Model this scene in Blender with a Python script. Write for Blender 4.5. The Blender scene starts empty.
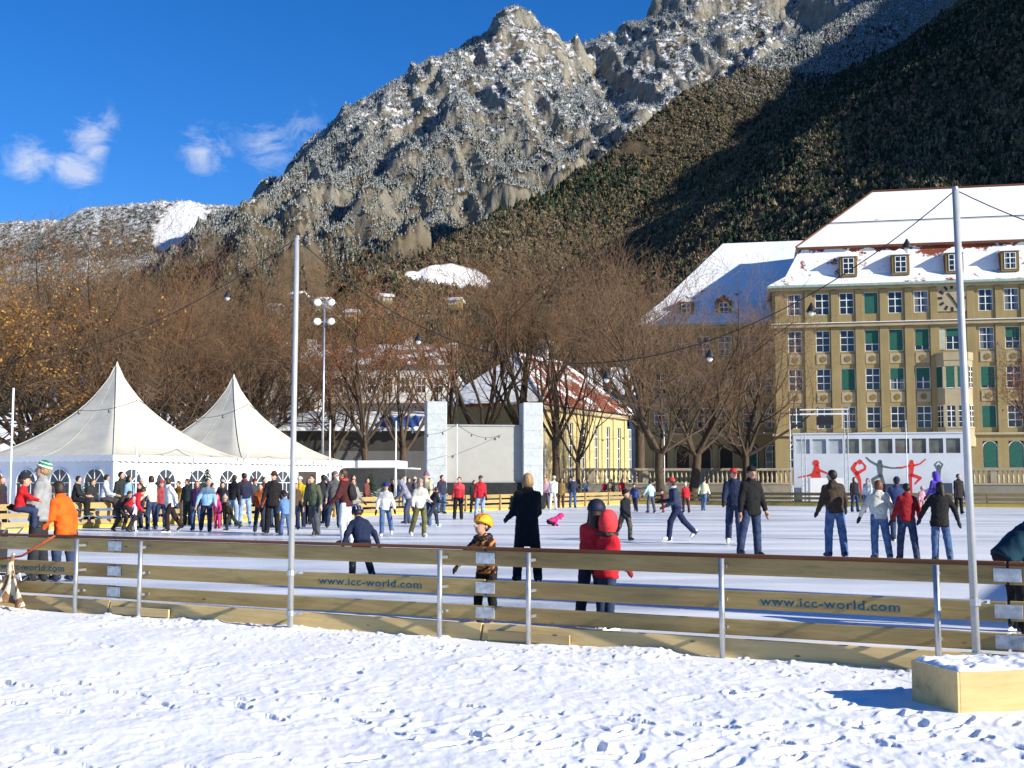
import bpy, bmesh, math, random
import numpy as np
from mathutils import Vector, Matrix, Euler

# ------------------------------------------------------------------ basics
SC = bpy.context.scene
COL = SC.collection
F_PX, CX, CY = 1195.0, 512.0, 384.0
PITCH = math.atan(98.0 / F_PX)
CAM_Z = 1.55
SUN_EL = math.radians(23.5)
SUN_AZ = math.radians(121.5)            # clockwise from +Y
SUN = np.array([math.sin(SUN_AZ) * math.cos(SUN_EL), math.cos(SUN_AZ) * math.cos(SUN_EL), math.sin(SUN_EL)])
R = math.radians
rnd = random.Random(7)
rng = np.random.default_rng(11)

def ray(px, py):
    dx, dy = (px - CX) / F_PX, (CY - py) / F_PX
    c, s = math.cos(PITCH), math.sin(PITCH)
    return np.array([dx, c - dy * s, s + dy * c])
def at(px, py, Y):
    d = ray(px, py); k = Y / d[1]
    return Vector((d[0] * k, Y, CAM_Z + d[2] * k))
def gnd(px, py, z=0.0):
    d = ray(px, py); k = (z - CAM_Z) / d[2]
    return Vector((d[0] * k, d[1] * k, z))
def zat(py, Y, px=512):
    return at(px, py, Y).z

cam_d = bpy.data.cameras.new('camera')
cam = bpy.data.objects.new('camera', cam_d); COL.objects.link(cam)
cam.location = (0, 0, CAM_Z); cam.rotation_euler = (math.pi / 2 + PITCH, 0, 0)
cam_d.sensor_width = 36; cam_d.lens = 36 * F_PX / 1024
cam_d.clip_start = 0.1; cam_d.clip_end = 30000
SC.camera = cam

# ------------------------------------------------------------------ numpy noise
def _hash(ix, iy, iz, seed):
    h = (ix.astype(np.int64) * 374761393 + iy.astype(np.int64) * 668265263 + iz.astype(np.int64) * 2147483647 + seed * 1274126177) & 0xffffffff
    h = ((h ^ (h >> 13)) * 1274126177) & 0xffffffff
    h = ((h ^ (h >> 16)) * 668265263) & 0xffffffff
    return ((h ^ (h >> 15)) & 0xffffff) / float(0xffffff)
def vnoise2(x, y, seed=0):
    ix, iy = np.floor(x), np.floor(y); fx, fy = x - ix, y - iy
    ux, uy = fx * fx * fx * (fx * (fx * 6 - 15) + 10), fy * fy * fy * (fy * (fy * 6 - 15) + 10)
    z = np.zeros_like(ix)
    a, b = _hash(ix, iy, z, seed), _hash(ix + 1, iy, z, seed)
    c, d = _hash(ix, iy + 1, z, seed), _hash(ix + 1, iy + 1, z, seed)
    return (a * (1 - ux) + b * ux) * (1 - uy) + (c * (1 - ux) + d * ux) * uy * 1.0
def fbm(x, y, oct=5, seed=0, gain=.5):
    s = np.zeros_like(x, dtype=float); a = 1.0; t = 0
    for o in range(oct):
        s += a * (vnoise2(x * 2 ** o + 17.3 * o, y * 2 ** o - 9.1 * o, seed + o) * 2 - 1); t += a; a *= gain
    return s / t
def ridged(x, y, oct=5, seed=0, gain=.5):
    s = np.zeros_like(x, dtype=float); a = 1.0; t = 0
    for o in range(oct):
        s += a * (1 - 2 * np.abs(vnoise2(x * 2 ** o + 11.7 * o, y * 2 ** o + 5.3 * o, seed + o) * 2 - 1)); t += a; a *= gain
    return s / t

# ------------------------------------------------------------------ tags
def tag(o, label=None, cat=None, group=None, kind=None):
    if label: o['label'] = label
    if cat: o['category'] = cat
    if group: o['group'] = group
    if kind: o['kind'] = kind
    return o
def thing(name, label, cat, loc=(0, 0, 0), rz=0.0, group=None):
    o = bpy.data.objects.new(name, None); COL.objects.link(o)
    o.location = loc; o.rotation_euler = (0, 0, rz); o.empty_display_size = .2
    return tag(o, label, cat, group)
def link(name, me, parent=None, loc=None, rot=None):
    o = bpy.data.objects.new(name, me); COL.objects.link(o)
    if parent is not None: o.parent = parent
    if loc is not None: o.location = loc
    if rot is not None: o.rotation_euler = rot
    return o
def copy_tree(o, parent=None):
    c = o.copy(); COL.objects.link(c)
    if parent is not None:
        c.parent = parent; c.matrix_parent_inverse = o.matrix_parent_inverse.copy()
    for ch in list(o.children): copy_tree(ch, c)
    return c

# ------------------------------------------------------------------ mesh builder
class MB:
    def __init__(s): s.v = []; s.f = []; s.m = []
    def add(s, vs, fs, mi=0):
        n = len(s.v); s.v.extend([tuple(v) for v in vs])
        for f in fs: s.f.append(tuple(i + n for i in f)); s.m.append(mi)
        return s
    def box(s, x0, x1, y0, y1, z0, z1, mi=0, M=None):
        vs = [(x0, y0, z0), (x1, y0, z0), (x1, y1, z0), (x0, y1, z0), (x0, y0, z1), (x1, y0, z1), (x1, y1, z1), (x0, y1, z1)]
        if M is not None: vs = [tuple(M @ Vector(v)) for v in vs]
        return s.add(vs, [(0, 3, 2, 1), (4, 5, 6, 7), (0, 1, 5, 4), (1, 2, 6, 5), (2, 3, 7, 6), (3, 0, 4, 7)], mi)
    def cbox(s, c, d, mi=0, M=None):
        return s.box(c[0] - d[0] / 2, c[0] + d[0] / 2, c[1] - d[1] / 2, c[1] + d[1] / 2, c[2] - d[2] / 2, c[2] + d[2] / 2, mi, M)
    def tube(s, pts, rad, n=8, mi=0, cap=True):
        pts = [Vector(p) for p in pts]
        if not isinstance(rad, (list, tuple)): rad = [rad] * len(pts)
        rings = []; base = len(s.v); prev = None
        for i, p in enumerate(pts):
            d = (pts[min(i + 1, len(pts) - 1)] - pts[max(i - 1, 0)])
            d = d.normalized() if d.length > 1e-9 else Vector((0, 0, 1))
            if prev is None:
                u = d.orthogonal().normalized()
            else:
                u = (prev - d * prev.dot(d)); u = u.normalized() if u.length > 1e-6 else d.orthogonal().normalized()
            prev = u; w = d.cross(u)
            for k in range(n):
                a = 2 * math.pi * k / n
                s.v.append(tuple(p + (u * math.cos(a) + w * math.sin(a)) * rad[i]))
        for i in range(len(pts) - 1):
            for k in range(n):
                a, b = base + i * n + k, base + i * n + (k + 1) % n
                s.f.append((a, b, b + n, a + n)); s.m.append(mi)
        if cap:
            s.f.append(tuple(base + k for k in reversed(range(n)))); s.m.append(mi)
            e = base + (len(pts) - 1) * n
            s.f.append(tuple(e + k for k in range(n))); s.m.append(mi)
        return s
    def lathe(s, prof, n=16, c=(0, 0, 0), mi=0):
        base = len(s.v)
        for r, z in prof:
            for k in range(n):
                a = 2 * math.pi * k / n
                s.v.append((c[0] + r * math.cos(a), c[1] + r * math.sin(a), c[2] + z))
        for i in range(len(prof) - 1):
            for k in range(n):
                a, b = base + i * n + k, base + i * n + (k + 1) % n
                s.f.append((a, b, b + n, a + n)); s.m.append(mi)
        s.f.append(tuple(base + k for k in reversed(range(n)))); s.m.append(mi)
        e = base + (len(prof) - 1) * n
        s.f.append(tuple(e + k for k in range(n))); s.m.append(mi)
        return s
    def prism(s, poly, y0, y1, mi=0, M=None):       # polygon in xz, extruded along y
        n = len(poly)
        vs = [(x, y0, z) for x, z in poly] + [(x, y1, z) for x, z in poly]
        if M is not None: vs = [tuple(M @ Vector(v)) for v in vs]
        fs = [tuple(range(n)), tuple(reversed(range(n, 2 * n)))] + [(i, i + n, (i + 1) % n + n, (i + 1) % n) for i in range(n)]
        return s.add(vs, fs, mi)
    def mesh(s, name, mats, smooth=False):
        me = bpy.data.meshes.new(name); me.from_pydata(s.v, [], s.f)
        for m in (mats if isinstance(mats, (list, tuple)) else [mats]): me.materials.append(m)
        if any(s.m): me.polygons.foreach_set('material_index', s.m)
        bm = bmesh.new(); bm.from_mesh(me); bmesh.ops.recalc_face_normals(bm, faces=bm.faces[:]); bm.to_mesh(me); bm.free()
        if smooth: me.polygons.foreach_set('use_smooth', [True] * len(me.polygons))
        me.update(); return me
    def build(s, name, mats, parent=None, loc=None, rot=None, smooth=False, bevel=0):
        o = link(name, s.mesh(name, mats, smooth), parent, loc, rot)
        if bevel:
            b = o.modifiers.new('bevel', 'BEVEL'); b.width = bevel; b.segments = 2; b.limit_method = 'ANGLE'
        return o

def np_mesh(name, V, Fc, mats, smooth=True, mi=None):
    """V (n,3) array, Fc (m,k) int array with k = 3 or 4"""
    me = bpy.data.meshes.new(name); k = Fc.shape[1]
    me.vertices.add(len(V)); me.vertices.foreach_set('co', np.ascontiguousarray(V, dtype=np.float32).ravel())
    me.loops.add(Fc.size); me.loops.foreach_set('vertex_index', np.ascontiguousarray(Fc, dtype=np.int32).ravel())
    me.polygons.add(len(Fc)); me.polygons.foreach_set('loop_start', np.arange(0, Fc.size, k, dtype=np.int32))
    try: me.polygons.foreach_set('loop_total', np.full(len(Fc), k, dtype=np.int32))
    except Exception: pass
    for m in (mats if isinstance(mats, (list, tuple)) else [mats]): me.materials.append(m)
    if mi is not None: me.polygons.foreach_set('material_index', np.ascontiguousarray(mi, dtype=np.int32))
    me.polygons.foreach_set('use_smooth', np.full(len(Fc), smooth, dtype=bool))
    me.update(calc_edges=True); return me

# ------------------------------------------------------------------ materials
_mats = {}
class NT:
    """tiny node helper"""
    def __init__(s, m): s.t = m.node_tree; s.n = s.t.nodes; s.l = s.t.links
    def new(s, typ, **kw):
        n = s.n.new(typ)
        for k, v in kw.items(): setattr(n, k, v)
        return n
    def link(s, a, b): s.l.new(a, b)
    def coord(s, kind='Object', scale=(1, 1, 1), rot=(0, 0, 0)):
        c = s.new('ShaderNodeTexCoord'); m = s.new('ShaderNodeMapping')
        m.inputs['Scale'].default_value = scale; m.inputs['Rotation'].default_value = rot
        if kind == 'Position':
            g = s.new('ShaderNodeNewGeometry'); s.link(g.outputs['Position'], m.inputs['Vector'])
        else: s.link(c.outputs[kind], m.inputs['Vector'])
        return m.outputs['Vector']
    def noise(s, vec, scale=5, detail=4, rough=.55, dist=0):
        n = s.new('ShaderNodeTexNoise'); n.inputs['Scale'].default_value = scale; n.inputs['Detail'].default_value = detail
        n.inputs['Roughness'].default_value = rough; n.inputs['Distortion'].default_value = dist
        if vec is not None: s.link(vec, n.inputs['Vector'])
        return n.outputs['Fac']
    def ramp(s, fac, stops):
        r = s.new('ShaderNodeValToRGB'); e = r.color_ramp.elements
        while len(e) < len(stops): e.new(.5)
        for el, (p, c) in zip(e, stops):
            el.position = p; el.color = (c, c, c, 1) if isinstance(c, (int, float)) else (*c[:3], 1)
        s.link(fac, r.inputs['Fac']); return r.outputs['Color']
    def mix(s, fac, a, b, mode='MIX'):
        m = s.new('ShaderNodeMix', data_type='RGBA', blend_type=mode)
        for sock, val in ((m.inputs[0], fac), (m.inputs[6], a), (m.inputs[7], b)):
            if isinstance(val, (int, float)): sock.default_value = val
            elif isinstance(val, (tuple, list)): sock.default_value = (*val[:3], 1)
            else: s.link(val, sock)
        return m.outputs[2]
    def math(s, op, a, b=0.0, clamp=False):
        m = s.new('ShaderNodeMath', operation=op); m.use_clamp = clamp
        for sock, val in ((m.inputs[0], a), (m.inputs[1], b)):
            if isinstance(val, (int, float)): sock.default_value = val
            else: s.link(val, sock)
        return m.outputs[0]
    def bump(s, h, strength=.3, dist=.02, normal=None):
        b = s.new('ShaderNodeBump'); b.inputs['Strength'].default_value = strength; b.inputs['Distance'].default_value = dist
        s.link(h, b.inputs['Height'])
        if normal is not None: s.link(normal, b.inputs['Normal'])
        return b.outputs['Normal']
def newmat(name, rough=.8, metal=0.0, spec=.3):
    m = bpy.data.materials.new(name); m.use_nodes = True
    b = m.node_tree.nodes['Principled BSDF']
    b.inputs['Roughness'].default_value = rough; b.inputs['Metallic'].default_value = metal
    b.inputs['Specular IOR Level'].default_value = spec
    return m, NT(m), b
def mat(name, color, rough=.8, var=.15, scale=4.0, bump=.0, bscale=None, metal=0.0, spec=.3, kind='Object', detail=4, bdist=.01):
    """plain coloured material with noise variation and bump"""
    key = (name, tuple(color), rough, var, scale, bump, metal)
    if key in _mats: return _mats[key]
    m, t, b = newmat(name, rough, metal, spec)
    vec = t.coord(kind)
    f = t.noise(vec, scale, detail)
    lo = tuple(c * (1 - var) for c in color); hi = tuple(min(1, c * (1 + var)) for c in color)
    t.link(t.ramp(f, [(.3, lo), (.7, hi)]), b.inputs['Base Color'])
    if bump:
        f2 = t.noise(vec, bscale or scale * 3, 5)
        t.link(t.bump(f2, bump, bdist), b.inputs['Normal'])
    _mats[key] = m; return m
# ------------------------------------------------------------------ sky, sun, exposure
def build_world():
    w = bpy.data.worlds.new('World'); SC.world = w; w.use_nodes = True
    t = NT(w); n = w.node_tree.nodes; bg = n['Background']; bg.inputs['Strength'].default_value = 0.073
    sky = t.new('ShaderNodeTexSky', sky_type='NISHITA'); sky.sun_disc = False
    sky.sun_elevation = SUN_EL; sky.sun_rotation = SUN_AZ
    sky.altitude = 600; sky.air_density = 1.0; sky.dust_density = 0.05; sky.ozone_density = 3.5
    hs = t.new('ShaderNodeHueSaturation'); hs.inputs['Saturation'].default_value = 1.20; hs.inputs['Value'].default_value = 1.0
    hs.inputs['Hue'].default_value = .503
    t.link(t.mix(1.0, sky.outputs[0], (.90, 1.03, 1.30), 'MULTIPLY'), hs.inputs['Color'])
    # two small fair-weather clouds low over the left hills
    tc = t.new('ShaderNodeTexCoord'); d = tc.outputs['Generated']
    nz = t.noise(t_map(t, d, (1, 1, 1.6)), 30, 12, .68, .6)
    wob = t.noise(t_map(t, d, (1, 1, 1)), 13, 3)
    masks = []
    for (px, py, r, k) in [(88, 140, .020, 1.0), (76, 168, .017, 1.0), (32, 160, .020, .8), (205, 152, .021, .8), (268, 144, .022, .66), (300, 128, .022, .45), (105, 122, .014, .5)]:
        v = Vector(ray(px, py)).normalized()
        vd = t.new('ShaderNodeVectorMath', operation='DISTANCE'); vd.inputs[1].default_value = v
        t.link(d, vd.inputs[0])
        mr = t.new('ShaderNodeMapRange', interpolation_type='SMOOTHSTEP'); mr.inputs['From Min'].default_value = 0
        mr.inputs['From Max'].default_value = r * 1.7; mr.inputs['To Min'].default_value = k; mr.inputs['To Max'].default_value = 0
        t.link(vd.outputs['Value'], mr.inputs['Value']); masks.append(mr.outputs[0])
    s = masks[0]
    for m_ in masks[1:]: s = t.math('MAXIMUM', s, m_)
    dens = t.math('ADD', s, t.math('MULTIPLY', t.math('SUBTRACT', nz, .54), 3.2))
    dens = t.math('MULTIPLY', t.math('SUBTRACT', dens, .16), 1.15, clamp=True)
    dens = t.math('MULTIPLY', dens, t.math('MULTIPLY', s, 1.4, clamp=True), clamp=True)
    col = t.mix(t.math('MULTIPLY', dens, .66), hs.outputs['Color'], (6.6, 7.0, 7.9))
    t.link(col, bg.inputs['Color'])
def t_map(t, vec, scale):
    m = t.new('ShaderNodeMapping'); m.inputs['Scale'].default_value = scale
    t.link(vec, m.inputs['Vector']); return m.outputs['Vector']
build_world()
sun_d = bpy.data.lights.new('sun', 'SUN'); sun_o = bpy.data.objects.new('sun', sun_d); COL.objects.link(sun_o)
sun_d.energy = 5.0; sun_d.angle = R(.53); sun_d.color = (1.0, .93, .80)
sun_o.rotation_euler = Vector(-SUN).to_track_quat('-Z', 'Y').to_euler(); sun_o.location = (60, -30, 40)
SC.view_settings.view_transform = 'Standard'; SC.view_settings.look = 'None'
SC.view_settings.exposure = 0.74; SC.view_settings.gamma = 1
SC.render.engine = 'CYCLES'
SC.cycles.use_denoising = True
try: SC.cycles.denoiser = 'OPENIMAGEDENOISE'
except Exception: pass
SC.cycles.max_bounces = 6; SC.cycles.diffuse_bounces = 3; SC.cycles.glossy_bounces = 3
SC.cycles.transparent_max_bounces = 12
# ------------------------------------------------------------------ terrain
def crest(pts, step=70, jit=0, seed=0):
    P = [at(*p) for p in pts]; out = []
    for a, b in zip(P[:-1], P[1:]):
        n = max(1, int((b - a).length / step))
        for i in range(n): out.append(a.lerp(b, i / n))
    out.append(P[-1])
    A = np.array(out)
    if jit:
        q = np.random.default_rng(seed); A[:, 2] += q.uniform(-jit, jit, len(A))
    return A
CREST_C = crest([(120, 300, 3000), (170, 272, 3050), (195, 250, 3100), (215, 226, 3150), (240, 199, 3250), (270, 187, 3350), (300, 160, 3500), (330, 135, 3600), (350, 118, 3650), (376, 100, 3750), (398, 80, 3850),
                 (420, 68, 3900), (452, 58, 4000), (474, 58, 4020), (482, 44, 4050), (498, 24, 4100), (515, 15, 4150), (530, 20, 4180), (548, 40, 4200), (562, 49, 4220), (585, 40, 4260), (602, 31, 4300),
                 (622, 29, 4330), (640, 14, 4360), (655, 1, 4400), (690, -22, 4450), (740, -40, 4550), (850, -70, 4700), (1000, -110, 4900)], 36, 7, 3)
SPURS_C = [crest([(515, 15, 4150), (455, 115, 3700), (380, 190, 3150), (300, 255, 2700), (240, 300, 2450)], 70, 8, 4),
           crest([(602, 31, 4300), (560, 105, 3850), (490, 180, 3300), (400, 240, 2800), (350, 275, 2550)], 70, 8, 5),
           crest([(690, -20, 4450), (700, 55, 4000), (650, 125, 3500), (560, 190, 3000), (500, 222, 2750)], 70, 8, 6),
           crest([(398, 80, 3850), (345, 165, 3350), (265, 240, 2850), (220, 285, 2600)], 70, 8, 7),
           crest([(850, -70, 4700), (800, 5, 4200), (760, 55, 3800)], 70, 8, 8)]
CREST_B = crest([(380, 278, 1650), (400, 266, 1700), (432, 250, 1760), (500, 217, 1880), (560, 190, 1980), (610, 152, 2100), (655, 122, 2200), (700, 97, 2300), (770, 62, 2450), (860, 10, 2700), (960, -15, 2950), (1120, -25, 3200)], 34, 4, 9)
CREST_D = crest([(-420, 225, 5200), (-200, 232, 5000), (-60, 228, 4900), (20, 222, 4750), (62, 221, 4700), (85, 206, 4600), (120, 203, 4550), (160, 202, 4500), (190, 199, 4500), (215, 203, 4500), (240, 206, 4500), (330, 212, 4600)], 16, 3, 10)
# M: wooded slope at right; N: unseen ridge added to shade it
CREST_M = None; CREST_N = None

def env(x, y, P, k1, D1, k2, k3=None, D2=1e9):
    h = np.full(x.shape, -1e4)
    for p in P:
        d = np.hypot(x - p[0], y - p[1])
        drop = np.where(d < D1, k1 * d, k1 * D1 + k2 * (d - D1))
        np.maximum(h, p[2] - drop, out=h)
    return h
def base_h(x, y):
    r = np.hypot(x, y)
    t = np.clip((y - 230) / 1400, 0, 1)
    ramp = 225 * t ** 1.15
    # gentle snow-covered meadow terrace
    return -0.16 + ramp * (1 + .10 * fbm(x / 260, y / 260, 3, 70))
def terrain_h(x, y, full=True):
    wx = x + 90 * fbm(x / 420, y / 420, 3, 20); wy = y + 90 * fbm(x / 420, y / 420, 3, 30)
    C = env(wx * .35 + x * .65, wy * .35 + y * .65, CREST_C, 1.02, 420, .92)
    for S in SPURS_C: C = np.maximum(C, env(wx * .5 + x * .5, wy * .5 + y * .5, S, .98, 260, .88))
    D = env(x, y, CREST_D, .95, 300, .5)
    B = env(wx * .4 + x * .6, wy * .4 + y * .6, CREST_B, .84, 900, .84)
    rc = ridged(x / 380 + y / 900, y / 520 - x / 1100, 6, 40, .55)
    nC = 100 * rc + 44 * ridged(x / 120 + y / 420, y / 420 - x / 600, 4, 47) + 22 * fbm(x / 60, y / 60, 4, 44)
    nB = 20 * ridged(x / 260, y / 300, 5, 50) + 7 * fbm(x / 45, y / 45, 3, 52)
    C = C + nC * np.clip(C / 500, 0, 1) * np.clip(1.2 - env_near(x, y), .25, 1)
    q = (C + 70 * fbm(x / 300, y / 300, 3, 48)) / 170; fq = q - np.floor(q)     # cliff bands
    C = C + (np.clip((fq - .3) / .4, 0, 1) - fq) * 170 * np.clip(.10 + .9 * fbm(x / 420, y / 420, 3, 49), 0, .8) * np.clip((C - 350) / 300, 0, 1)
    D = D + .12 * nC * np.clip(D / 300, 0, 1)
    B = B + nB * np.clip(B / 120, 0, 1)
    H = np.maximum(np.maximum(C, D), B)
    if CREST_M is not None:
        M = env(wx * .25 + x * .75, wy * .25 + y * .75, CREST_M, .80, 900, .62)
        if CREST_N is not None: H = np.maximum(H, env(x, y, CREST_N, .95, 900, .8))
        H = np.maximum(H, M + nB * .8 * np.clip(M / 120, 0, 1))
    b = base_h(x, y)
    d = H - b
    return np.where(d > 25, H, np.where(d < -25, b, b + (d + 25) ** 2 / 100))
def env_near(x, y):          # damps the noise on the crest so that the skyline keeps its outline
    m = np.full(x.shape, 1e9)
    for p in CREST_C[::2]: np.minimum(m, np.hypot(x - p[0], y - p[1]), out=m)
    return np.clip(1 - m / 160, 0, 1)

def polar_axes():
    az = np.concatenate([np.linspace(-62, -27, 70, endpoint=False), np.linspace(-27, 27, 900, endpoint=False), np.linspace(27, 82, 110, endpoint=False), np.linspace(82, 132, 60)])
    r = np.concatenate([np.linspace(0.5, 140, 24, endpoint=False), np.exp(np.linspace(math.log(140), math.log(1200), 150, endpoint=False)), np.exp(np.linspace(math.log(1200), math.log(6800), 460))])
    return np.radians(az), r
def march(px, py, y0=700, y1=6000):
    d = ray(px, py); ys = np.linspace(y0, y1, 900); k = ys / d[1]
    h = terrain_h(d[0] * k, ys); z = CAM_Z + d[2] * k
    i = np.argmax(h > z); return np.array([d[0] * k[i], ys[i], z[i]])
# where the photograph's shadow edge lies on the middle slope, followed back towards the sun
EDGE = [(560, 268, 500), (600, 243, 560), (645, 207, 640), (700, 160, 740), (750, 112, 840), (790, 68, 950), (820, 20, 1050)]
def _dens(pts, step=60):
    out = []
    for a, b in zip(pts[:-1], pts[1:]):
        n = max(1, int(np.linalg.norm(b - a) / step))
        out += [a + (b - a) * i / n for i in range(n)]
    return np.array(out + [pts[-1]])
CREST_M = _dens([np.array(p, float) for p in [(479, 1529, 515), (593, 1587, 592), (741, 1660, 705), (935, 1754, 861), (1137, 1865, 1035), (1354, 2026, 1238), (1836, 3252, 1883)]])
CREST_M[:, 2] += np.random.default_rng(5).uniform(-6, 6, len(CREST_M))
_pts = [march(px, py, 400) for px, py, tt in EDGE]
_pts = [p + SUN * ((1500 + 40 * i - p[0]) / SUN[0]) for i, p in enumerate(_pts)]
CREST_N = _dens([_pts[0] + np.array([30, -330, -170])] + _pts + [_pts[-1] + np.array([150, 500, 300])], 50)
CREST_N[:, 2] += np.random.default_rng(6).uniform(-14, 14, len(CREST_N))
print('CREST_N', CREST_N[::8].round())

AZ, RR = polar_axes()
A2, R2 = np.meshgrid(AZ, RR, indexing='ij')
GX, GY = R2 * np.sin(A2), R2 * np.cos(A2)
GZ = terrain_h(GX, GY)

def terrain_material():
    m, t, b = newmat('mountain_ground', .95, 0, .1)
    P = t.coord('Position'); g = t.new('ShaderNodeNewGeometry')
    sep = t.new('ShaderNodeSeparateXYZ'); t.link(g.outputs['Normal'], sep.inputs[0])
    sp = t.new('ShaderNodeSeparateXYZ'); t.link(g.outputs['Position'], sp.inputs[0])
    n1 = t.noise(P, .012, 8, .62); n2 = t.noise(P, .05, 6, .6); n3 = t.noise(P, .0035, 4)
    streak = t.noise(t.coord('Position', (.06, .06, .008)), 1.0, 6, .6)
    rock = t.ramp(streak, [(.25, (.13, .125, .11)), (.45, (.29, .28, .245)), (.62, (.39, .37, .30)), (.8, (.22, .215, .20))])
    rock = t.mix(t.ramp(n1, [(.42, 0), (.62, .5)]), rock, (.34, .28, .18))
    forest = t.ramp(n2, [(.3, (.040, .034, .024)), (.55, (.085, .066, .042)), (.8, (.12, .09, .055))])
    # snow lies on ledges and high ground
    alt = t.new('ShaderNodeMapRange'); alt.inputs['From Min'].default_value = 350; alt.inputs['From Max'].default_value = 1100
    alt.inputs['To Min'].default_value = -.36; alt.inputs['To Max'].default_value = .14; t.link(sp.outputs['Z'], alt.inputs['Value'])
    sn = t.math('ADD', t.math('ADD', n2, alt.outputs[0]), t.math('MULTIPLY', t.math('SUBTRACT', sep.outputs['Z'], .66), .9))
    snow = t.ramp(sn, [(.57, 0), (.72, 1)])
    steep = t.ramp(t.math('ADD', sep.outputs['Z'], t.math('MULTIPLY', t.math('SUBTRACT', n1, .5), .55)), [(.50, 1), (.66, 0)])
    hi = t.new('ShaderNodeMapRange'); hi.inputs['From Min'].default_value = 480; hi.inputs['From Max'].default_value = 860; t.link(sp.outputs['Z'], hi.inputs['Value'])
    steep = t.math('MULTIPLY', steep, hi.outputs[0])
    c = t.mix(steep, forest, rock); c = t.mix(snow, c, (.80, .82, .85))
    # the valley floor and the open meadows are under snow
    low = t.new('ShaderNodeMapRange'); low.inputs['From Min'].default_value = 60; low.inputs['From Max'].default_value = 20; t.link(sp.outputs['Z'], low.inputs['Value'])
    c = t.mix(low.outputs[0], c, (.82, .84, .86))
    for (cx, cy, rx, ry) in MEADOWS:
        q = t.new('ShaderNodeVectorMath', operation='SUBTRACT'); q.inputs[1].default_value = (cx, cy, 0); t.link(g.outputs['Position'], q.inputs[0])
        q2 = t.new('ShaderNodeVectorMath', operation='MULTIPLY'); q2.inputs[1].default_value = (1 / rx, 1 / ry, 0); t.link(q.outputs[0], q2.inputs[0])
        q3 = t.new('ShaderNodeVectorMath', operation='LENGTH'); t.link(q2.outputs[0], q3.inputs[0])
        f = t.ramp(t.math('ADD', q3.outputs['Value'], t.math('MULTIPLY', t.math('SUBTRACT', n1, .5), .45)), [(.86, 1), (.98, 0)])
        c = t.mix(f, c, (.86, .87, .89))
    t.link(c, b.inputs['Base Color'])
    hb = t.math('MULTIPLY', n2, hi.outputs[0])
    rib = t.math('MULTIPLY', t.noise(t.coord('Position', (.045, .045, .006)), 1.0, 7, .7), hi.outputs[0])
    t.link(t.bump(rib, 1.0, 26, t.bump(hb, .9, 12)), b.inputs['Normal'])
    return m
def meadow(px0, px1, py, r):
    d0, = [march(.5 * (px0 + px1), py, 350, 2200)]
    w = (px1 - px0) / F_PX * d0[1] / 2
    return (float(d0[0]), float(d0[1]), float(w), float(r))
MEADOWS = [meadow(400, 492, 278, 24), meadow(300, 345, 304, 22), meadow(255, 285, 310, 22)]
_far_white = march(180, 225, 3000, 6000)
MEADOWS.append((float(_far_white[0]), float(_far_white[1]), 95.0, 150.0))

def build_terrain():
    na, nr = GX.shape
    V = np.stack([GX, GY, GZ], -1).reshape(-1, 3)
    i = np.arange(na * nr).reshape(na, nr)
    Fc = np.stack([i[:-1, :-1], i[:-1, 1:], i[1:, 1:], i[1:, :-1]], -1).reshape(-1, 4)[:, ::-1]
    me = np_mesh('ground_terrain', V, Fc, terrain_material(), True)
    o = link('ground_terrain', me); tag(o, kind='structure')
    # behind and beside the camera: the same snowy ground
    return o
build_terrain()

# ------------------------------------------------------------------ forests on the slopes
def vis_limit():
    el = (GZ - CAM_Z) / R2
    return np.maximum.accumulate(el, axis=1)
VIS = vis_limit()
def grid_lookup(az, r):
    fa = np.interp(az, AZ, np.arange(len(AZ))); fr = np.interp(r, RR, np.arange(len(RR)))
    a0 = np.clip(fa.astype(int), 0, len(AZ) - 2); r0 = np.clip(fr.astype(int), 0, len(RR) - 2)
    ta, tr = fa - a0, fr - r0
    z = (GZ[a0, r0] * (1 - ta) * (1 - tr) + GZ[a0 + 1, r0] * ta * (1 - tr) + GZ[a0, r0 + 1] * (1 - ta) * tr + GZ[a0 + 1, r0 + 1] * ta * tr)
    return z, VIS[a0, r0], a0, r0
def slope_tan(x, y):
    e = 14.0
    gx = (terrain_h(x + e, y) - terrain_h(x - e, y)) / (2 * e); gy = (terrain_h(x, y + e) - terrain_h(x, y - e)) / (2 * e)
    return np.hypot(gx, gy)
def forest_points(n, r0, r1, az0=-26.5, az1=26.5):
    az = np.radians(rng.uniform(az0, az1, n)); r = np.sqrt(rng.uniform(r0 ** 2, r1 ** 2, n))
    z, v, _, _ = grid_lookup(az, r)
    return r * np.sin(az), r * np.cos(az), z, (z + 22 - CAM_Z) / r > v
def tri_trees(proto_v, proto_f, pos, hgt, wid, name, cols, frost, matl, jit=.12):
    n, nv = len(pos), len(proto_v)
    rot = rng.uniform(0, 6.283, n); c, s = np.cos(rot), np.sin(rot)
    pv = proto_v[None] * (1 + rng.uniform(-jit, jit, (n, nv, 1)))
    x = (pv[..., 0] * c[:, None] - pv[..., 1] * s[:, None]) * wid[:, None] + pos[:, 0:1]
    y = (pv[..., 0] * s[:, None] + pv[..., 1] * c[:, None]) * wid[:, None] + pos[:, 1:2]
    z = pv[..., 2] * hgt[:, None] + pos[:, 2:3]
    V = np.stack([x, y, z], -1).reshape(-1, 3)
    Fc = (proto_f[None] + (np.arange(n) * nv)[:, None, None]).reshape(-1, 3)
    me = np_mesh(name, V, Fc, matl, False)
    ca = me.color_attributes.new('tint', 'FLOAT_COLOR', 'POINT')
    buf = np.ones((n, nv, 4), dtype=np.float32); buf[..., :3] = cols[:, None, :]; buf[..., 3] = frost[:, None]
    ca.data.foreach_set('color', buf.ravel())
    return me
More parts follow.
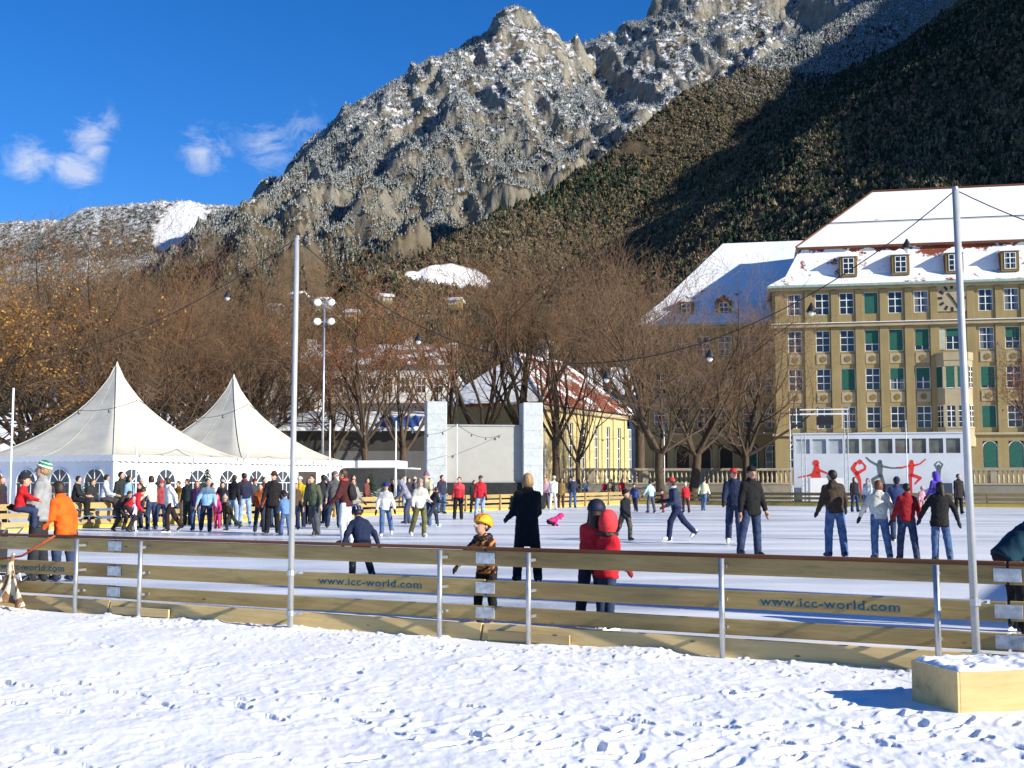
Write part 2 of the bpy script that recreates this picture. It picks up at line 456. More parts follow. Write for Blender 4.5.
def conifer_proto(sides=6):
    v, f = [], []
    for (zb, zt, rb) in [(.06, .55, .5), (.30, .78, .38), (.55, 1.02, .24)]:
        b = len(v)
        for k in range(sides):
            a = 6.283 * k / sides + zb * 3; rr = rb * (1.18 if k % 2 else .78)
            v.append((rr * math.cos(a), rr * math.sin(a), zb + (.05 if k % 2 else 0)))
        v.append((0, 0, zt))
        for k in range(sides): f.append((b + k, b + (k + 1) % sides, b + sides))
    return np.array(v, float), np.array(f)
def blob_proto():
    q = np.random.default_rng(3); v, f = [], []
    for i in range(26):
        u = q.normal(size=3); u /= np.linalg.norm(u); c = u * q.uniform(.25, .5) * np.array([1, 1, .95]) + np.array([0, 0, .55])
        a = q.normal(size=3); a /= np.linalg.norm(a); b2 = np.cross(a, u); sz = q.uniform(.16, .30)
        n = len(v); v += [c + a * sz, c + b2 * sz * .9, c - a * sz * .6 - b2 * sz * .5 + u * .12]; f.append((n, n + 1, n + 2))
    return np.array(v), np.array(f)
def tree_tint_mat(name):
    m, t, b = newmat(name, .95, 0, .05)
    a = t.new('ShaderNodeAttribute', attribute_name='tint'); g = t.new('ShaderNodeNewGeometry')
    sep = t.new('ShaderNodeSeparateXYZ'); t.link(g.outputs['True Normal'], sep.inputs[0])
    P = t.coord('Position'); n = t.noise(P, .35, 4, .7); n2 = t.noise(P, .9, 3, .7)
    c = t.mix(1.0, a.outputs['Color'], t.ramp(n2, [(.3, .45), (.7, 1.55)]), 'MULTIPLY')
    fr = t.math('ADD', t.math('MULTIPLY', sep.outputs['Z'], .45), t.math('MULTIPLY', n, .9))
    fr = t.math('ADD', fr, t.math('MULTIPLY', a.outputs['Alpha'], 1.15))
    c = t.mix(t.ramp(fr, [(1.02, 0), (1.0, 0), (1.0, 0)]) if False else t.math('MULTIPLY', t.math('SUBTRACT', fr, 1.0), 2.6, clamp=True), c, (.54, .56, .56))
    t.link(c, b.inputs['Base Color']); return m
def build_forest():
    tm = tree_tint_mat('forest_trees')
    x, y, z, ok = forest_points(1000000, 420, 5200)
    dens = fbm(x / 210, y / 210, 4, 90)
    dist = np.hypot(x, y)
    # nearer woods look denser from here: thin out with distance
    keep = ok & (rng.random(len(x)) < np.where(dist < 1300, 1.0, np.where(dist < 2600, .7, .50)))
    x, y, z, dens = x[keep], y[keep], z[keep], dens[keep]
    sl = slope_tan(x, y)
    keep = (sl < 1.34 + .6 * dens) & (rng.random(len(x)) < np.clip(1.86 - sl * .92 + dens * .9, .05, 1)) & (z > 28)
    for (cx, cy, rx, ry) in MEADOWS: keep &= ((x - cx) / rx) ** 2 + ((y - cy) / ry) ** 2 > 1.0
    far_left = (y > 3850) & (x < -650)
    keep &= ~far_left | (rng.random(len(x)) < .6)
    x, y, z, dens, sl = x[keep], y[keep], z[keep], dens[keep], sl[keep]
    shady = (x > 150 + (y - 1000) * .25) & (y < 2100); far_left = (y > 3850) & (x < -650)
    d = np.hypot(x, y)
    # which ones are bare broadleaf trees: the low and middle slopes
    pb = np.clip(np.where(d > 2450, .72 - (z - 200) / 500, 1.0 - np.clip(z - 600, 0, 400) / 1500) + fbm(x / 330, y / 330, 3, 95) * 1.1, .03, .93)
    pb = np.where((x > 150 + (y - 1000) * .25) & (y < 2100), pb * .62, pb)  # more dark conifers here: the slope's shade is partly put into tree colour
    broad = rng.random(len(x)) < pb
    pos = np.stack([x, y, z - .8], -1)
    cv, cf = conifer_proto(); bv, bf = blob_proto()
    fz = np.where(d > 2450, np.clip((z - 230) / 380, .15, 1.2), np.clip((z - 250) / 900, .1, .6)) + .25 * fbm(x / 260, y / 260, 3, 97) + rng.uniform(-.22, .22, len(x))
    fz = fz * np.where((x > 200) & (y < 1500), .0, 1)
    # conifers
    k = ~broad; n = k.sum()
    cols = np.array([.017, .030, .019])[None] * rng.uniform(.6, 1.7, (n, 1)) * (1 + rng.uniform(-.15, .15, (n, 3)))
    gold = rng.random(n) < .08 * (z[k] < 700) * ~((x[k] > 150 + (y[k] - 1000) * .25) & (y[k] < 2100)); cols[gold] = np.array([.17, .12, .035])  # no gold trees there, keeping the shaded slope dark by colour
    h = rng.uniform(8, 15, n) * np.where(rng.random(n) < .05, 1.6, 1) * np.where(shady[k], .8, 1) * np.where(far_left[k], .7, 1) * np.where(d[k] > 2450, .8, 1); w = h * rng.uniform(.32, .50, n)
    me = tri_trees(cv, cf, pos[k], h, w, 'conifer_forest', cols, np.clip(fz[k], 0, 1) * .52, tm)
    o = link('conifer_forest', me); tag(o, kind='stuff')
    k = broad; n = k.sum()
    base = np.array([[.095, .078, .054], [.115, .094, .060], [.080, .064, .050], [.125, .104, .058], [.065, .062, .042]])[rng.integers(0, 5, n)]
    cols = base * rng.uniform(.9, 2.0, (n, 1)) * np.where(shady[k], 1.15, 1)[:, None]  # broadleaf tint lifted on the shaded slope to set how dark its shade looks
    h = rng.uniform(5.5, 10, n) * np.where(shady[k], .85, 1); w = h * rng.uniform(.65, 1.0, n)
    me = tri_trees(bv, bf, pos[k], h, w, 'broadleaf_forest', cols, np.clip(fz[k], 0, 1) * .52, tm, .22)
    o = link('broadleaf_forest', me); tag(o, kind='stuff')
    print('forest', len(x), broad.sum())
build_forest()
# ------------------------------------------------------------------ rink frame of reference
UX, UY = .89, -.456                       # along the near fence, to the right (and nearer)
VX, VY = .456, .89                        # away from the camera
def uv(u, v, z=0.0): return Vector((u * UX + v * VX, u * UY + v * VY, z))
RZ = math.atan2(UY, UX)                   # rotation that turns local x into U
def u_at(px, v):                          # u of the point of line v that shows at column px
    k = (px - CX) / F_PX
    return v * (k * VY - VX) / (UX - k * UY)
def v_at(px, u):
    k = (px - CX) / F_PX
    return u * (k * UY - UX) / (VX - k * VY)
V_NEAR, V_FAR, U_LEFT, U_RIGHT = 11.45, 79.0, -31.2, 8.0
G0 = -.11                                 # level of the snow in front of the rink

# ------------------------------------------------------------------ snow and ice
def snow_material(name='snow', bump=.5, fine=60):
    m, t, b = newmat(name, .62, 0, .25)
    P = t.coord('Position'); n1 = t.noise(P, 1.1, 5); n2 = t.noise(P, fine, 6, .7); n3 = t.noise(P, 9, 5, .6)
    c = t.ramp(n1, [(.3, (.80, .82, .855)), (.7, (.89, .90, .915))])
    dirt = t.noise(P, 3.3, 6, .7)
    c = t.mix(t.ramp(dirt, [(.66, 0), (.78, .22)]), c, (.50, .47, .42))
    t.link(c, b.inputs['Base Color'])
    h = t.math('ADD', t.math('MULTIPLY', n2, .4), n3)
    t.link(t.bump(h, bump * .6, .025), b.inputs['Normal'])
    b.inputs['Subsurface Weight'].default_value = 0.0
    return m
SNOW = snow_material()
def build_snow():
    azs = np.radians(np.concatenate([np.linspace(-46, -25, 120, endpoint=False), np.linspace(-25, 25, 1000, endpoint=False), np.linspace(25, 46, 120)]))
    rs = np.exp(np.linspace(math.log(4.2), math.log(30.0), 560))
    a, r = np.meshgrid(azs, rs, indexing='ij'); x, y = r * np.sin(a), r * np.cos(a)
    v = x * VX + y * VY
    h = .03 * fbm(x / 1.4, y / 1.4, 3, 1) + .008 * fbm(x / .33, y / .42, 4, 2)
    # trampled snow: many overlapping foot and boot dents
    q = np.random.default_rng(21); dent = np.zeros_like(h); heap = np.zeros_like(h)
    la = np.log(r)
    for i in range(1100):
        aa = q.uniform(azs[0], azs[-1]); rr = math.exp(q.uniform(math.log(4.6), math.log(19)))
        cx, cy = rr * math.sin(aa), rr * math.cos(aa)
        if cx * VX + cy * VY > V_NEAR - .15: continue
        ia = np.searchsorted(azs, [aa - .35 / rr, aa + .35 / rr]); ir = np.searchsorted(rs, [rr - .35, rr + .35])
        sl = (slice(ia[0], ia[1]), slice(ir[0], ir[1]))
        th = q.uniform(-.7, .7) + (math.pi / 2 if q.random() < .5 else .6); c, s = math.cos(th), math.sin(th)
        dx, dy = x[sl] - cx, y[sl] - cy
        L = q.uniform(.09, .17); W = q.uniform(.045, .075)
        e = ((dx * c + dy * s) / L) ** 2 + ((-dx * s + dy * c) / W) ** 2
        dep = q.uniform(.004, .018) * (.25 + 1.5 * max(0, min(1, .5 + 1.6 * math.sin(cx * 1.3 + 1.7 * math.sin(cy * .9)) * math.sin(cy * 1.1 + cx * .4)))) * (.7 if aa < -.05 else 1.15)
        dent[sl] -= dep * np.clip(1 - e, 0, 1) ** .6
        heap[sl] = np.maximum(heap[sl], .35 * dep * np.exp(-(np.sqrt(e) - 1.25) ** 2 * 9))
    # a few walked tracks: left and right boots in turn
    for k in range(13):
        px_, py_ = q.uniform(-5, 5), q.uniform(6.5, 9.5); th = q.uniform(-1.2, 1.2) + (0 if k % 2 else 3.14)
        for st in range(22):
            th += q.normal(0, .10); px_ += .62 * math.cos(th); py_ += .62 * math.sin(th) * .6
            sg = 1 if st % 2 else -1; cx, cy = px_ - sg * .11 * math.sin(th), py_ + sg * .11 * math.cos(th)
            rr, aa = math.hypot(cx, cy), math.atan2(cx, cy)
            if cx * VX + cy * VY > V_NEAR - .25 or rr < 4.6 or abs(aa) > .7: continue
            ia = np.searchsorted(azs, [aa - .3 / rr, aa + .3 / rr]); ir = np.searchsorted(rs, [rr - .3, rr + .3]); sl = (slice(ia[0], ia[1]), slice(ir[0], ir[1]))
            c, s = math.cos(th), math.sin(th); dx, dy = x[sl] - cx, y[sl] - cy; la_, lb_ = dx * c + dy * s, -dx * s + dy * c
            e = np.minimum(((la_ - .05) / .105) ** 2 + (lb_ / .052) ** 2, ((la_ + .085) / .062) ** 2 + (lb_ / .042) ** 2)
            dent[sl] -= q.uniform(.018, .034) * np.clip((1.15 - e) * 2.5, 0, 1); heap[sl] = np.maximum(heap[sl], .010 * np.exp(-(np.sqrt(e) - 1.3) ** 2 * 12))
    # clods
    for i in range(1500):
        aa = q.uniform(azs[0], azs[-1]); rr = math.exp(q.uniform(math.log(5), math.log(18)))
        if q.random() < .55:
            vv = V_NEAR - abs(q.normal(0, .5)) - .1; uu = q.uniform(-22, 3); p = uv(uu, vv); rr = math.hypot(p.x, p.y); aa = math.atan2(p.x, p.y)
        cx, cy = rr * math.sin(aa), rr * math.cos(aa)
        w = q.uniform(.012, .045)
        ia = np.searchsorted(azs, [aa - w / rr, aa + w / rr]); ir = np.searchsorted(rs, [rr - w, rr + w])
        sl = (slice(ia[0], ia[1]), slice(ir[0], ir[1]))
        e = ((x[sl] - cx) / w) ** 2 + ((y[sl] - cy) / w * 1.2) ** 2
        heap[sl] = np.maximum(heap[sl], q.uniform(.4, .8) * w * np.clip(1 - e, 0, 1) ** .5)
    h = h + dent + heap + .006 * fbm(x / .07, y / .09, 3, 5)
    # a bank thrown up along the fence
    bank = np.clip(1 - np.abs(v - (V_NEAR - .32)) / .6, 0, 1)
    h += bank * (-.03 + .05 * np.clip(fbm(x / .5, y / .5, 4, 8) + .25, 0, 1))
    z = G0 + h
    z = np.where(v > V_NEAR - .03, np.minimum(z, G0 - .12), z)
    edge = np.clip((rs[None, :] - 26) / 4, 0, 1); z = z - .10 * edge
    n, k = x.shape; i = np.arange(n * k).reshape(n, k)
    Fc = np.stack([i[:-1, :-1], i[:-1, 1:], i[1:, 1:], i[1:, :-1]], -1).reshape(-1, 4)[:, ::-1]
    keep = (v[:-1, :-1] < V_NEAR + .3).reshape(-1); Fc = Fc[keep]
    me = np_mesh('snow_ground', np.stack([x, y, z], -1).reshape(-1, 3), Fc, SNOW, True)
    tag(link('snow_ground', me), kind='structure')
build_snow()

def ice_material():
    m, t, b = newmat('ice', .25, 0, .5)
    P = t.coord('Position', (1, 1, 1), (0, 0, 0))
    lng = t.coord('Position', (.10, 1.0, 1), (0, 0, 0))          # scrape marks of the resurfacing machine
    n1 = t.noise(lng, .55, 6, .6); n2 = t.noise(P, .28, 5, .6); n3 = t.noise(t.coord('Position', (.6, 3.5, 1), (0, 0, .5)), 5, 5, .7)
    n4 = t.noise(t.coord('Position', (3.5, .6, 1), (0, 0, -.4)), 5, 5, .7)
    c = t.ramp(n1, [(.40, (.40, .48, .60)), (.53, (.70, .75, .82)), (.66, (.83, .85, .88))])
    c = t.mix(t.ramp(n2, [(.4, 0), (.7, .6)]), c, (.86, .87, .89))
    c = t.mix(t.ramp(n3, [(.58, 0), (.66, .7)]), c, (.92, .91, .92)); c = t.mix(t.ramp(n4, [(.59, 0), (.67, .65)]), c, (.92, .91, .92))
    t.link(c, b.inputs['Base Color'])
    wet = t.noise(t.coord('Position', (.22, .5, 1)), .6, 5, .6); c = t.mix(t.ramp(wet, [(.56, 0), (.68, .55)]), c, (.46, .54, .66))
    t.link(c, b.inputs['Base Color'])
    t.link(t.ramp(n1, [(.3, .22), (.7, .55)]), b.inputs['Roughness'])
    t.link(t.bump(t.math('ADD', n3, n4), .15, .01), b.inputs['Normal'])
    return m
def build_ice():
    m = MB(); a, b, c, d = uv(U_LEFT, V_NEAR + .06), uv(U_RIGHT, V_NEAR + .06), uv(U_RIGHT, V_FAR), uv(U_LEFT, V_FAR)
    m.add([a, b, c, d] + [(p.x, p.y, -.3) for p in (a, b, c, d)], [(0, 1, 2, 3), (0, 4, 5, 1), (1, 5, 6, 2), (2, 6, 7, 3), (3, 7, 4, 0)])
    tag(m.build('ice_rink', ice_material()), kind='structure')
    # packed-snow apron round the rink out to the terrace wall
    m = MB(); m.add([uv(-90, -30, -.13), uv(60, -30, -.13), uv(60, 150, -.13), uv(-90, 150, -.13)], [(0, 1, 2, 3)])
    tag(m.build('snow_apron', snow_material('packed_snow', .35, 30)), kind='structure')
build_ice()

# ------------------------------------------------------------------ wood, metal
def wood_material(name, c0, c1, rot=(0, 0, 0), sc=(1.2, 14, 14), rough=.7, wet=False):
    m, t, b = newmat(name, rough, 0, .25)
    v = t.coord('Object', sc, rot); n = t.noise(v, 1.6, 7, .62, .6); big = t.noise(t.coord('Object', (.5, 1, 1)), 1.0, 4)
    c = t.ramp(n, [(.28, c0), (.7, c1)])
    c = t.mix(t.ramp(big, [(.35, 0), (.75, .55)]), c, tuple(x * .55 for x in c0))
    kn = t.new('ShaderNodeTexVoronoi'); kn.inputs['Scale'].default_value = 1.0; t.link(t.coord('Object', (2.2, 6, 6)), kn.inputs['Vector'])
    c = t.mix(t.ramp(kn.outputs['Distance'], [(.045, .8), (.09, 0)]), c, (.10, .05, .02))
    oi = t.new('ShaderNodeObjectInfo'); c = t.mix(1.0, c, t.ramp(oi.outputs['Random'], [(0, (.82, .80, .80)), (.5, (1.0, 1.0, 1.0)), (1, (1.18, 1.16, 1.08))]), 'MULTIPLY')
    stain = t.noise(t.coord('Object', (.9, 3, 5)), 1.0, 6, .7); c = t.mix(t.ramp(stain, [(.55, 0), (.75, .55)]), c, (.10, .075, .045))
    t.link(c, b.inputs['Base Color']); t.link(t.bump(n, .25, .006), b.inputs['Normal']); return m
WOOD = wood_material('weathered_plank', (.35, .25, .095), (.53, .40, .175))
WOOD_NEW = wood_material('pale_plywood', (.56, .40, .17), (.70, .53, .26))
WOOD_CAP = wood_material('brown_cap_rail', (.115, .042, .020), (.19, .075, .035))
WOOD_FAR = wood_material('far_plank', (.33, .235, .095), (.44, .325, .14))  # yellow-brown wood of the far barriers
KICK = mat('yellow_kick_board', (.62, .45, .07), .55, .12, 3)
STEEL = mat('galvanised_steel', (.46, .48, .50), .42, .22, 9, .08, metal=.75, spec=.5)
WHITE_PAINT = mat('white_painted_metal', (.74, .75, .75), .45, .06, 3)
PLATE = mat('metal_plate', (.52, .55, .58), .4, .22, 14, metal=.55)
BLACKM = mat('black_metal', (.02, .02, .022), .5, .2, 8)
BULB = mat('lamp_glass', (.75, .74, .68), .25, .05, 3, spec=.6)

BOLT_ME = MB().tube([(0, 0, 0), (0, -.008, 0)], .009, 6).mesh('bolt', STEEL)
TEXT_MAT = mat('blue_print', (.016, .085, .135), .6, .3, 30)
def text_mesh(txt, size, name='lettering', extr=.001, matl=None):
    cu = bpy.data.curves.new(name, 'FONT'); cu.body = txt; cu.size = size; cu.extrude = extr; cu.resolution_u = 3
    cu.space_character = 1.08; cu.offset = size * .012
    o = bpy.data.objects.new(name, cu); COL.objects.link(o)
    dg = bpy.context.evaluated_depsgraph_get(); me = bpy.data.meshes.new_from_object(o.evaluated_get(dg))
    COL.objects.unlink(o); bpy.data.objects.remove(o); bpy.data.curves.remove(cu)
    me.name = name; me.materials.clear(); me.materials.append(matl or TEXT_MAT)
    xs = [v.co.x for v in me.vertices]; return me, min(xs), max(xs)

# ------------------------------------------------------------------ near fence
H_TOP = .83
def near_fence():
    o = uv(0, V_NEAR)
    t = thing('rink_fence', 'low plank rink barrier with steel posts running across the whole foreground', 'fence', o, RZ)
    # local: x along u, y towards the ice, z up. Panels are about 3.9 m long.
    joints = [u_at(p, V_NEAR) for p in (-420, -130, 120, 487, 1003, 1500)]
    # plank rows (z0, z1), top down
    rows = [(H_TOP - .18, H_TOP - .012), (H_TOP - .50, H_TOP - .325), (H_TOP - .755, H_TOP - .60)]
    text_me, x0, x1 = text_mesh('www.icc-world.com', .118)
    def pan_text(parent, px0, px1, zc):
        ua, ub = u_at(px0, V_NEAR), u_at(px1, V_NEAR)
        s = (ub - ua) / (x1 - x0)
        l = link('lettering', text_me, parent, (ua - x0 * s, -.0285, zc - .118 * .34), (R(90), 0, 0)); l.scale = (s, 1.0, 1)
        return l
    for ja, jb in zip(joints[:-1], joints[1:]):
        a, b = ja + .012, jb - .012
        for k, (z0, z1) in enumerate(rows):
            dz = rnd.uniform(-.006, .006)
            p = MB().box(a, b, -.027, .012, z0 + dz, z1 + dz).build('plank', WOOD, t, bevel=.006)
            if k == 1:
                for (pa, pb) in ((322, 424), (758, 896), (-6, 70)):
                    if ja < u_at((pa + pb) / 2, V_NEAR) < jb: pan_text(p, pa, pb, (z0 + z1) / 2 + dz)
        MB().box(a, b, -.055, .045, H_TOP - .010, H_TOP + .022).build('cap_rail', WOOD_CAP, t, bevel=.006)
        MB().add([(a, -.165, G0 - .1), (b, -.165, G0 - .1), (b, -.115, G0 - .1), (a, -.115, G0 - .1), (a, -.088, H_TOP - .785), (b, -.088, H_TOP - .785), (b, -.034, H_TOP - .785), (a, -.034, H_TOP - .785)], [(0, 3, 2, 1), (4, 5, 6, 7), (0, 1, 5, 4), (1, 2, 6, 5), (2, 3, 7, 6), (3, 0, 4, 7)]).build('base_board', WOOD_NEW, t, bevel=.005)
        # clamp plates at each joint, one per plank
        for k, (z0, z1) in enumerate(rows):
            zc = (z0 + z1) / 2
            m = MB().box(jb - .115, jb + .115, -.040, -.030, zc - .06, zc + .06)
            pl = m.build('joint_plate', PLATE, t, bevel=.003)
            for sx in (-.085, .085):
                for sz in (-.038, .038): link('bolt', BOLT_ME, pl, (jb + sx, -.040, zc + sz))
        # short cover block over the joint of the base boards
        MB().box(jb + .10, jb + 1.05, -.168, -.142, G0 + .0, H_TOP - .84).build('cover_block', WOOD_NEW, t, bevel=.004)
    for px in (-230, -60, 91, 154, 449, 536, 725, 935, 1180):
        u = u_at(px, V_NEAR)
        m = MB().tube([(u, -.185, G0 - .1), (u, -.185, H_TOP - .015)], .028, 10)
        po = m.build('post', STEEL, t, smooth=True)
        for z0, z1 in rows: MB().cbox((u, -.100, (z0 + z1) / 2), (.03, .144, .03)).build('bracket', STEEL, po)
    return t
NEAR_FENCE = near_fence()

# ------------------------------------------------------------------ far fences (left side and far end)
def far_fence(label, org, rz, length, n, gap=None):
    t = thing('rink_fence', label, 'fence', org, rz, 'plank barriers along the far sides of the rink')
    L = length / n
    for i in range(n):
        a, b = i * L + .01, (i + 1) * L - .01
        if gap and gap[0] < (a + b) / 2 < gap[1]: continue
        for z0, z1 in ((.66, .86), (.40, .57), (.13, .29)):
            MB().box(a, b, -.025, .02, z0, z1).build('plank', WOOD_FAR, t)
        MB().box(a, b, .025, .075, -.05, .20).build('kick_board', KICK, t)
    po = MB().box(-.05, .05, -.11, -.03, -.12, .84).mesh('post', WOOD_FAR)
    for i in range(n + 1): link('post', po, t, (i * L, 0, 0))
    return t
far_fence('plank barrier with yellow kick board along the tent side of the rink', uv(U_LEFT, 20), math.atan2(VY, VX), V_FAR - 20, 15)
# flip so that the kick board faces the ice: the fence runs along V, ice lies at +U
far_fence('plank barrier with yellow kick board across the far end of the rink', uv(U_RIGHT, V_FAR), math.atan2(-UY, -UX), U_RIGHT - U_LEFT, 10)
# ------------------------------------------------------------------ poles, wires, lamps
POLE_M = mat('zinc_pole', (.40, .42, .425), .5, .12, 5, .05, metal=.25, spec=.5)
def tall_pole(px, py_base, py_top, px_top, label, r=.035):
    b = uv(u_at(px, V_NEAR - .26), V_NEAR - .26, G0); top = at(px_top, py_top, b.y)
    t = thing('lighting_pole', label, 'pole', (b.x, b.y, G0), 0, 'tall steel poles at the near fence')
    lx = top.x - b.x; h = top.z - G0
    MB().tube([(0, 0, -.15), (lx * .5, 0, h * .5), (lx, 0, h)], [r, r * .94, r * .86], 12).build('shaft', POLE_M, t, smooth=True)
    MB().tube([(lx, 0, h), (lx, 0, h + .03)], [r * .95, r * .6], 10).build('end_cap', STEEL, t)
    for z in (.16, .62):
        m = MB(); m.lathe([(r * 1.0, z - .03), (r * 1.35, z - .03), (r * 1.35, z + .03), (r * 1.0, z + .03)], 10); m.cbox((.07, .03, z), (.13, .025, .035)); m.tube([(.10, -.03, z), (.10, .09, z)], .012, 6); m.build('clamp', STEEL, t)
    return Vector((top.x, top.y, top.z))
PT_L = tall_pole(293, 632, 238, 297, 'tall slender steel pole left of the middle, wire tied to its top')
PT_R = tall_pole(970, 652, 190, 955.5, 'tall slender steel pole rising before the clock facade on the right')

def bell_lamp_mesh(s):
    sh = MB().lathe([(.018 * s, .20 * s), (.03 * s, .17 * s), (.10 * s, .05 * s), (.115 * s, 0), (.108 * s, .0), (.02 * s, .15 * s)], 12)
    bu = MB().lathe([(.03 * s, .05 * s), (.06 * s, .0), (.062 * s, -.04 * s), (.02 * s, -.09 * s)], 10)
    return sh.mesh('lamp_shade', BLACKM, True), bu.mesh('bulb', BULB, True)
LAMP_SH, LAMP_BU = bell_lamp_mesh(.44)
def sag_curve(a, b, sag, n=24):
    return [a.lerp(b, i / n) - Vector((0, 0, sag * 4 * (i / n) * (1 - i / n))) for i in range(n + 1)]
def overhead_wire(a, b, sag, ts, label, lamp_labels):
    pts = sag_curve(a, b, sag, 40)
    o = MB().tube(pts, .0052, 5).build('overhead_wire', BLACKM); tag(o, label, 'wire', 'overhead lamp wires')
    for tt, ll in zip(ts, lamp_labels):
        p = a.lerp(b, tt) - Vector((0, 0, sag * 4 * tt * (1 - tt)))
        t = thing('hanging_lamp', ll, 'lamp', (p.x, p.y, p.z - .17), rnd.uniform(0, 6), 'bell lamps hung on the overhead wires')
        link('lamp_shade', LAMP_SH, t); link('bulb', LAMP_BU, t)
def t_for_px(a, b, px):
    k = (px - CX) / F_PX
    return (k * a.y - a.x) / ((b.x - a.x) - k * (b.y - a.y))
_m = [t_for_px(PT_L, PT_R, p) for p in (418, 607, 711, 814, 912)]
overhead_wire(PT_L, PT_R, 1.52, _m, 'black wire sagging between the two tall steel poles',
              ['bell lamp on the wire above the white screen tower', 'bell lamp on the wire above the red church roof', 'bell lamp on the wire before the left wing windows',
               'bell lamp on the wire at the corner of the clock building', 'bell lamp on the wire just left of the right pole, before the snowy roof'])
_l = PT_L + Vector((-9.0, 4.4, -.1)); _tl = t_for_px(PT_L, _l, 225)
overhead_wire(PT_L, _l, 1.25, [_tl, .62], 'black wire running from the left pole out over the tents', ['bell lamp on the wire high above the second tent', 'bell lamp on the wire before the autumn trees at left'])
_r = PT_R + Vector((5.0, -2.6, -.1))
overhead_wire(PT_R, _r, .9, [.5], 'black wire running from the right pole out of the picture', ['bell lamp on the wire right of the right pole'])

# poles along the rink with bulb strings
def string_pole(p, h, label):
    t = thing('light_pole', label, 'pole', p, 0, 'thin white poles around the rink')
    MB().tube([(0, 0, 0), (0, 0, h)], .035, 8).build('shaft', WHITE_PAINT, t, smooth=True)
    MB().lathe([(.10, 0), (.10, .02), (.04, .03)], 10).build('base_plate', STEEL, t)
    return Vector((p[0], p[1], h + p[2]))
POLE_TOPS = []
for px, py_top, lab in [(12, 388, 'thin white pole at the far left by the first tent'), (137, 400, 'thin white pole standing before the first white tent'),
                        (248, 404, 'thin white pole standing before the second white tent'), (330, 420, 'thin white pole behind the green-jacketed skater'), (396, 421, 'thin white pole beside the flat white canopy'),
                        (457, 424, 'thin white pole before the left half of the screen'), (512, 428, 'thin white pole before the right half of the screen')]:
    v = v_at(px, U_LEFT - .6); p = uv(U_LEFT - .6, v, -.1)
    POLE_TOPS.append(string_pole(p, zat(py_top, p.y, px) + .1, lab))
for px, py_top, lab in [(545, 428, 'thin white pole right of the screen tower'), (664, 425, 'thin white pole before the bare plane trees'), (790, 423, 'thin white pole left of the white booth'), (906, 420, 'thin white pole before the white booth front')]:
    u = u_at(px, V_FAR + .6); p = uv(u, V_FAR + .6, -.1)
    POLE_TOPS.append(string_pole(p, zat(py_top, p.y, px) + .1, lab))
_bulb_me = MB().lathe([(.022, .07), (.03, .04), (.055, -.01), (.045, -.06), (.012, -.085)], 8).mesh('bulb', mat('dark_bulb', (.09, .085, .08), .3, .2, 5, spec=.6), True)
_wh = ['first tent roof', 'gap between the tents', 'second tent slope', 'dark hall wall', 'left screen tower', 'screen', 'right screen tower', 'church windows', 'stone balustrade', 'white booth']
for i in range(len(POLE_TOPS) - 1):
    a, b = POLE_TOPS[i], POLE_TOPS[i + 1]; L = (b - a).length
    sag = min(1.45, .10 * L)
    t = thing('light_string', 'sagging string of small bulbs hung before the ' + _wh[i], 'string lights', a, 0, 'bulb strings around the rink')
    pts = [p - a for p in sag_curve(Vector(a), Vector(b), sag, 20)]
    MB().tube(pts, .013, 4).build('cable', BLACKM, t)
    n = max(4, int(L / 1.5))
    for k in range(1, n):
        tt = k / n; p = a.lerp(b, tt) - Vector((0, 0, sag * 4 * tt * (1 - tt))) - a
        link('bulb', _bulb_me, t, (p.x, p.y, p.z - .06))

def flood_mast():
    b = gnd(322, 517, 0); b = Vector((at(322, 500, 62).x, 62, -.1)); top = zat(312, 62)
    t = thing('floodlight_mast', 'floodlight mast with a cluster of four round lamps', 'light mast', b)
    MB().tube([(0, 0, 0), (0, 0, top + .1)], [.07, .05], 10).build('shaft', STEEL, t, smooth=True)
    MB().box(-.62, .62, -.03, .03, top - .45 + .0, top - .40).box(-.62, .62, -.03, .03, top + .55, top + .60).box(-.03, .03, -.03, .03, top, top + .62).build('cross_bar', STEEL, t)
    head = MB().lathe([(.06, -.22), (.16, -.18), (.27, -.02), (.28, .03), (.05, .05)], 14).mesh('lamp_head', mat('floodlight_housing', (.66, .66, .62), .35, .1, 4), True)
    glass = MB().lathe([(.25, .045), (.20, .07), (.05, .085)], 14).mesh('lens', BULB, True)
    for x, z in ((-.36, top - .42), (.36, top - .42), (-.36, top + .58), (.36, top + .58)):
        h = link('lamp_head', head, t, (x, -.12, z), (R(68), 0, R(12 if x < 0 else -12))); h.scale = (.78, .78, .78); link('lens', glass, h)
flood_mast()

# ------------------------------------------------------------------ pagoda tents
def canvas_material():
    m, t, b = newmat('white_canvas', .6, 0, .3)
    v = t.coord('Object'); n = t.noise(t.coord('Object', (.4, .4, 3)), 1.2, 5)
    st = t.noise(t.coord('Object', (1.1, 1.1, .18)), 1.3, 6, .65)
    t.link(t.mix(t.ramp(st, [(.45, 0), (.75, .55)]), t.ramp(n, [(.3, (.53, .505, .42)), (.7, (.61, .585, .49))]), (.40, .385, .32)), b.inputs['Base Color'])
    t.link(t.bump(t.noise(v, 1.1, 3), .25, .12), b.inputs['Normal'])
    return m
CANVAS = canvas_material(); CANVAS_WALL = mat('white_tent_wall', (.80, .80, .79), .55, .04, 2, .25, bdist=.03)
TENT_WIN = mat('tent_window_film', (.035, .045, .06), .12, .5, 1.5, spec=.6)
def arch_poly(w, h0, h1, n=10):
    return [(-w / 2, h0), (w / 2, h0), (w / 2, h1 - w / 2)] + [(w / 2 * math.cos(math.pi * k / n), h1 - w / 2 + w / 2 * math.sin(math.pi * k / n)) for k in range(1, n)] + [(-w / 2, h1 - w / 2)]
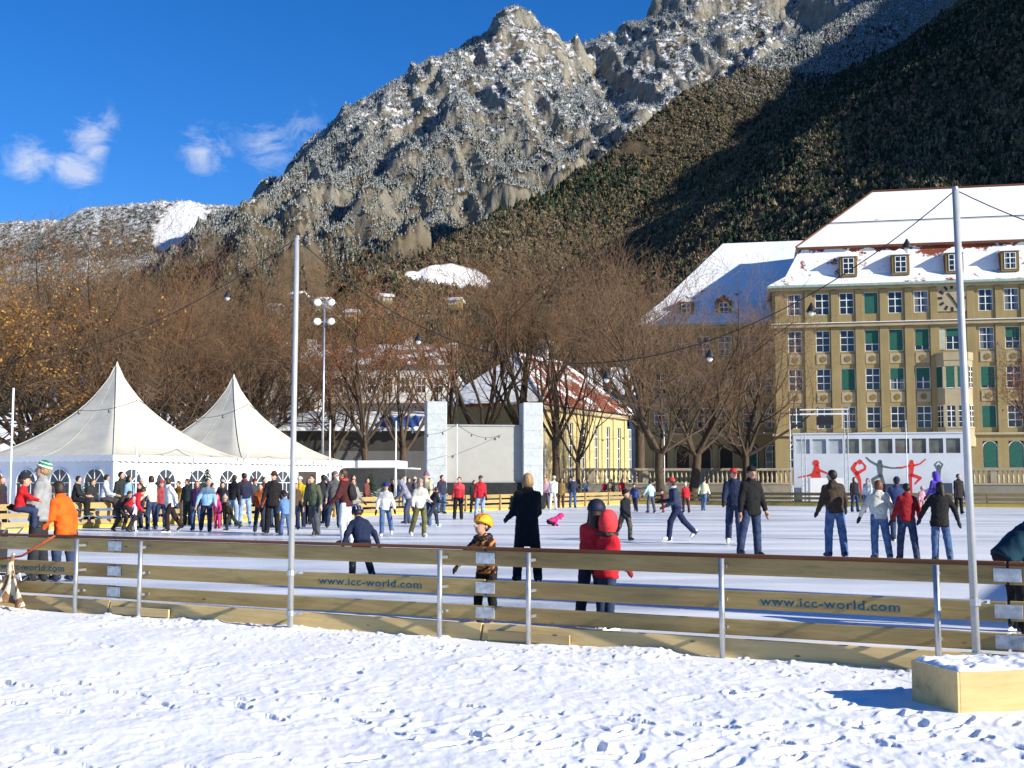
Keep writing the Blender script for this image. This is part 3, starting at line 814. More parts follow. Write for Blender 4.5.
def arch_window(parent, M):
    w, h0, h1 = 1.12, .75, 2.18
    fr = MB()
    def strip(p, q, r=.028, y=-.02):
        p, q = Vector((p[0], y, p[1])), Vector((q[0], y, q[1])); fr.tube([M @ p, M @ q], r, 4)
    po = arch_poly(w, h0, h1, 12)
    for a, b in zip(po, po[1:] + po[:1]): strip(a, b, .03)
    zc = h1 - w / 2
    for k in (1, 2, 3): a = math.pi * k / 4; strip((0, zc), (w / 2 * math.cos(a), zc + w / 2 * math.sin(a)), .022)
    strip((-w / 2, zc), (w / 2, zc), .024); strip((0, h0), (0, zc), .022)
    for x in (-w / 4, w / 4): strip((x, h0), (x, zc), .020)
    strip((-w / 2, (h0 + zc) / 2), (w / 2, (h0 + zc) / 2), .02)
    pane = MB().prism(po, -.006, -.012, M=M)
    pw = pane.build('window', TENT_WIN, parent); fr.build('glazing_bar', CANVAS_WALL, pw)
def tent(v0, s, eave, peak, label, door=None, u0=-35.0):
    org = uv(u0, v0, -.1); t = thing('pagoda_tent', label, 'tent', org, RZ, 'white pagoda tents behind the rink')
    # local: x along u (front wall is the plane x = 0, facing +x), y along v
    cx, cy = -s / 2, s / 2; e = eave + .1; p = peak + .1
    W = MB(); th = .04
    W.box(-.04, 0, 0, s, 0, e - .12).box(-s, -s + th, 0, s, 0, e - .12).box(-s, 0, 0, th, 0, e - .12).box(-s, 0, s - th, s, 0, e - .12)
    W.build('wall', CANVAS_WALL, t)
    # roof: concave pagoda with four swept faces
    n, k = 18, 10; verts, faces = [], []
    for i in range(n + 1):
        f = i / n; half = (s / 2 + .10) * (1 - f); half = max(half, .06)
        zz = e + (p - e) * (f ** 1.95 * .62 + f * .25 + .13 * max(0, (f - .72) / .28) ** 2)
        for side in range(4):
            for j in range(k):
                q = -1 + 2 * j / k
                x, y = [(q, -1), (1, q), (-q, 1), (-1, -q)][side]
                puff = .035 * (1 - q * q) * math.sin(f * math.pi) * s / 8
                verts.append((cx + x * half * (1 - puff * .4), cy + y * half * (1 - puff * .4), zz - .10 * (1 - q * q) * (1 - f) * math.sin(f * math.pi)))
    m = 4 * k
    for i in range(n):
        for j in range(m): faces.append((i * m + j, i * m + (j + 1) % m, (i + 1) * m + (j + 1) % m, (i + 1) * m + j))
    faces.append(tuple(n * m + j for j in range(m)))
    r = MB(); r.add(verts, faces); ro = r.build('roof', CANVAS, t, smooth=True)
    MB().lathe([(.09, -.05), (.05, .12), (.01, .22)], 8, (cx, cy, p)).build('finial', CANVAS, ro)
    for c4 in range(m // 10 * 2):
        j = c4 * 5
        MB().tube([verts[i * m + j] for i in range(n + 1)], .022 if j % 10 == 0 else .010, 4).build('seam', CANVAS, ro)
    va = MB(); d = .12
    # scalloped valance
    for side in range(4):
        nn = 24
        for j in range(nn):
            a0, a1 = -s / 2 - .1 + (s + .2) * j / nn, -s / 2 - .1 + (s + .2) * (j + 1) / nn; mid = (a0 + a1) / 2
            hz = e - .24
            poly = [(a0, e + .02), (a1, e + .02), (a1, hz + .04), (mid, hz), (a0, hz + .04)]
            Mx = Matrix.Translation((cx, cy, 0)) @ Matrix.Rotation(side * math.pi / 2, 4, 'Z')
            va.prism(poly, s / 2 + .10, s / 2 + .115, M=Mx)
    va.build('valance', CANVAS_WALL, t)
    po = MB().cbox((0, 0, e / 2), (.10, .10, e)).mesh('post', WHITE_PAINT)
    for x, y in ((.03, .0), (.03, s), (-s, 0), (-s, s)): link('post', po, t, (x, y, 0))
    for j in range(4):                                     # rink side
        y = s * (j + .5) / 4
        if door is not None and j == door:
            MB().box(.004, .02, y - .7, y + .7, .05, 2.15).build('door', mat('open_tent_doorway', (.05, .045, .04), .9), t)
            continue
        arch_window(t, Matrix.Translation((.0, y, 0)) @ Matrix.Rotation(R(90), 4, 'Z'))
    for j in range(4): arch_window(t, Matrix.Translation((-s * (j + .5) / 4, 0, 0)))
    return t
def place_tents():
    s = 7.6; v0 = v_at(114, -35.0)
    tent(v0, s, 2.58, 6.55, 'larger white pagoda tent with arched windows at the left edge')
    tent(v0 + s + .05, s, 2.58, 6.62, 'white pagoda tent with arched windows and dark doorway, right of the larger tent', 2)
    # flat-roofed kiosk canopy beside the tents
    a = uv(-34.2, v_at(372, -34.2), -.1); t = thing('snack_kiosk', 'flat white canopy kiosk between the tents and the screen', 'kiosk', a, RZ + R(20))
    MB().box(-1.6, 1.6, -1.2, 1.2, 2.35, 2.72).build('roof', CANVAS_WALL, t, bevel=.03)
    MB().box(1.6, 2.3, -1.2, 1.2, 2.30, 2.36).build('awning', CANVAS_WALL, t)
    MB().box(-1.45, 1.45, -1.0, -.9, .1, 1.15).build('counter', mat('kiosk_counter', (.42, .43, .42), .6), t)
    MB().box(-1.5, 1.5, .9, 1.0, .1, 2.35).build('back_wall', mat('kiosk_back', (.30, .29, .26), .8), t)
    po = MB().cbox((0, 0, 1.2), (.09, .09, 2.4)).mesh('post', WHITE_PAINT)
    for x, y in ((-1.5, -1.1), (1.5, -1.1), (-1.5, 1.1), (1.5, 1.1)): link('post', po, t, (x, y, 0))
place_tents()

# ------------------------------------------------------------------ big screen
def big_screen():
    Y = 68.0; xl, xr = at(427, 480, Y).x, at(543, 480, Y).x; ctr = (xl + xr) / 2
    t = thing('video_screen', 'grey outdoor screen between two white cloth-covered towers', 'screen', (ctr, Y, -.12), R(10))
    hw = (xr - xl) / 2 / math.cos(R(10)); top = zat(402, Y) + .12; sc_top = zat(426, Y) + .12; sc_bot = zat(481, Y) + .12
    cl = mat('tower_cloth', (.44, .475, .485), .75, .12, 5, .5, bdist=.05)
    tw = 1.15
    for sx in (-1, 1):
        x0 = -hw if sx < 0 else hw - tw
        MB().box(x0, x0 + tw, -.1, 1.25, .9, top).build('tower', cl, t, bevel=.05)
        m = MB()
        for z in (1.6, 2.6, 3.6, 4.6, 5.5): m.box(x0 - .01, x0 + tw + .01, -.115, 1.265, z, z + .02)
        m.build('lashing', mat('grey_lashing', (.42, .44, .45), .8), t)
    MB().box(-hw + tw, hw - tw, .35, .50, sc_bot, sc_top).build('screen_panel', mat('grey_screen_cloth', (.36, .355, .32), .75, .05, 1.5), t)
    fm = MB()
    for z0, z1 in ((sc_top, sc_top + .09), (sc_bot - .09, sc_bot)): fm.box(-hw + tw, hw - tw, .30, .52, z0, z1)
    fm.build('screen_frame', mat('screen_truss', (.30, .31, .31), .5), t)
    MB().box(-hw - .1, hw + .1, -.05, 1.4, 0, .9).box(-hw + tw, hw - tw, .2, .9, .9, sc_bot - .09).build('plinth', mat('black_skirt', (.022, .024, .024), .9, .3, 3), t)
big_screen()

# ------------------------------------------------------------------ booth with skater graphics
FIG_RED = mat('red_figure', (.56, .035, .025), .6); FIG_GREY = mat('grey_figure', (.085, .115, .125), .6)
def limb(m, pts, r, y):
    """flat tapered silhouette made of quads and discs in the xz plane"""
    for (a, b, ra, rb) in [(pts[i], pts[i + 1], r[i], r[i + 1]) for i in range(len(pts) - 1)]:
        d = Vector((b[0] - a[0], b[1] - a[1])); n = Vector((-d.y, d.x)).normalized()
        m.prism([(a[0] + n.x * ra, a[1] + n.y * ra), (a[0] - n.x * ra, a[1] - n.y * ra), (b[0] - n.x * rb, b[1] - n.y * rb), (b[0] + n.x * rb, b[1] + n.y * rb)], y, y - .012)
    for (p, q) in zip(pts, r): disc(m, p, q, y)
def disc(m, p, r, y):
    m.prism([(p[0] + r * math.cos(6.283 * k / 10), p[1] + r * math.sin(6.283 * k / 10)) for k in range(10)], y + .001, y - .013)
def booth():
    Y = 83.0; xl = at(794, 480, Y).x; ang = math.atan2(-.22, 1.0)
    t = thing('event_booth', 'white booth with red and grey figure skater silhouettes on its front', 'booth', (xl, Y, -.12), ang)
    X = 11.15; top = 4.95
    wh = mat('white_booth_panel', (.50, .54, .585), .5, .05, 1.2)
    MB().box(0, X, 0, 3.4, .35, 3.62).box(0, X, 0, 3.4, 4.62, top).build('wall', wh, t)
    mu = MB(); n = 10
    xs = [.1 + (X - .2) * i / n for i in range(n + 1)]
    for x in xs: mu.box(x - .09, x + .09, .0, .12, 3.62, 4.62)
    mu.box(X - .12, X, .12, 3.4, 3.62, 4.62).box(0, .12, .12, 3.4, 3.62, 4.62).build('mullion', wh, t)
    gl = mat('booth_glass', (.10, .10, .09), .08, .6, .8, spec=.7); gl2 = mat('booth_grey_pane', (.33, .37, .40), .3, .2, 1)
    for i in range(n): MB().box(xs[i] + .09, xs[i + 1] - .09, .10, .13, 3.62, 4.62).build('window', gl if i > 2 else gl2, t)
    MB().box(-.05, X + .05, -.05, 3.45, top, top + .10).build('roof', wh, t)
    MB().box(-.1, X + .1, -.9, 3.4, 0, .35).build('stage_floor', mat('stage_edge', (.16, .15, .13), .9), t)
    [MB().box(a, b, -.6, -.01, .35, c).build('counter_panel', mat('dark_blue_panel', (.035, .05, .085), .5), t) for a, b, c in ((6.0, 7.3, 1.55), (9.6, 10.3, 1.6))]
    MB().box(.5, 3.3, -.55, -.50, .35, 1.95).build('banner', mat('white_banner', (.70, .71, .70), .7, .05, 3), t)
    def fig(name, colr, draw):
        m = MB(); draw(m); return m.build(name, colr, t)
    y = -.004
    def f1(m):   # crouched red figure left, arms along the ground
        limb(m, [(.35, 2.0), (1.0, 2.12), (1.6, 2.35)], [.04, .06, .13], y); limb(m, [(1.5, 2.05), (1.55, 2.75)], [.32, .16], y); disc(m, (1.5, 2.98), .22, y); limb(m, [(1.7, 2.5), (2.3, 2.25)], [.08, .05], y)
    def f2(m):   # red spiral with leg held overhead
        limb(m, [(4.45, 1.0), (4.38, 1.8), (4.2, 2.25)], [.06, .10, .15], y); limb(m, [(4.2, 2.25), (3.95, 2.6), (4.15, 2.95)], [.14, .13, .10], y); disc(m, (4.42, 3.0), .13, y)
        limb(m, [(4.2, 2.25), (4.75, 2.55), (4.78, 2.75), (4.5, 3.1)], [.12, .08, .06, .04], y); limb(m, [(4.15, 2.9), (4.4, 3.18), (4.55, 3.1)], [.06, .05, .04], y)
    def f3(m):   # grey pair skater with one knee bent
        disc(m, (5.75, 3.05), .14, y); limb(m, [(5.72, 2.85), (5.75, 2.1)], [.20, .13], y); limb(m, [(5.6, 2.8), (5.1, 3.1), (4.85, 3.35)], [.07, .06, .04], y); limb(m, [(5.85, 2.75), (6.5, 2.62), (7.2, 2.62)], [.07, .05, .035], y)
        limb(m, [(5.7, 2.1), (5.25, 1.85), (5.3, 1.3)], [.12, .10, .05], y); limb(m, [(5.8, 2.1), (5.95, 1.6), (5.95, .9)], [.12, .09, .05], y)
    def f4(m):   # red partner on one leg
        disc(m, (8.35 - .55, 3.05), .13, y); limb(m, [(7.8, 2.85), (7.75, 2.15)], [.18, .12], y); limb(m, [(7.95, 2.78), (8.35, 2.9), (8.7, 3.2)], [.07, .05, .04], y); limb(m, [(7.65, 2.78), (7.2, 2.66), (6.8, 2.66)], [.07, .05, .035], y)
        limb(m, [(7.8, 2.15), (8.35, 1.95), (8.0, 1.55)], [.12, .09, .05], y); limb(m, [(7.7, 2.15), (7.72, 1.5), (7.75, .75)], [.11, .08, .05], y)
    def f5(m):   # grey dancer with arms overhead
        disc(m, (9.55, 2.75), .10, y); limb(m, [(9.55, 2.6), (9.52, 2.0), (9.5, 1.3)], [.14, .11, .05], y); limb(m, [(9.45, 2.55), (9.3, 2.85), (9.5, 3.05)], [.05, .045, .03], y); limb(m, [(9.65, 2.55), (9.8, 2.85), (9.6, 3.05)], [.05, .045, .03], y)
    for d, c in ((f1, FIG_RED), (f2, FIG_RED), (f3, FIG_GREY), (f4, FIG_RED), (f5, FIG_GREY)): fig('skater_figure', c, d)
    # lighting truss standing before the left end
    q = thing('lighting_truss', 'steel lamp truss standing before the left end of the booth', 'truss', (xl, Y - 1.6, -.12), ang)
    hh = zat(410, Y - 1.6) + .12
    for x in (.3, 3.1):
        m = MB()
        for dx, dy in ((-.12, -.12), (.12, -.12), (.12, .12), (-.12, .12)): m.tube([(x + dx, dy, 0), (x + dx, dy, hh if x > 1 else 4.9)], .028, 6)
        z = .2
        while z < 4.7: m.tube([(x - .12, -.12, z), (x + .12, -.12, z + .35)], .015, 5); m.tube([(x + .12, -.12, z + .35), (x + .12, .12, z + .7)], .015, 5); z += .7
        m.build('leg', STEEL, q)
    MB().box(.1, 3.3, -.14, .14, hh - .35, hh - .25).box(.1, 3.3, -.14, .14, hh - .02, hh + .05).build('cross_bar', WHITE_PAINT, q)
    MB().box(1.2, 2.3, -.3, .2, hh - 1.05, hh - .45).build('lamp_box', BLACKM, q, bevel=.02)
booth()

# ------------------------------------------------------------------ wooden box in the right foreground, bag on the left
def wood_box():
    a = gnd(918, 712, G0 - .02); b = gnd(961, 717, G0 - .02)
    ang = R(12)
    t = thing('wooden_box', 'low plywood box topped with trampled snow in the lower right corner', 'box', (b.x, b.y, G0 - .03), ang)
    L, W, H = 2.4, .62, .325
    M_ = MB(); M_.box(0, L, 0, .02, 0, H).build('front_panel', WOOD_NEW, t, bevel=.004)
    MB().box(-.021, -.001, .0, W, 0, H).build('end_panel', WOOD_NEW, t, bevel=.004)
    MB().box(0, L, W - .02, W, 0, H).build('back_panel', WOOD_NEW, t)
    MB().box(0, L, .02, W - .02, .05, H - .06).build('lid', WOOD_NEW, t)
    n1, n2 = 150, 42; xs, ys = np.linspace(-.015, L, n1), np.linspace(.004, W - .004, n2); X, Y = np.meshgrid(xs, ys, indexing='ij')
    e = np.minimum(np.minimum(X + .015, L - X), np.minimum(Y, W - Y)); e = np.clip(e / .05, 0, 1) ** .5
    Z = H - .02 + e * (.045 + .028 * fbm(X / .22, Y / .22, 4, 61) + .018 * fbm(X / .06, Y / .06, 3, 62))
    i = np.arange(n1 * n2).reshape(n1, n2); Fc = np.stack([i[:-1, :-1], i[1:, :-1], i[1:, 1:], i[:-1, 1:]], -1).reshape(-1, 4)
    link('snow_cover', np_mesh('snow_cover', np.stack([X, Y, Z], -1).reshape(-1, 3), Fc, SNOW, True), t)
wood_box()

def shadow_hall():
    """unseen building added off-frame to cast the long shadow on the ice along the near barrier"""
    t = thing('shadow_hall', 'unseen long hall with a taller end block, added off-frame to shade the rink', 'hall', uv(11.0, 12.9, -.12), RZ)
    bw = mat('hall_boards', (.34, .27, .17), .8)
    MB().box(0, 5, 2.7, 26, 0, 5.3).build('wall', bw, t); MB().box(0, 5, 0, 2.69, 0, 9.6).build('end_block', bw, t)  # unseen blocks, sized by the shadow they throw on the ice
    MB().box(-.4, 5.4, 2.72, 26.4, 5.3, 5.55).build('roof', SNOW, t); MB().box(-.15, 5.3, -.3, 2.68, 9.6, 9.9).build('end_block_roof', SNOW, t)
    MB().box(-.03, -.004, .6, 1.7, .1, 2.2).build('door', WOOD_NEW, t)
    w = MB().box(-.03, -.004, -.7, .7, 1.2, 2.4).mesh('window', TENT_WIN)
    for y in (5, 9, 13, 17, 21): link('window', w, t, (0, y, 0))
shadow_hall()
# ------------------------------------------------------------------ building kit
def stucco(name, c, streak=.12, bump=.25):
    m, t, b = newmat(name, .9, 0, .15)
    v = t.coord('Object'); n = t.noise(v, .6, 6, .6); st = t.noise(t.coord('Object', (1.6, 1.6, .12)), 1.4, 5)
    cc = t.ramp(n, [(.3, tuple(x * .86 for x in c)), (.7, tuple(min(1, x * 1.10) for x in c))])
    cc = t.mix(t.ramp(st, [(.45, 0), (.75, streak * 3)]), cc, tuple(x * .62 for x in c))
    t.link(cc, b.inputs['Base Color']); t.link(t.bump(t.noise(v, 9, 5), bump, .01), b.inputs['Normal']); return m
def roof_mat(name, tile, snow_lo, snow_hi, bare_above=None):
    """tiles under snow: bare patches where the snow has slid off"""
    m, t, b = newmat(name, .75, 0, .2)
    v = t.coord('Object'); n = t.noise(v, .55, 6, .65); n2 = t.noise(v, 4.0, 4, .6)
    wv = t.new('ShaderNodeTexWave', wave_type='BANDS', bands_direction='Z'); wv.inputs['Scale'].default_value = 1.5; wv.inputs['Distortion'].default_value = .3; t.link(v, wv.inputs['Vector'])
    tl = t.mix(t.ramp(wv.outputs['Fac'], [(.2, .5), (.5, 1.0)]), (0, 0, 0), tile) if False else t.ramp(t.math('ADD', t.math('MULTIPLY', wv.outputs['Fac'], .5), t.math('MULTIPLY', n2, .5)), [(.25, tuple(x * .6 for x in tile)), (.7, tuple(x * 1.25 for x in tile))])
    f = t.ramp(t.math('ADD', n, t.math('MULTIPLY', t.math('SUBTRACT', n2, .5), .35)), [(snow_lo, 0), (snow_hi, 1)])
    if bare_above:
        sp = t.new('ShaderNodeSeparateXYZ'); t.link(v, sp.inputs[0])
        g = t.math('MULTIPLY', t.math('SUBTRACT', sp.outputs['Z'], bare_above), .30, clamp=True)
        f = t.math('MULTIPLY', f, t.ramp(t.math('SUBTRACT', t.math('ADD', t.math('MULTIPLY', n, 1.6), .02), g), [(.36, 0), (.40, 1)]))
    sn = t.ramp(t.noise(v, .35, 5), [(.3, (.66, .69, .72)), (.7, (.80, .81, .825))])
    t.link(t.mix(f, tl, sn), b.inputs['Base Color'])
    t.link(t.bump(t.math('ADD', t.math('MULTIPLY', wv.outputs['Fac'], .3), t.math('ADD', n2, t.math('MULTIPLY', f, .8))), .3, .05), b.inputs['Normal'])
    return m
OCHRE = stucco('ochre_stucco', (.275, .212, .100)); OCHRE_D = stucco('ochre_panel', (.20, .14, .052)); SAND = stucco('sandstone_trim', (.36, .30, .19)); YELLOW = stucco('yellow_stucco', (.46, .375, .185))
CREAM = stucco('cream_stucco', (.62, .58, .47)); WHITE_W = stucco('white_render', (.66, .65, .61)); GREYSTONE = stucco('grey_stone', (.20, .185, .15)); DARK_WALL = stucco('dark_timber_wall', (.045, .042, .038))
def glass_material():
    m, t, b = newmat('window_glass', .06, 0, .7)
    oi = t.new('ShaderNodeObjectInfo'); v = t.coord('Object'); sp = t.new('ShaderNodeSeparateXYZ'); t.link(v, sp.inputs[0])
    dark = t.ramp(t.noise(v, .9, 3), [(.3, (.006, .009, .014)), (.7, (.022, .028, .036))])
    # curtains drawn to a different width in each room
    edge = t.math('ABSOLUTE', sp.outputs['X']); thr = t.math('ADD', .18, t.math('MULTIPLY', oi.outputs['Random'], 1.1))
    cur = t.math('GREATER_THAN', edge, thr)
    fold = t.noise(t.coord('Object', (9, 1, .3)), 2.0, 3)
    t.link(t.mix(t.math('MULTIPLY', cur, .8), dark, t.ramp(fold, [(.3, (.10, .10, .095)), (.7, (.24, .235, .22))])), b.inputs['Base Color'])
    return m
WINFR = mat('white_window_frame', (.74, .75, .72), .5, .05, 4); GLASS = glass_material()
BLIND = mat('green_blind', (.012, .085, .060), .6, .2, 3); BLIND_S = mat('pale_shutter', (.42, .42, .33), .7, .1, 3); CORN = mat('copper_green_gutter', (.26, .34, .29), .6, .2, 3)
SNOWROOF = roof_mat('snow_covered_roof', (.16, .05, .03), .26, .34); MANSARD = roof_mat('mansard_tiles_and_snow', (.21, .055, .028), .36, .44, 23.3); REDROOF = roof_mat('red_tiles_with_snow', (.20, .065, .038), .50, .58); SNOW_R2 = roof_mat('snowy_house_roof', (.14, .06, .045), .34, .46)
_wm = {}
def window_meshes(w, h, nx, nz, arched=False):
    k = (w, h, nx, nz, arched)
    if k in _wm: return _wm[k]
    m = MB(); f = .055; b = .026
    if not arched:
        m.box(-w / 2, w / 2, -.03, .05, 0, f).box(-w / 2, w / 2, -.03, .05, h - f, h).box(-w / 2, -w / 2 + f, -.03, .05, f, h - f).box(w / 2 - f, w / 2, -.03, .05, f, h - f)
        for i in range(1, nx): x = -w / 2 + w * i / nx; q = b * (1.6 if nx % 2 == 0 and i == nx // 2 else 1); m.box(x - q, x + q, -.02, .045, f, h - f)
        for i in range(1, nz): z = h * i / nz; q = b * (1.5 if i == nz - 1 else .9); m.box(-w / 2 + f, w / 2 - f, -.026, .043, z - q, z + q)
        pane = MB().box(-w / 2 + .02, w / 2 - .02, .012, .02, .02, h - .02)
    else:
        po = arch_poly(w, 0, h, 12)
        for a, c in zip(po, po[1:] + po[:1]): m.tube([(a[0], .0, a[1]), (c[0], .0, c[1])], .05, 4)
        m.box(-b, b, -.02, .03, 0, h).box(-w / 2, w / 2, -.022, .028, h - w / 2 - b, h - w / 2 + b).box(-w / 2, w / 2, -.018, .026, h * .32 - b, h * .32 + b)
        pane = MB().prism(po, .012, .02)
    _wm[k] = (m.mesh('window', WINFR), pane.mesh('pane', GLASS)); return _wm[k]
_bm = {}
def put_window(parent, x, z, w, h, y, nx=2, nz=3, arched=False, blind=0, glass=None):
    fr, pn = window_meshes(round(w, 2), round(h, 2), nx, nz, arched)
    o = link('window', fr, parent, (x, y, z)); link('pane', pn, o)
    if blind:
        k = (round(w, 2), round(h, 2), blind)
        if k not in _bm: _bm[k] = MB().box(-w / 2 + .06, w / 2 - .06, -.05, -.035, h * (1 - blind) + .02, h - .05).mesh('blind', BLIND)
        link('blind', _bm[k], o)
    return o
def wall_with_openings(m, x0, x1, z0, z1, ops, y0, y1, mi=0):
    """front wall slab between y0 and y1 with rectangular openings (xc, zb, w, h)"""
    zs = sorted({z0, z1} | {o[1] for o in ops} | {o[1] + o[3] for o in ops})
    for za, zb in zip(zs[:-1], zs[1:]):
        if zb - za < 1e-4: continue
        cuts = sorted((o[0] - o[2] / 2, o[0] + o[2] / 2) for o in ops if o[1] < zb - 1e-5 and o[1] + o[3] > za + 1e-5)
        x = x0
        for a, b in cuts:
            if a > x + 1e-5: m.box(x, a, y0, y1, za, zb, mi)
            x = b
        if x < x1 - 1e-5: m.box(x, x1, y0, y1, za, zb, mi)

FZ = -.12
def clock_building():
    ang = math.atan2(-.196, .98); Y0 = 118.0; c = at(776, 480, Y0)
    t = thing('school_building', 'large ochre building with clock, green blinds and snowy mansard roof on the right', 'building', (c.x, Y0, FZ), ang)
    def Z(py): return zat(py, 116.2, 850) - FZ
    eave, corn, base = Z(285), Z(324), Z(434.5)
    cols = [2.08, 4.76, 7.09, 9.41, 11.68, 14.09, None, 20.02, 22.36, 24.7, 27.0, 29.3, 31.6]
    L = 44.0; D = 17.0; bayx = 16.94
    ww, wh = 1.34, 2.12
    zr = [Z(303) - 1.06, Z(340.5) - 1.06, Z(379) - 1.06, Z(417.5) - 1.06]
    ops = []
    for cx in cols:
        if cx is None: continue
        for z in zr: ops.append((cx, z, ww, wh))
        ops.append((cx, Z(468), 1.36, 2.55))
    ops.append((bayx, zr[1], 1.3, wh))
    w = MB(); wall_with_openings(w, 0, L, 0, eave, ops, 0, .34)
    w.box(0, L, .55, D, 0, eave - .05); w.box(0, .3, .34, .55, 0, eave - .05); w.box(L - .3, L, .34, .55, 0, eave - .05)
    w.build('wall', OCHRE, t)
    # pilasters over three storeys and short piers on top
    pil = MB(); xs = [0.55] + [(a + b) / 2 for a, b in zip([2.08, 4.76, 7.09, 9.41, 11.68], [4.76, 7.09, 9.41, 11.68, 14.09])] + [15.25, 18.6] + [21.2, 23.5, 25.85, 28.15, 30.45, 32.8]
    for x in xs:
        me = None
        m = MB().box(x - .42, x + .42, -.22, -.002, base + .12, corn - .28)
        m.box(x - .34, x + .34, -.14, -.003, corn + .22, eave - .45); m.build('pilaster', OCHRE, t, bevel=.02)
    # carved spandrels under the windows
    for cx in cols:
        if cx is None: continue
        for z in (zr[1], zr[2]):
            sp = MB().box(cx - .66, cx + .66, -.06, -.002, z - 1.22, z - .22); s = sp.build('spandrel', SAND, t, bevel=.015)
            mm = MB()
            mm.prism([(cx + .30 * math.cos(6.283 * k / 8), z - .72 + .30 * math.sin(6.283 * k / 8)) for k in range(8)], -.11, -.062)
            mm.build('relief', OCHRE_D, s)
    for z0, h, d, mt in ((corn - .24, .20, .48, SAND), (corn - .02, .16, .30, SAND), (base - .1, .22, .24, SAND), (eave - .36, .20, .30, SAND)):
        MB().box(-.25, L + .2, -d, -.004, z0, z0 + h).build('cornice', mt, t, bevel=.02)
    sn = MB().box(-.25, L + .2, -.46, -.02, corn + .14, corn + .19).build('cornice_snow', SNOW, t)
    MB().box(-.55, L + .4, -.75, -.004, eave - .14, eave + .10).build('gutter', CORN, t, bevel=.03)
    q = random.Random(4)
    blinds = {(3, 0): 1.0, (3, 1): .62, (4, 1): .98, (5, 1): .80, (2, 2): 1.0, (4, 2): .52, (5, 2): .45, (7, 2): .9, (7, 3): 1.0, (8, 1): .5, (9, 2): 1.0, (10, 0): .6, (10, 3): .8}
    for i, cx in enumerate(cols):
        if cx is None: continue
        for r, z in enumerate(zr): put_window(t, cx, z, ww, wh, .10, 2, 3, blind=blinds.get((i, r), 0))
        put_window(t, cx, Z(468), 1.36, 2.55, .12, arched=True)
        if i in (7, 8): MB().prism(arch_poly(1.2, .05, 2.45), .05, .06).build('blind', BLIND, t, (cx, 0, Z(468)))
    # clock
    cz = Z(300.5); k = 1.18
    ck = MB().prism([(bayx + (k + .28) * sx, cz + (k + .1) * sz) for sx, sz in ((-1, -1), (1, -1), (1, 1), (-1, 1))], -.10, -.004)
    ck_o = ck.build('clock_panel', SAND, t)
    m = MB()
    for h in range(12):
        a = math.pi * 2 * h / 12; ca, sa = math.cos(a), math.sin(a)
        Mx = Matrix.Translation((bayx + .93 * k * sa, 0, cz + .93 * k * ca)) @ Matrix.Rotation(a, 4, 'Y')
        m.box(-.12, .12, -.125, -.103, -.21, .21, M=Mx)
    m.build('hour_marks', BLACKM, ck_o)
    m = MB()
    for a, ln, wd in ((R(-38), .62, .07), (R(148), .95, .055)):
        m.box(-wd, wd, -.16, -.13, -.18, ln, M=Matrix.Translation((bayx, 0, cz)) @ Matrix.Rotation(a, 4, 'Y'))
    m.build('clock_hands', BLACKM, ck_o)
    # bay window over two storeys
    zb0, zb1 = Z(447), zr[2] + wh + .55
    bw, bd = 1.75, 1.05
    poly = [(-bw, 0), (-1.05, -bd), (1.05, -bd), (bw, 0)]
    b = MB()
    def slab(z0, z1, g=0.0):
        p = [(-bw - g, -.004), (-1.05 - g * .6, -bd - g), (1.05 + g * .6, -bd - g), (bw + g, -.004)]
        b.add([(x, y, z) for z in (z0, z1) for x, y in p], [(3, 2, 1, 0), (4, 5, 6, 7), (0, 1, 5, 4), (1, 2, 6, 5), (2, 3, 7, 6), (3, 0, 4, 7)])
    slab(zb0, zr[3] - .12, .06); slab(zr[3] - .12, zr[3] + .02, .12); slab(zr[3] + wh - .05, zr[2] - .05); slab(zr[2] + wh, zb1, .05); slab(zb1, zb1 + .75, .12)
    slab(zb0 - 1.1, zb0, -.45)
    for z in (zr[3] + .02, zr[2] - .05):
        for x, y in ((-bw + .1, -.1), (-1.05, -bd + .09), (1.05, -bd + .09), (bw - .1, -.1), (0, -bd + .09)): b.box(x - .14, x + .14, y - .085, y + .10, z, z + wh + .06)
        b.box(-bw + .3, bw - .3, -.3, -.05, z, z + wh)
    b.build('bay_window', SAND, t, (bayx, 0, 0))
    for z, bl in ((zr[3], 0), (zr[2], .97)):
        for sx in (-1, 1):
            o = put_window(t, bayx + sx * .52, z, .86, wh, -bd + .07, 2, 4, blind=bl)
            o = put_window(t, bayx + sx * 1.40, z, .86, wh, -.50, 2, 4, blind=bl if sx < 0 else 0); o.rotation_euler = (0, 0, sx * math.atan2(bd, bw - 1.05))
    put_window(t, bayx, zr[1], 1.3, wh, .10, 2, 3, blind=.4)
    sh = MB()
    for sx in (-1, 1):
        sh = MB().box(bayx + sx * 1.05 - .3, bayx + sx * 1.05 + .3, -.06, -.004, zr[1], zr[1] + wh)
        for i in range(8): sh.box(bayx + sx * 1.05 - .25, bayx + sx * 1.05 + .25, -.08, -.062, zr[1] + .12 + i * .25, zr[1] + .24 + i * .25)
        sh.build('shutter', BLIND_S, t)
    # roof: mansard skirt, upper hip
    brk = zat(251, 119.8, 850) - FZ; rg = zat(197, 126.5, 873) - FZ
    o = .55
    A = [(-o, -o, eave + .08), (L + o, -o, eave + .08), (L + o, D + o, eave + .08), (-o, D + o, eave + .08)]
    mid = [(1.3, .85, eave + 1.25), (L - 1.3, .85, eave + 1.25), (L - 1.3, D - .85, eave + 1.25), (1.3, D - .85, eave + 1.25)]
    B = [(2.75, 1.9, brk), (L - 2.75, 1.9, brk), (L - 2.75, D - 1.9, brk), (2.75, D - 1.9, brk)]
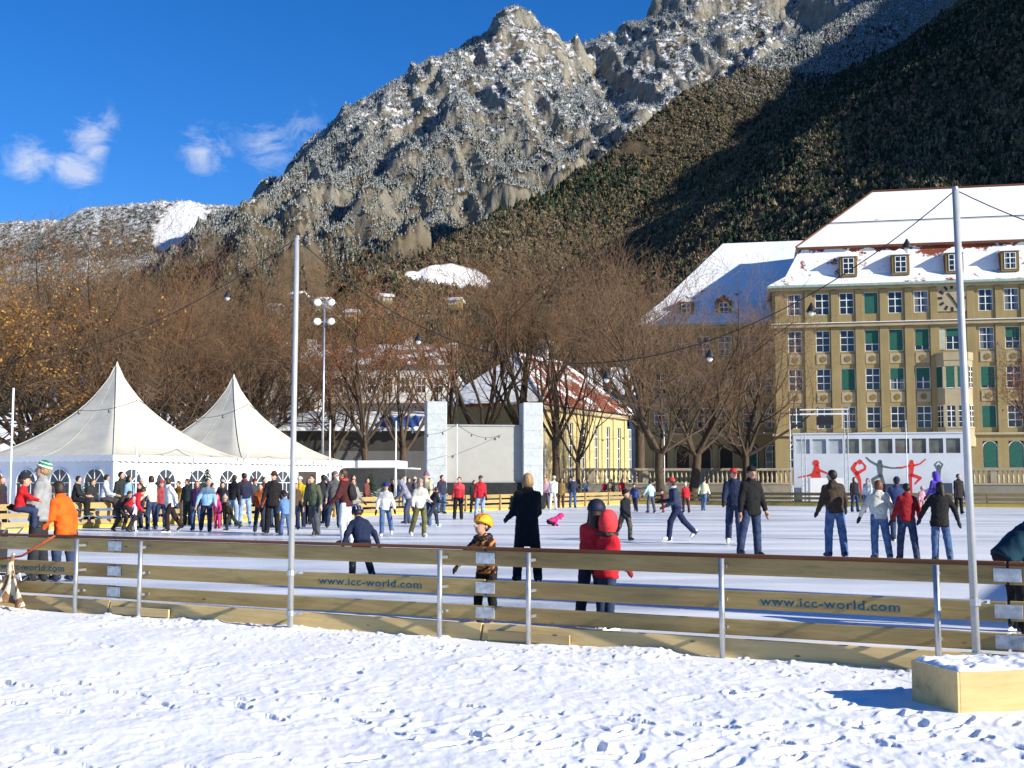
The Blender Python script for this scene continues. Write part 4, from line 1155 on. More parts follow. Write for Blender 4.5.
    def ring(a, b_, n0, n1): return [(n0 + i, n0 + (i + 1) % 4, n1 + (i + 1) % 4, n1 + i) for i in range(4)]
    MB().add(A + mid + B, ring(A, mid, 0, 4) + ring(mid, B, 4, 8)).build('mansard', MANSARD, t)
    bo = .35; B2 = [(2.75 - bo, 1.9 - bo, brk + .02), (L - 2.75 + bo, 1.9 - bo, brk + .02), (L - 2.75 + bo, D - 1.9 + bo, brk + .02), (2.75 - bo, D - 1.9 + bo, brk + .02)]
    B3 = [(x, y, z + .22) for x, y, z in B2]
    rl, rr = (10.6, D / 2, rg), (L - 9, D / 2, rg)
    up = MB().add(B2 + B3 + [rl, rr], ring(0, 0, 0, 4) + [(4, 5, 9, 8), (5, 6, 9), (6, 7, 8, 9), (7, 4, 8), (3, 2, 1, 0)])
    upo = up.build('roof', SNOWROOF, t)
    MB().box(2.75 - bo, L - 2.75 + bo, 1.9 - bo - .05, 1.9 - bo + .03, brk - .04, brk + .20).build('roof_edge', WOOD_CAP, upo)
    # snow guard rail across the upper roof
    f = .40; g = MB()
    p0 = Vector(B3[0]).lerp(Vector(rl), f); p1 = Vector(B3[1]).lerp(Vector(rr), f); g.tube([p0 + Vector((0, -.05, .12)), p1 + Vector((0, -.05, .12))], .05, 5)
    g.build('snow_guard', BLACKM, upo)
    tz = MB().tube([Vector(rl) + Vector((0, 0, .05)), Vector(rr) + Vector((0, 0, .05))], .12, 6).tube([Vector(B3[0]), Vector(rl)], .11, 6).build('ridge_tiles', WOOD_CAP, upo)
    for px in (849.6, 902, 956, 1012, 1066, 1120):
        k_ = (px - CX) / F_PX; x = (k_ * 119 - c.x) / (.98 + .196 * k_)
        z0 = eave + .95; d = MB().box(x - .82, x + .82, .25, 3.0, z0, z0 + 2.0).build('dormer', OCHRE_D, t)
        hw = .98; ds = MB(); zz = z0 + 2.0
        ds.add([(x - hw, .05, zz), (x + hw, .05, zz), (x + hw, 3.2, zz), (x - hw, 3.2, zz), (x - hw, .05, zz + .1), (x + hw, .05, zz + .1), (x + hw, 3.2, zz + .1), (x - hw, 3.2, zz + .1), (x - .1, .5, zz + .62), (x + .1, .5, zz + .62), (x + .1, 3.2, zz + .62), (x - .1, 3.2, zz + .62)],
               [(0, 3, 2, 1), (0, 1, 5, 4), (1, 2, 6, 5), (2, 3, 7, 6), (3, 0, 4, 7), (4, 5, 9, 8), (5, 6, 10, 9), (7, 4, 8, 11), (8, 9, 10, 11), (6, 7, 11, 10)])
        ds.build('dormer_roof', SNOW, d); put_window(d, x, z0 + .25, 1.05, 1.6, .22, 2, 3)
        for sx in (-1, 1): MB().box(x + sx * .83 - .012, x + sx * .83 + .012, .28, 2.4, z0 + .3, z0 + 1.95).build('dormer_cheek', WOOD_CAP, d)
    return t
clock_building()

def left_wing():
    ang = math.atan2(-.196, .98); c0 = at(776, 480, 118.0)
    org = Vector((c0.x + .196 * 8 - .98 * 14.2, 118 + .98 * 8 + .196 * 14.2, FZ))
    t = thing('school_wing', 'lower ochre wing with arches and snow-covered roof left of the clock building', 'building', org, ang)
    L, D = 16.5, 16.0
    def Z(py): return zat(py, 127, 710) - FZ
    eave = Z(325)
    xs = [L - 2.3 - (2.42 * i) - (772 - 772) * 0 for i in range(6)]
    xs = []
    for px in (661, 682.5, 704, 726, 750, 772):
        k = (px - CX) / F_PX; xs.append((k * org.y - org.x) / (.98 + .196 * k))
    rows = [(Z(346) - 1.05, 2.1), (Z(383) - 1.1, 2.2), (Z(418) - 1.05, 2.1)]
    ops = [(x, z, 1.4, h) for x in xs for z, h in rows] + [(x, Z(470), 1.7, 2.7) for x in xs]
    w = MB(); wall_with_openings(w, 0, L, 0, eave, ops, 0, .34); w.box(0, L, .55, D, 0, eave - .05).box(0, .3, .34, .55, 0, eave - .05); w.build('wall', OCHRE, t)
    for a, b in zip(xs[:-1], xs[1:]): MB().box((a + b) / 2 - .36, (a + b) / 2 + .36, -.18, -.003, Z(434), Z(332)).build('pilaster', OCHRE, t)
    for i, x in enumerate(xs):
        for j, (z, h) in enumerate(rows): put_window(t, x, z, 1.4, h, .10, 2, 3)
        if i < 4:
            fr = MB(); po = arch_poly(1.5, 0, 2.6, 12); dk = MB().prism(po, .20, .25).build('archway', mat('dark_arcade', (.03, .024, .018), .9), t, (x, 0, Z(470)))
            for a, b in zip(po, po[1:] + po[:1]): fr.tube([(a[0], .15, a[1]), (b[0], .15, b[1])], .10, 5)
            fr.build('arch_surround', SAND, dk)
        else:
            put_window(t, x, Z(470), 1.4, 2.6, .12, arched=True)
            if i == 4: MB().prism(arch_poly(1.2, .05, 2.5), .05, .06).build('blind', BLIND, t, (x, 0, Z(470)))
        for z, h in rows[1:2]: MB().box(x - .66, x + .66, -.05, -.003, z - 1.15, z - .3).build('spandrel', SAND, t)
    for z, h, d in ((Z(434) - .1, .25, .22), (eave - .35, .22, .3)): MB().box(-.2, L - 2.0, -d, -.004, z, z + h).build('cornice', SAND, t)
    MB().box(-.5, L - 1.9, -.7, -.004, eave - .10, eave + .10).build('gutter', CORN, t)
    rg = zat(245, 135.5, 709) - FZ; k = (709 - CX) / F_PX; rx = (k * (org.y + 8) - org.x) / .98
    o = .5; A = [(-o, -o, eave + .08), (L + 6, -o, eave + .08), (L + 6, D + o, eave + .08), (-o, D + o, eave + .08)]
    A2 = [(-o, -o, eave + .3), (L + 6, -o, eave + .3), (L + 6, D + o, eave + .3), (-o, D + o, eave + .3)]
    q = .30; br = [(rx * q - .2, D / 2 * q - .5, eave + 2.1 + .9), (L + 6, D / 2 * q - .5, eave + 3.0), (L + 6, D - D / 2 * q + .5, eave + 3.0), (rx * q - .2, D - D / 2 * q + .5, eave + 3.0)]
    ring = lambda n0, n1: [(n0 + i, n0 + (i + 1) % 4, n1 + (i + 1) % 4, n1 + i) for i in range(4)]
    r = MB().add(A + A2 + br + [(rx, D / 2, rg), (L + 6, D / 2, rg)], [(3, 2, 1, 0)] + ring(0, 4) + ring(4, 8) + [(8, 9, 13, 12), (9, 10, 13), (10, 11, 12, 13), (11, 8, 12)])
    r.build('roof', SNOWROOF, t)
    for x in (5.2, 9.2):
        z0 = eave + .7; d = MB().box(x - .8, x + .8, .4, 3.2, z0, z0 + 1.9).build('dormer', OCHRE_D, t)
        MB().prism([(x - 1, z0 + 1.9), (x + 1, z0 + 1.9), (x, z0 + 2.6)], .2, 3.4).build('dormer_roof', REDROOF, d); put_window(d, x, z0 + .25, 1.0, 1.5, .37, 2, 3)
left_wing()

def church_hall():
    A = at(541, 480, 95.0); ang = math.atan2(VY, VX)
    # local x runs along V (away), y to the left; the sunlit long wall is the plane y = 0 facing U
    t = thing('church_hall', 'small yellow hall with tall narrow windows and red roof half under snow', 'building', (A.x, A.y, FZ), ang)
    L, D = 18.5, 9.0; eave = zat(404, 95, 541) - FZ; rg = zat(356, 103, 520) - FZ
    xs = []
    for px in (557, 571, 583.5, 596.5, 608, 619, 630.5):
        k = (px - CX) / F_PX; xs.append((k * A.y - A.x) / (VX - k * VY))
    zb, zt = 1.9, eave - 1.25
    ops = [(x, zb, .95, zt - zb) for x in xs]
    w = MB(); wall_with_openings(w, 0, L, 0, eave, ops, 0, .34); w.box(0, L, .55, D, 0, eave - .02).box(0, .3, .34, .55, 0, eave - .02).box(L - .3, L, .34, .55, 0, eave - .02)
    w.build('wall', YELLOW, t)
    for x in xs: put_window(t, x, zb, .95, zt - zb, .16, 2, 5)
    for a, b in zip(xs[:-1], xs[1:]): MB().box((a + b) / 2 - .22, (a + b) / 2 + .22, -.10, -.003, .0, eave - .5).build('pilaster', YELLOW, t)
    MB().box(-.2, L + .2, -.34, -.004, eave - .42, eave - .12).build('cornice', SAND, t)
    o = .55
    P = [(-o, -o, eave), (L + o, -o, eave), (L + o, D + o, eave), (-o, D + o, eave)]; P2 = [(x, y, z + .18) for x, y, z in P]
    r0, r1 = (4.6, D / 2, rg), (L - 4.6, D / 2, rg)
    MB().add(P + P2 + [r0, r1], [(3, 2, 1, 0), (0, 1, 5, 4), (1, 2, 6, 5), (2, 3, 7, 6), (3, 0, 4, 7), (4, 5, 9, 8)]).build('roof', REDROOF, t)
    MB().add(P2 + [r0, r1], [(1, 2, 5), (2, 3, 4, 5), (3, 0, 4)]).build('snowy_roof', SNOWROOF, t)
    MB().tube([r0, r1], .16, 6).tube([P2[1], r1], .15, 6).tube([P2[0], r0], .13, 6).build('ridge_tiles', SNOW, t)
    MB().box(L * .52, L * .52 + 1.0, D / 2 - .5, D / 2 + .5, rg - .5, rg + 1.4).build('chimney', WHITE_W, t)
    MB().box(L * .52 - .1, L * .52 + 1.1, D / 2 - .6, D / 2 + .6, rg + 1.4, rg + 1.65).build('chimney_cap', SNOW, t)
church_hall()

# ------------------------------------------------------------------ terrace wall with stone balustrade
BAL_ME = MB().lathe([(.10, 0), (.10, .06), (.06, .10), (.105, .32), (.095, .45), (.055, .66), (.055, .78), (.095, .84), (.095, .92)], 8).mesh('baluster', stucco('pale_stone', (.40, .35, .25)), True)
STONE_RAIL = stucco('stone_rail', (.30, .26, .19))
def balustrade(pa, pb, label, top):
    d = pb - pa; L = d.length; ang = math.atan2(d.y, d.x)
    t = thing('stone_balustrade', label, 'balustrade', (pa.x, pa.y, FZ), ang, 'stone balustrades on the terrace wall')
    z0 = top - 1.22 - FZ
    MB().box(0, L, -.2, .25, 0, z0).build('wall', GREYSTONE, t); MB().box(-.05, L + .05, -.26, .28, z0, z0 + .14).build('plinth', STONE_RAIL, t)
    MB().box(-.05, L + .05, -.24, .26, z0 + 1.06, z0 + 1.24).build('rail', STONE_RAIL, t)
    n = int(L / .34); m = 0
    for i in range(n):
        x = (i + .5) * L / n
        if i % 12 == 6: MB().box(x - .22, x + .22, -.19, .21, z0 + .14, z0 + 1.06).build('pier', STONE_RAIL, t)
        elif m < 100: link('baluster', BAL_ME, t, (x, 0, z0 + .14)); m += 1
balustrade(at(562, 480, 92), at(792, 480, 92), 'stone balustrade below the arched wing behind the bare plane trees', zat(468.5, 92))
balustrade(at(962, 480, 90), at(1090, 480, 88), 'stone balustrade right of the white booth below the clock building', zat(468.5, 90))
_tb = MB().box(0, 62, 0, 60, 0, zat(468.5, 92) - 1.30 - FZ).build('terrace', snow_material('terrace_snow', .3, 20), None, (at(562, 480, 92.4).x, 92.4, FZ)); tag(_tb, kind='structure')

# ------------------------------------------------------------------ dark hall, white house, chalets
def dark_hall():
    Y = 84.0; xl, xr = at(268, 480, Y).x, at(424, 480, Y).x; L = xr - xl
    t = thing('dark_hall', 'long low dark hall with a snowy roof and blue tarpaulin behind the tents', 'hall', (xl, Y, FZ), 0)
    e = zat(431, Y) - FZ; rt = zat(415, Y + 6) - FZ
    MB().box(0, L, 0, 9, 0, e).build('wall', DARK_WALL, t)
    MB().box(.0, L, -.06, -.004, 1.2, e - 1.4).build('wall_panel', stucco('grey_wall_panel', (.10, .10, .10)), t)
    MB().add([(-.5, -.8, e), (L + .5, -.8, e), (L + .5, 10, e), (-.5, 10, e), (-.5, -.8, e + .22), (L + .5, -.8, e + .22), (L + .5, 4.8, rt + .2), (-.5, 4.8, rt + .2), (L + .5, 10, e + .22), (-.5, 10, e + .22)],
             [(3, 2, 1, 0), (0, 1, 5, 4), (4, 5, 6, 7), (7, 6, 8, 9), (1, 2, 8, 6, 5), (0, 4, 7, 9, 3), (2, 3, 9, 8)]).build('roof', SNOW_R2, t)
    tp = MB(); n = 24; vs = []; x0, x1 = L * .70, L * .97
    for i in range(n + 1):
        for j in range(8):
            x = x0 + (x1 - x0) * i / n; f = j / 7
            vs.append((x, -.9 + 3.4 * f, e + .30 + (rt - e) * f * .6 + .10 * math.sin(i * 1.3 + j) + (-.45 if j == 0 else 0) * (.5 + .5 * math.sin(i * .9))))
    tp.add(vs, [(i * 8 + j, (i + 1) * 8 + j, (i + 1) * 8 + j + 1, i * 8 + j + 1) for i in range(n) for j in range(7)])
    tp.build('tarpaulin', mat('blue_tarpaulin', (.03, .07, .22), .45, .25, 2), t, smooth=True)
dark_hall()

def gable_house(name, label, px0, px1, py_base, py_eave, py_ridge, Y, wallm, roofm, rows, cols, rz=0, depth=9, gable_front=False, group=None, bands=None, base_z=None):
    xl, xr = at(px0, 480, Y).x, at(px1, 480, Y).x; L = xr - xl
    b = FZ if base_z is None else base_z
    t = thing(name, label, 'house', (xl, Y, b), rz, group)
    e = zat(py_eave, Y) - b; r = zat(py_ridge, Y) - b; D = depth; o = .6
    w = MB().box(0, L, 0, D, 0, e)
    if gable_front: w.add([(0, 0, e), (L, 0, e), (L / 2, 0, r), (0, D, e), (L, D, e), (L / 2, D, r)], [(0, 1, 2), (5, 4, 3), (0, 2, 5, 3), (1, 4, 5, 2)])
    else: w.add([(0, 0, e), (0, D, e), (0, D / 2, r), (L, 0, e), (L, D, e), (L, D / 2, r)], [(0, 2, 1), (3, 4, 5), (0, 3, 5, 2), (1, 2, 5, 4)])
    w.build('wall', wallm, t)
    k = .30
    if gable_front:
        sl = (r - e) / (L / 2); R_ = [(-o, e - o * sl), (L / 2, r), (L + o, e - o * sl)]
        MB().prism([R_[0], R_[1], R_[2], (L + o, e - o * sl + k), (L / 2, r + k * 1.3), (-o, e - o * sl + k)], -o, D + o).build('roof', roofm, t)
    else:
        sl = (r - e) / (D / 2); poly = [(-o, e - o * sl), (D / 2, r), (D + o, e - o * sl), (D + o, e - o * sl + k), (D / 2, r + k * 1.3), (-o, e - o * sl + k)]
        Mx = Matrix.Rotation(math.pi / 2, 4, 'Z')
        MB().prism([(y, z) for y, z in poly], -L - o, o, M=Mx).build('roof', roofm, t)
    if rows:
        st = (e - .6) / rows
        for i in range(rows):
            for j in range(cols):
                x = L * (j + .5) / cols; hh = min(1.5, st * .55); put_window(t, x, .8 + st * i, min(1.2, L / cols * .55), hh, -.03, 2, 2)
    if bands:
        for zb in bands: MB().box(.3, L - .3, -1.3, -.005, zb, zb + .14).box(.3, L - .3, -1.3, -1.22, zb + .14, zb + .95).build('balcony', wallm, t)
    if base_z is None: MB().box(L * .68, L * .68 + .8, D * .5 - .4, D * .5 + .4, r - .6, r + 1.1).build('chimney', WHITE_W, t)
    return t
gable_house('apartment_house', 'long white house with balconies and red snow-streaked roof behind the trees', 296, 446, 440, 363, 342, 112, WHITE_W, REDROOF, 4, 9, depth=11, bands=(2.9, 6.0, 9.0))
gable_house('gabled_house', 'white gabled house left of the long balcony house, seen through branches', 252, 318, 440, 378, 346, 108, WHITE_W, SNOW_R2, 3, 4, gable_front=True)
gable_house('gabled_house', 'white gabled house with steep snowy roof just left of the red-roofed hall', 414, 462, 440, 384, 349, 116, WHITE_W, SNOW_R2, 3, 3, gable_front=True)
gable_house('town_house', 'snowy-roofed house between the red hall roof and the ochre wing', 590, 648, 440, 398, 366, 150, WHITE_W, SNOW_R2, 3, 4, depth=12)
gable_house('town_house', 'dark shaded house half hidden behind the bare trees at far left', 40, 130, 440, 398, 362, 110, GREYSTONE, SNOW_R2, 3, 6)
gable_house('town_house', 'snowy house behind the second tent peak among the trees', 178, 262, 440, 402, 372, 118, CREAM, SNOW_R2, 3, 6)
_hl = [(270, 306, 620, 13, 'tiny grey chalet on the wooded hillside, leftmost of the row'), (292, 294, 660, 12, 'tiny brown chalet on the hillside above the left pole'), (318, 300, 650, 15, 'tiny grey chalet on the hillside beside the floodlight mast'), (348, 312, 600, 14, 'small chalet under snow low on the hillside behind the tallest tree'),
       (386, 296, 700, 15, 'tiny chalet below the left end of the white meadow'), (452, 300, 680, 14, 'tiny chalet just below the middle of the white meadow'), (424, 318, 600, 16, 'small snowy chalet low on the hillside over the white gabled house'), (620, 330, 560, 14, 'small chalet on the slope above the red hall roof')]
for px, py, Y, w_, lab in _hl:
    d = ray(px, py + 4)
    try:
        p = march(px, py + 4, 350, 1500)
    except Exception: p = None
    Yc = p[1]; base = p[2] - 1.0; sc = Yc / F_PX
    gable_house('hillside_chalet', lab, px - w_ * .34, px + w_ * .34, 0, py, py - 3, Yc, GREYSTONE if 'grey' in lab else DARK_WALL if 'brown' in lab else OCHRE_D, SNOW_R2, 1, 3, rz=rnd.uniform(-.4, .4), depth=6, group='chalets on the hillside', base_z=base)
# ------------------------------------------------------------------ bare broadleaf trees
def bark_material(name, c, snow=.0):
    m, t, b = newmat(name, .95, 0, .1)
    v = t.coord('Object'); n = t.noise(t.coord('Object', (6, 6, 1.2)), 1.5, 6, .65)
    cc = t.ramp(n, [(.3, tuple(x * .55 for x in c)), (.7, tuple(x * 1.3 for x in c))])
    if snow:
        g = t.new('ShaderNodeNewGeometry'); sep = t.new('ShaderNodeSeparateXYZ'); t.link(g.outputs['Normal'], sep.inputs[0])
        f = t.math('ADD', t.math('MULTIPLY', sep.outputs['Z'], .6), t.noise(v, 1.4, 3))
        cc = t.mix(t.ramp(f, [(1.08 - snow, 0), (1.12 - snow, 1)]), cc, (.78, .80, .83))
    t.link(cc, b.inputs['Base Color']); t.link(t.bump(n, .5, .03), b.inputs['Normal']); return m
BARK = bark_material('tree_bark', (.085, .062, .042), .08)
TWIG = {'brown': bark_material('brown_twigs', (.195, .125, .074), .0), 'red': bark_material('reddish_twigs', (.22, .122, .066), .02), 'grey': bark_material('grey_brown_twigs', (.185, .120, .074), .03)}
LEAF_G = mat('golden_leaves', (.36, .19, .03), .7, .45, 1.5); LEAF_R = mat('rust_leaves', (.26, .085, .025), .7, .4, 1.5)
def gen_tree(seed, H=16.0, spread=.42, limbs=7, kids=(5, 5, 5, 4), trunk_f=.22, r0=.30, leaves=None, twig='brown', lean=0.0, steep=0.0):
    q = random.Random(seed); trunk, crown = MB(), MB(); tips = []
    def branch(p, d, L, r, lev):
        n = 4 if lev < 2 else 3
        pts, rad = [p.copy()], [r]; dd = d.copy(); pp = p.copy()
        up = .22 if lev < 2 else .10
        for i in range(n):
            dd = (dd + Vector((q.gauss(0, .16), q.gauss(0, .16), q.gauss(up * .5, .10)))).normalized()
            pp = pp + dd * (L / n); pts.append(pp.copy()); rad.append(r * (1 - .72 * (i + 1) / n))
        if lev <= 1: trunk.tube(pts, rad, 7 if lev == 0 else 5, 0, False)
        else: crown.tube(pts, [max(.007, x) for x in rad], 3, 0, False)
        if lev >= 4: tips.append(pts); return
        nk = kids[min(lev, len(kids) - 1)]
        for k in range(nk):
            f = .28 + .72 * (k + q.random() * .9) / nk; f = min(f, .99) * n; i0 = int(f); base = pts[i0].lerp(pts[i0 + 1], f - i0)
            ax = (pts[i0 + 1] - pts[i0]).normalized(); o = ax.orthogonal().normalized(); o = Matrix.Rotation(q.uniform(0, 6.283), 3, ax) @ o
            nd = (ax * q.uniform(.65, .95) + o * q.uniform(.5, .95) + Vector((0, 0, .18))).normalized()
            branch(base, nd, L * q.uniform(.46, .66), rad[i0] * q.uniform(.50, .66), lev + 1)
    h0 = H * trunk_f
    tp = [Vector((0, 0, -.3)), Vector((lean * .3, 0, h0 * .3)), Vector((lean * .7, q.gauss(0, .1), h0 * .7)), Vector((lean, q.gauss(0, .1), h0))]
    trunk.tube(tp, [r0 * 1.35, r0 * 1.05, r0 * .95, r0 * .9], 9, 0, False)
    # leader plus limbs
    branch(tp[-1], Vector((q.gauss(0, .08), q.gauss(0, .08), 1)).normalized(), H * .52, r0 * .72, 0)
    for k in range(limbs):
        a = 6.283 * k / limbs + q.uniform(-.3, .3); el = (q.uniform(.75, 1.15) if k % 2 else q.uniform(.40, .7)) + steep
        d = Vector((math.cos(a) * math.cos(el), math.sin(a) * math.cos(el), math.sin(el)))
        z = h0 * q.uniform(.82, 1.25)
        branch(Vector((lean, 0, min(z, h0))), d, H * spread * q.uniform(.8, 1.15), r0 * q.uniform(.38, .55), 0)
    mats = [TWIG[twig]]
    if leaves:
        mats += leaves; vs = []
        for t in tips:
            if q.random() > .34: continue
            for p in t[1:]:
                c = p + Vector((q.gauss(0, .10), q.gauss(0, .10), q.gauss(-.05, .08))); s = q.uniform(.06, .12)
                u = Vector((q.gauss(0, 1), q.gauss(0, 1), q.gauss(0, 1))).normalized(); w = u.orthogonal().normalized()
                crown.add([c - u * s, c + w * s * .7, c + u * s, c - w * s * .7], [(0, 1, 2, 3)], 1 + (q.random() < .3) * (len(leaves) - 1))
    def fast(mb, name, ms):
        me = bpy.data.meshes.new(name); me.from_pydata(mb.v, [], mb.f)
        for m in ms: me.materials.append(m)
        if any(mb.m): me.polygons.foreach_set('material_index', mb.m)
        me.polygons.foreach_set('use_smooth', [True] * len(me.polygons)); me.update(); return me
    zs = sorted(v[2] for v in crown.v[::7]); return fast(trunk, 'trunk', [BARK]), fast(crown, 'crown', mats), zs[int(len(zs) * .992)]
TREES = {
    'a': gen_tree(1, 16, .42, 8, twig='brown'), 'b': gen_tree(2, 16, .40, 7, twig='grey'), 'c': gen_tree(3, 16, .44, 8, twig='red', trunk_f=.26),
    'd': gen_tree(4, 16, .44, 8, twig='brown', leaves=[LEAF_G, LEAF_R], kids=(5, 5, 4, 4)), 'g': gen_tree(7, 16, .50, 6, (4, 4, 4, 4), twig='brown', trunk_f=.30, steep=.38), 'h': gen_tree(8, 16, .50, 6, (4, 4, 4, 3), twig='red', trunk_f=.32, steep=.40),
    'e': gen_tree(5, 16, .40, 7, (5, 5, 4, 3), twig='grey', trunk_f=.22, r0=.27, lean=.5),
    'f': gen_tree(6, 16, .44, 7, steep=.25, twig='red', trunk_f=.30, leaves=[LEAF_R], kids=(5, 4, 4, 3)),
}
def bare_tree(kind, px, Y, py_top, label, rz=None, z=-.12, w=1.0):
    tr, cr, H = TREES[kind]; x = at(px, 480, Y).x; h = zat(py_top, Y, px) - z
    t = thing('bare_tree', label, 'tree', (x, Y, z), rnd.uniform(0, 6.28) if rz is None else rz, 'leafless trees around the square')
    s = h / H; t.scale = (s * w, s * w, s)
    link('trunk', tr, t); link('crown', cr, t)
for k, px, Y, top, lab, w in [
    ('d', -45, 66, 262, 'tree at the left picture edge with golden leaves in its lower crown', 1.1), ('d', 22, 70, 250, 'tree with yellow leaves behind the left end of the first tent', 1.05), ('a', 72, 74, 240, 'brown twiggy tree directly left of the first tent peak', 1.05),
    ('a', 122, 70, 246, 'tall bare tree with dark stem right behind the first tent peak', 1.05), ('c', 160, 79, 247, 'reddish bare tree between the two tent peaks', 1.1), ('b', 205, 76, 250, 'bare tree just left of the second tent peak', 1.05),
    ('a', 247, 82, 256, 'bare tree just right of the second tent peak', 1.05), ('c', 286, 86, 300, 'lower reddish tree behind the left tall steel pole', 1.0), ('b', 40, 97, 238, 'grey-brown tree in the back row behind the golden-leaved one', 1.2),
    ('b', 108, 100, 243, 'grey-brown tree in the back row left of the first tent peak top', 1.2), ('b', 182, 100, 246, 'grey-brown tree in the back row between both tents', 1.2), ('b', 255, 104, 262, 'grey-brown tree in the back row beyond the second tent', 1.1),
    ('f', 365, 74, 258, 'tall rusty-crowned tree with straight dark trunk in front of the white house', .95), ('h', 334, 77, 318, 'small bare tree left of the rusty-crowned one', 1.0), ('h', 402, 80, 290, 'dark bare tree right of the rusty-crowned one before the balcony house', 1.0),
    ('g', 446, 88, 270, 'bare tree rising behind the left screen tower', 1.05), ('h', 482, 90, 252, 'bare tree behind the middle of the screen', 1.05), ('g', 522, 92, 240, 'bare tree behind the right screen tower', 1.1),
    ('g', 556, 89, 268, 'bare tree right of the screen tower, before the yellow hall', 1.0), ('h', 578, 86, 330, 'slender tree standing before the tall hall windows', .9), ('g', 612, 112, 238, 'reddish tall tree behind the yellow hall end', 1.15),
    ('g', 640, 116, 236, 'tall tree in the back row left of the ochre wing roof', 1.1),
    ('e', 660, 84, 270, 'big old bare tree with leaning trunk before the arched wing', 1.15), ('e', 692, 86, 275, 'big old bare tree with thick upright dark trunk before the arched wing', 1.2), ('a', 746, 90, 300, 'lighter bare tree before the right windows of the arched wing', .85),
    ('f', 1046, 70, 296, 'rusty bare tree at the right picture edge before the clock building', .9), ('h', 500, 130, 256, 'grey-brown tree in the back row above the screen', 1.1)]:
    bare_tree(k, px, Y, top, lab, w=w)

# ------------------------------------------------------------------ little firs by the tents
def fir_meshes():
    q = random.Random(9); m = MB()
    for lev in range(15):
        z = .25 + lev * .125; rr = .78 * (1 - lev / 15.5) + .05
        for k in range(11):
            a = 6.283 * k / 11 + lev * .7 + q.uniform(-.2, .2); r = rr * q.uniform(.75, 1.1)
            c, s = math.cos(a), math.sin(a); tipz = z - .10 - .10 * q.random()
            for j in range(4):
                f0, f1 = j / 4, (j + 1) / 4; wd = .085 * (1 - f0 * .5)
                for sg in (-1, 1):
                    p0 = (c * r * f0, s * r * f0, z + (tipz - z) * f0); p1 = (c * r * f1 - s * sg * wd, s * r * f1 + c * sg * wd, z + (tipz - z) * f1 - .03); p2 = (c * r * f1, s * r * f1, z + (tipz - z) * f1 + .02)
                    m.add([p0, p1, p2], [(0, 1, 2)])
    me = m.mesh('crown', mat('fir_needles', (.022, .055, .024), .9, .5, 6)); tr = MB().tube([(0, 0, 0), (0, 0, 2.0)], [.05, .012], 6).mesh('trunk', BARK)
    pot = MB().lathe([(.20, 0), (.26, .28), (.24, .28)], 12).mesh('tub', mat('brown_tub', (.10, .05, .03), .8), True)
    return me, tr, pot
_fc, _ft, _fp = fir_meshes()
for px, u, s, lab in [(208, -33.2, 1.05, 'small fir tree before the tent window, between the skaters'), (88, -33.4, .8, 'small fir tree before the corner of the first tent'), (334, -33.2, .9, 'small fir tree beside the dark tent doorway'), (371, -32.6, 1.0, 'bushy small fir tree at the flat white kiosk'), (384, -32.4, .8, 'smallest fir tree right of the bushy one at the kiosk')]:
    p = uv(u, v_at(px, u), -.12); t = thing('fir_tree', lab, 'tree', p, rnd.uniform(0, 6), 'small firs by the tents'); t.scale = (s, s, s)
    link('tub', _fp, t); link('crown', _fc, t, (0, 0, .1)); link('trunk', _ft, t, (0, 0, .1))
# ------------------------------------------------------------------ people: implicit bodies polygonised with surface nets
def surface_nets(Fv, org, h):
    ins = Fv < 0; nx, ny, nz = Fv.shape
    c = (nx - 1, ny - 1, nz - 1)
    cnt = np.zeros(c, np.int8); acc = np.zeros(c + (3,)); num = np.zeros(c)
    offs = [(i, j, k) for i in (0, 1) for j in (0, 1) for k in (0, 1)]
    def sub(A, o): return A[o[0]:o[0] + c[0], o[1]:o[1] + c[1], o[2]:o[2] + c[2]]
    for o in offs: cnt += sub(ins, o)
    act = (cnt > 0) & (cnt < 8)
    ii, jj, kk = np.nonzero(act)
    if len(ii) == 0: return np.zeros((0, 3)), np.zeros((0, 4), int)
    P = np.zeros((len(ii), 3)); N = np.zeros(len(ii))
    for o in offs:
        for ax in range(3):
            if o[ax]: continue
            o2 = list(o); o2[ax] = 1
            a = Fv[ii + o[0], jj + o[1], kk + o[2]]; b = Fv[ii + o2[0], jj + o2[1], kk + o2[2]]
            m = (a < 0) != (b < 0)
            t = np.where(m, a / np.where(m, a - b, 1), 0)
            q = np.tile(np.array(o, float), (len(ii), 1)); q[:, ax] += t
            P += np.where(m[:, None], q, 0); N += m
    P = P / N[:, None] + np.stack([ii, jj, kk], 1)
    idx = -np.ones(c, int); idx[ii, jj, kk] = np.arange(len(ii))
    faces = []
    for ax in range(3):
        a1, a2 = [(1, 2), (2, 0), (0, 1)][ax]
        n = [nx, ny, nz]
        s0 = [slice(1, m - 1) for m in n]; s0[ax] = slice(0, n[ax] - 1)
        s1 = list(s0); s1[ax] = slice(1, n[ax])
        d = ins[tuple(s0)] != ins[tuple(s1)]
        e = np.argwhere(d)
        if len(e) == 0: continue
        base = e + 1; base[:, ax] -= 1
        flip = ins[tuple(s0)][d]
        def cell(u, v):
            q = base.copy(); q[:, a1] += u; q[:, a2] += v; return idx[q[:, 0], q[:, 1], q[:, 2]]
        f = np.stack([cell(-1, -1), cell(0, -1), cell(0, 0), cell(-1, 0)], 1)
        f[~flip] = f[~flip][:, ::-1]
        faces.append(f)
    return P * h + org, np.concatenate(faces)
def seg_d(P, a, b, ra, rb):
    a = np.asarray(a, float); b = np.asarray(b, float); ab = b - a; L2 = max(ab @ ab, 1e-12)
    t = np.clip(((P - a) @ ab) / L2, 0, 1); d = P - a - t[..., None] * ab
    return np.sqrt((d * d).sum(-1)) - (ra + (rb - ra) * t)
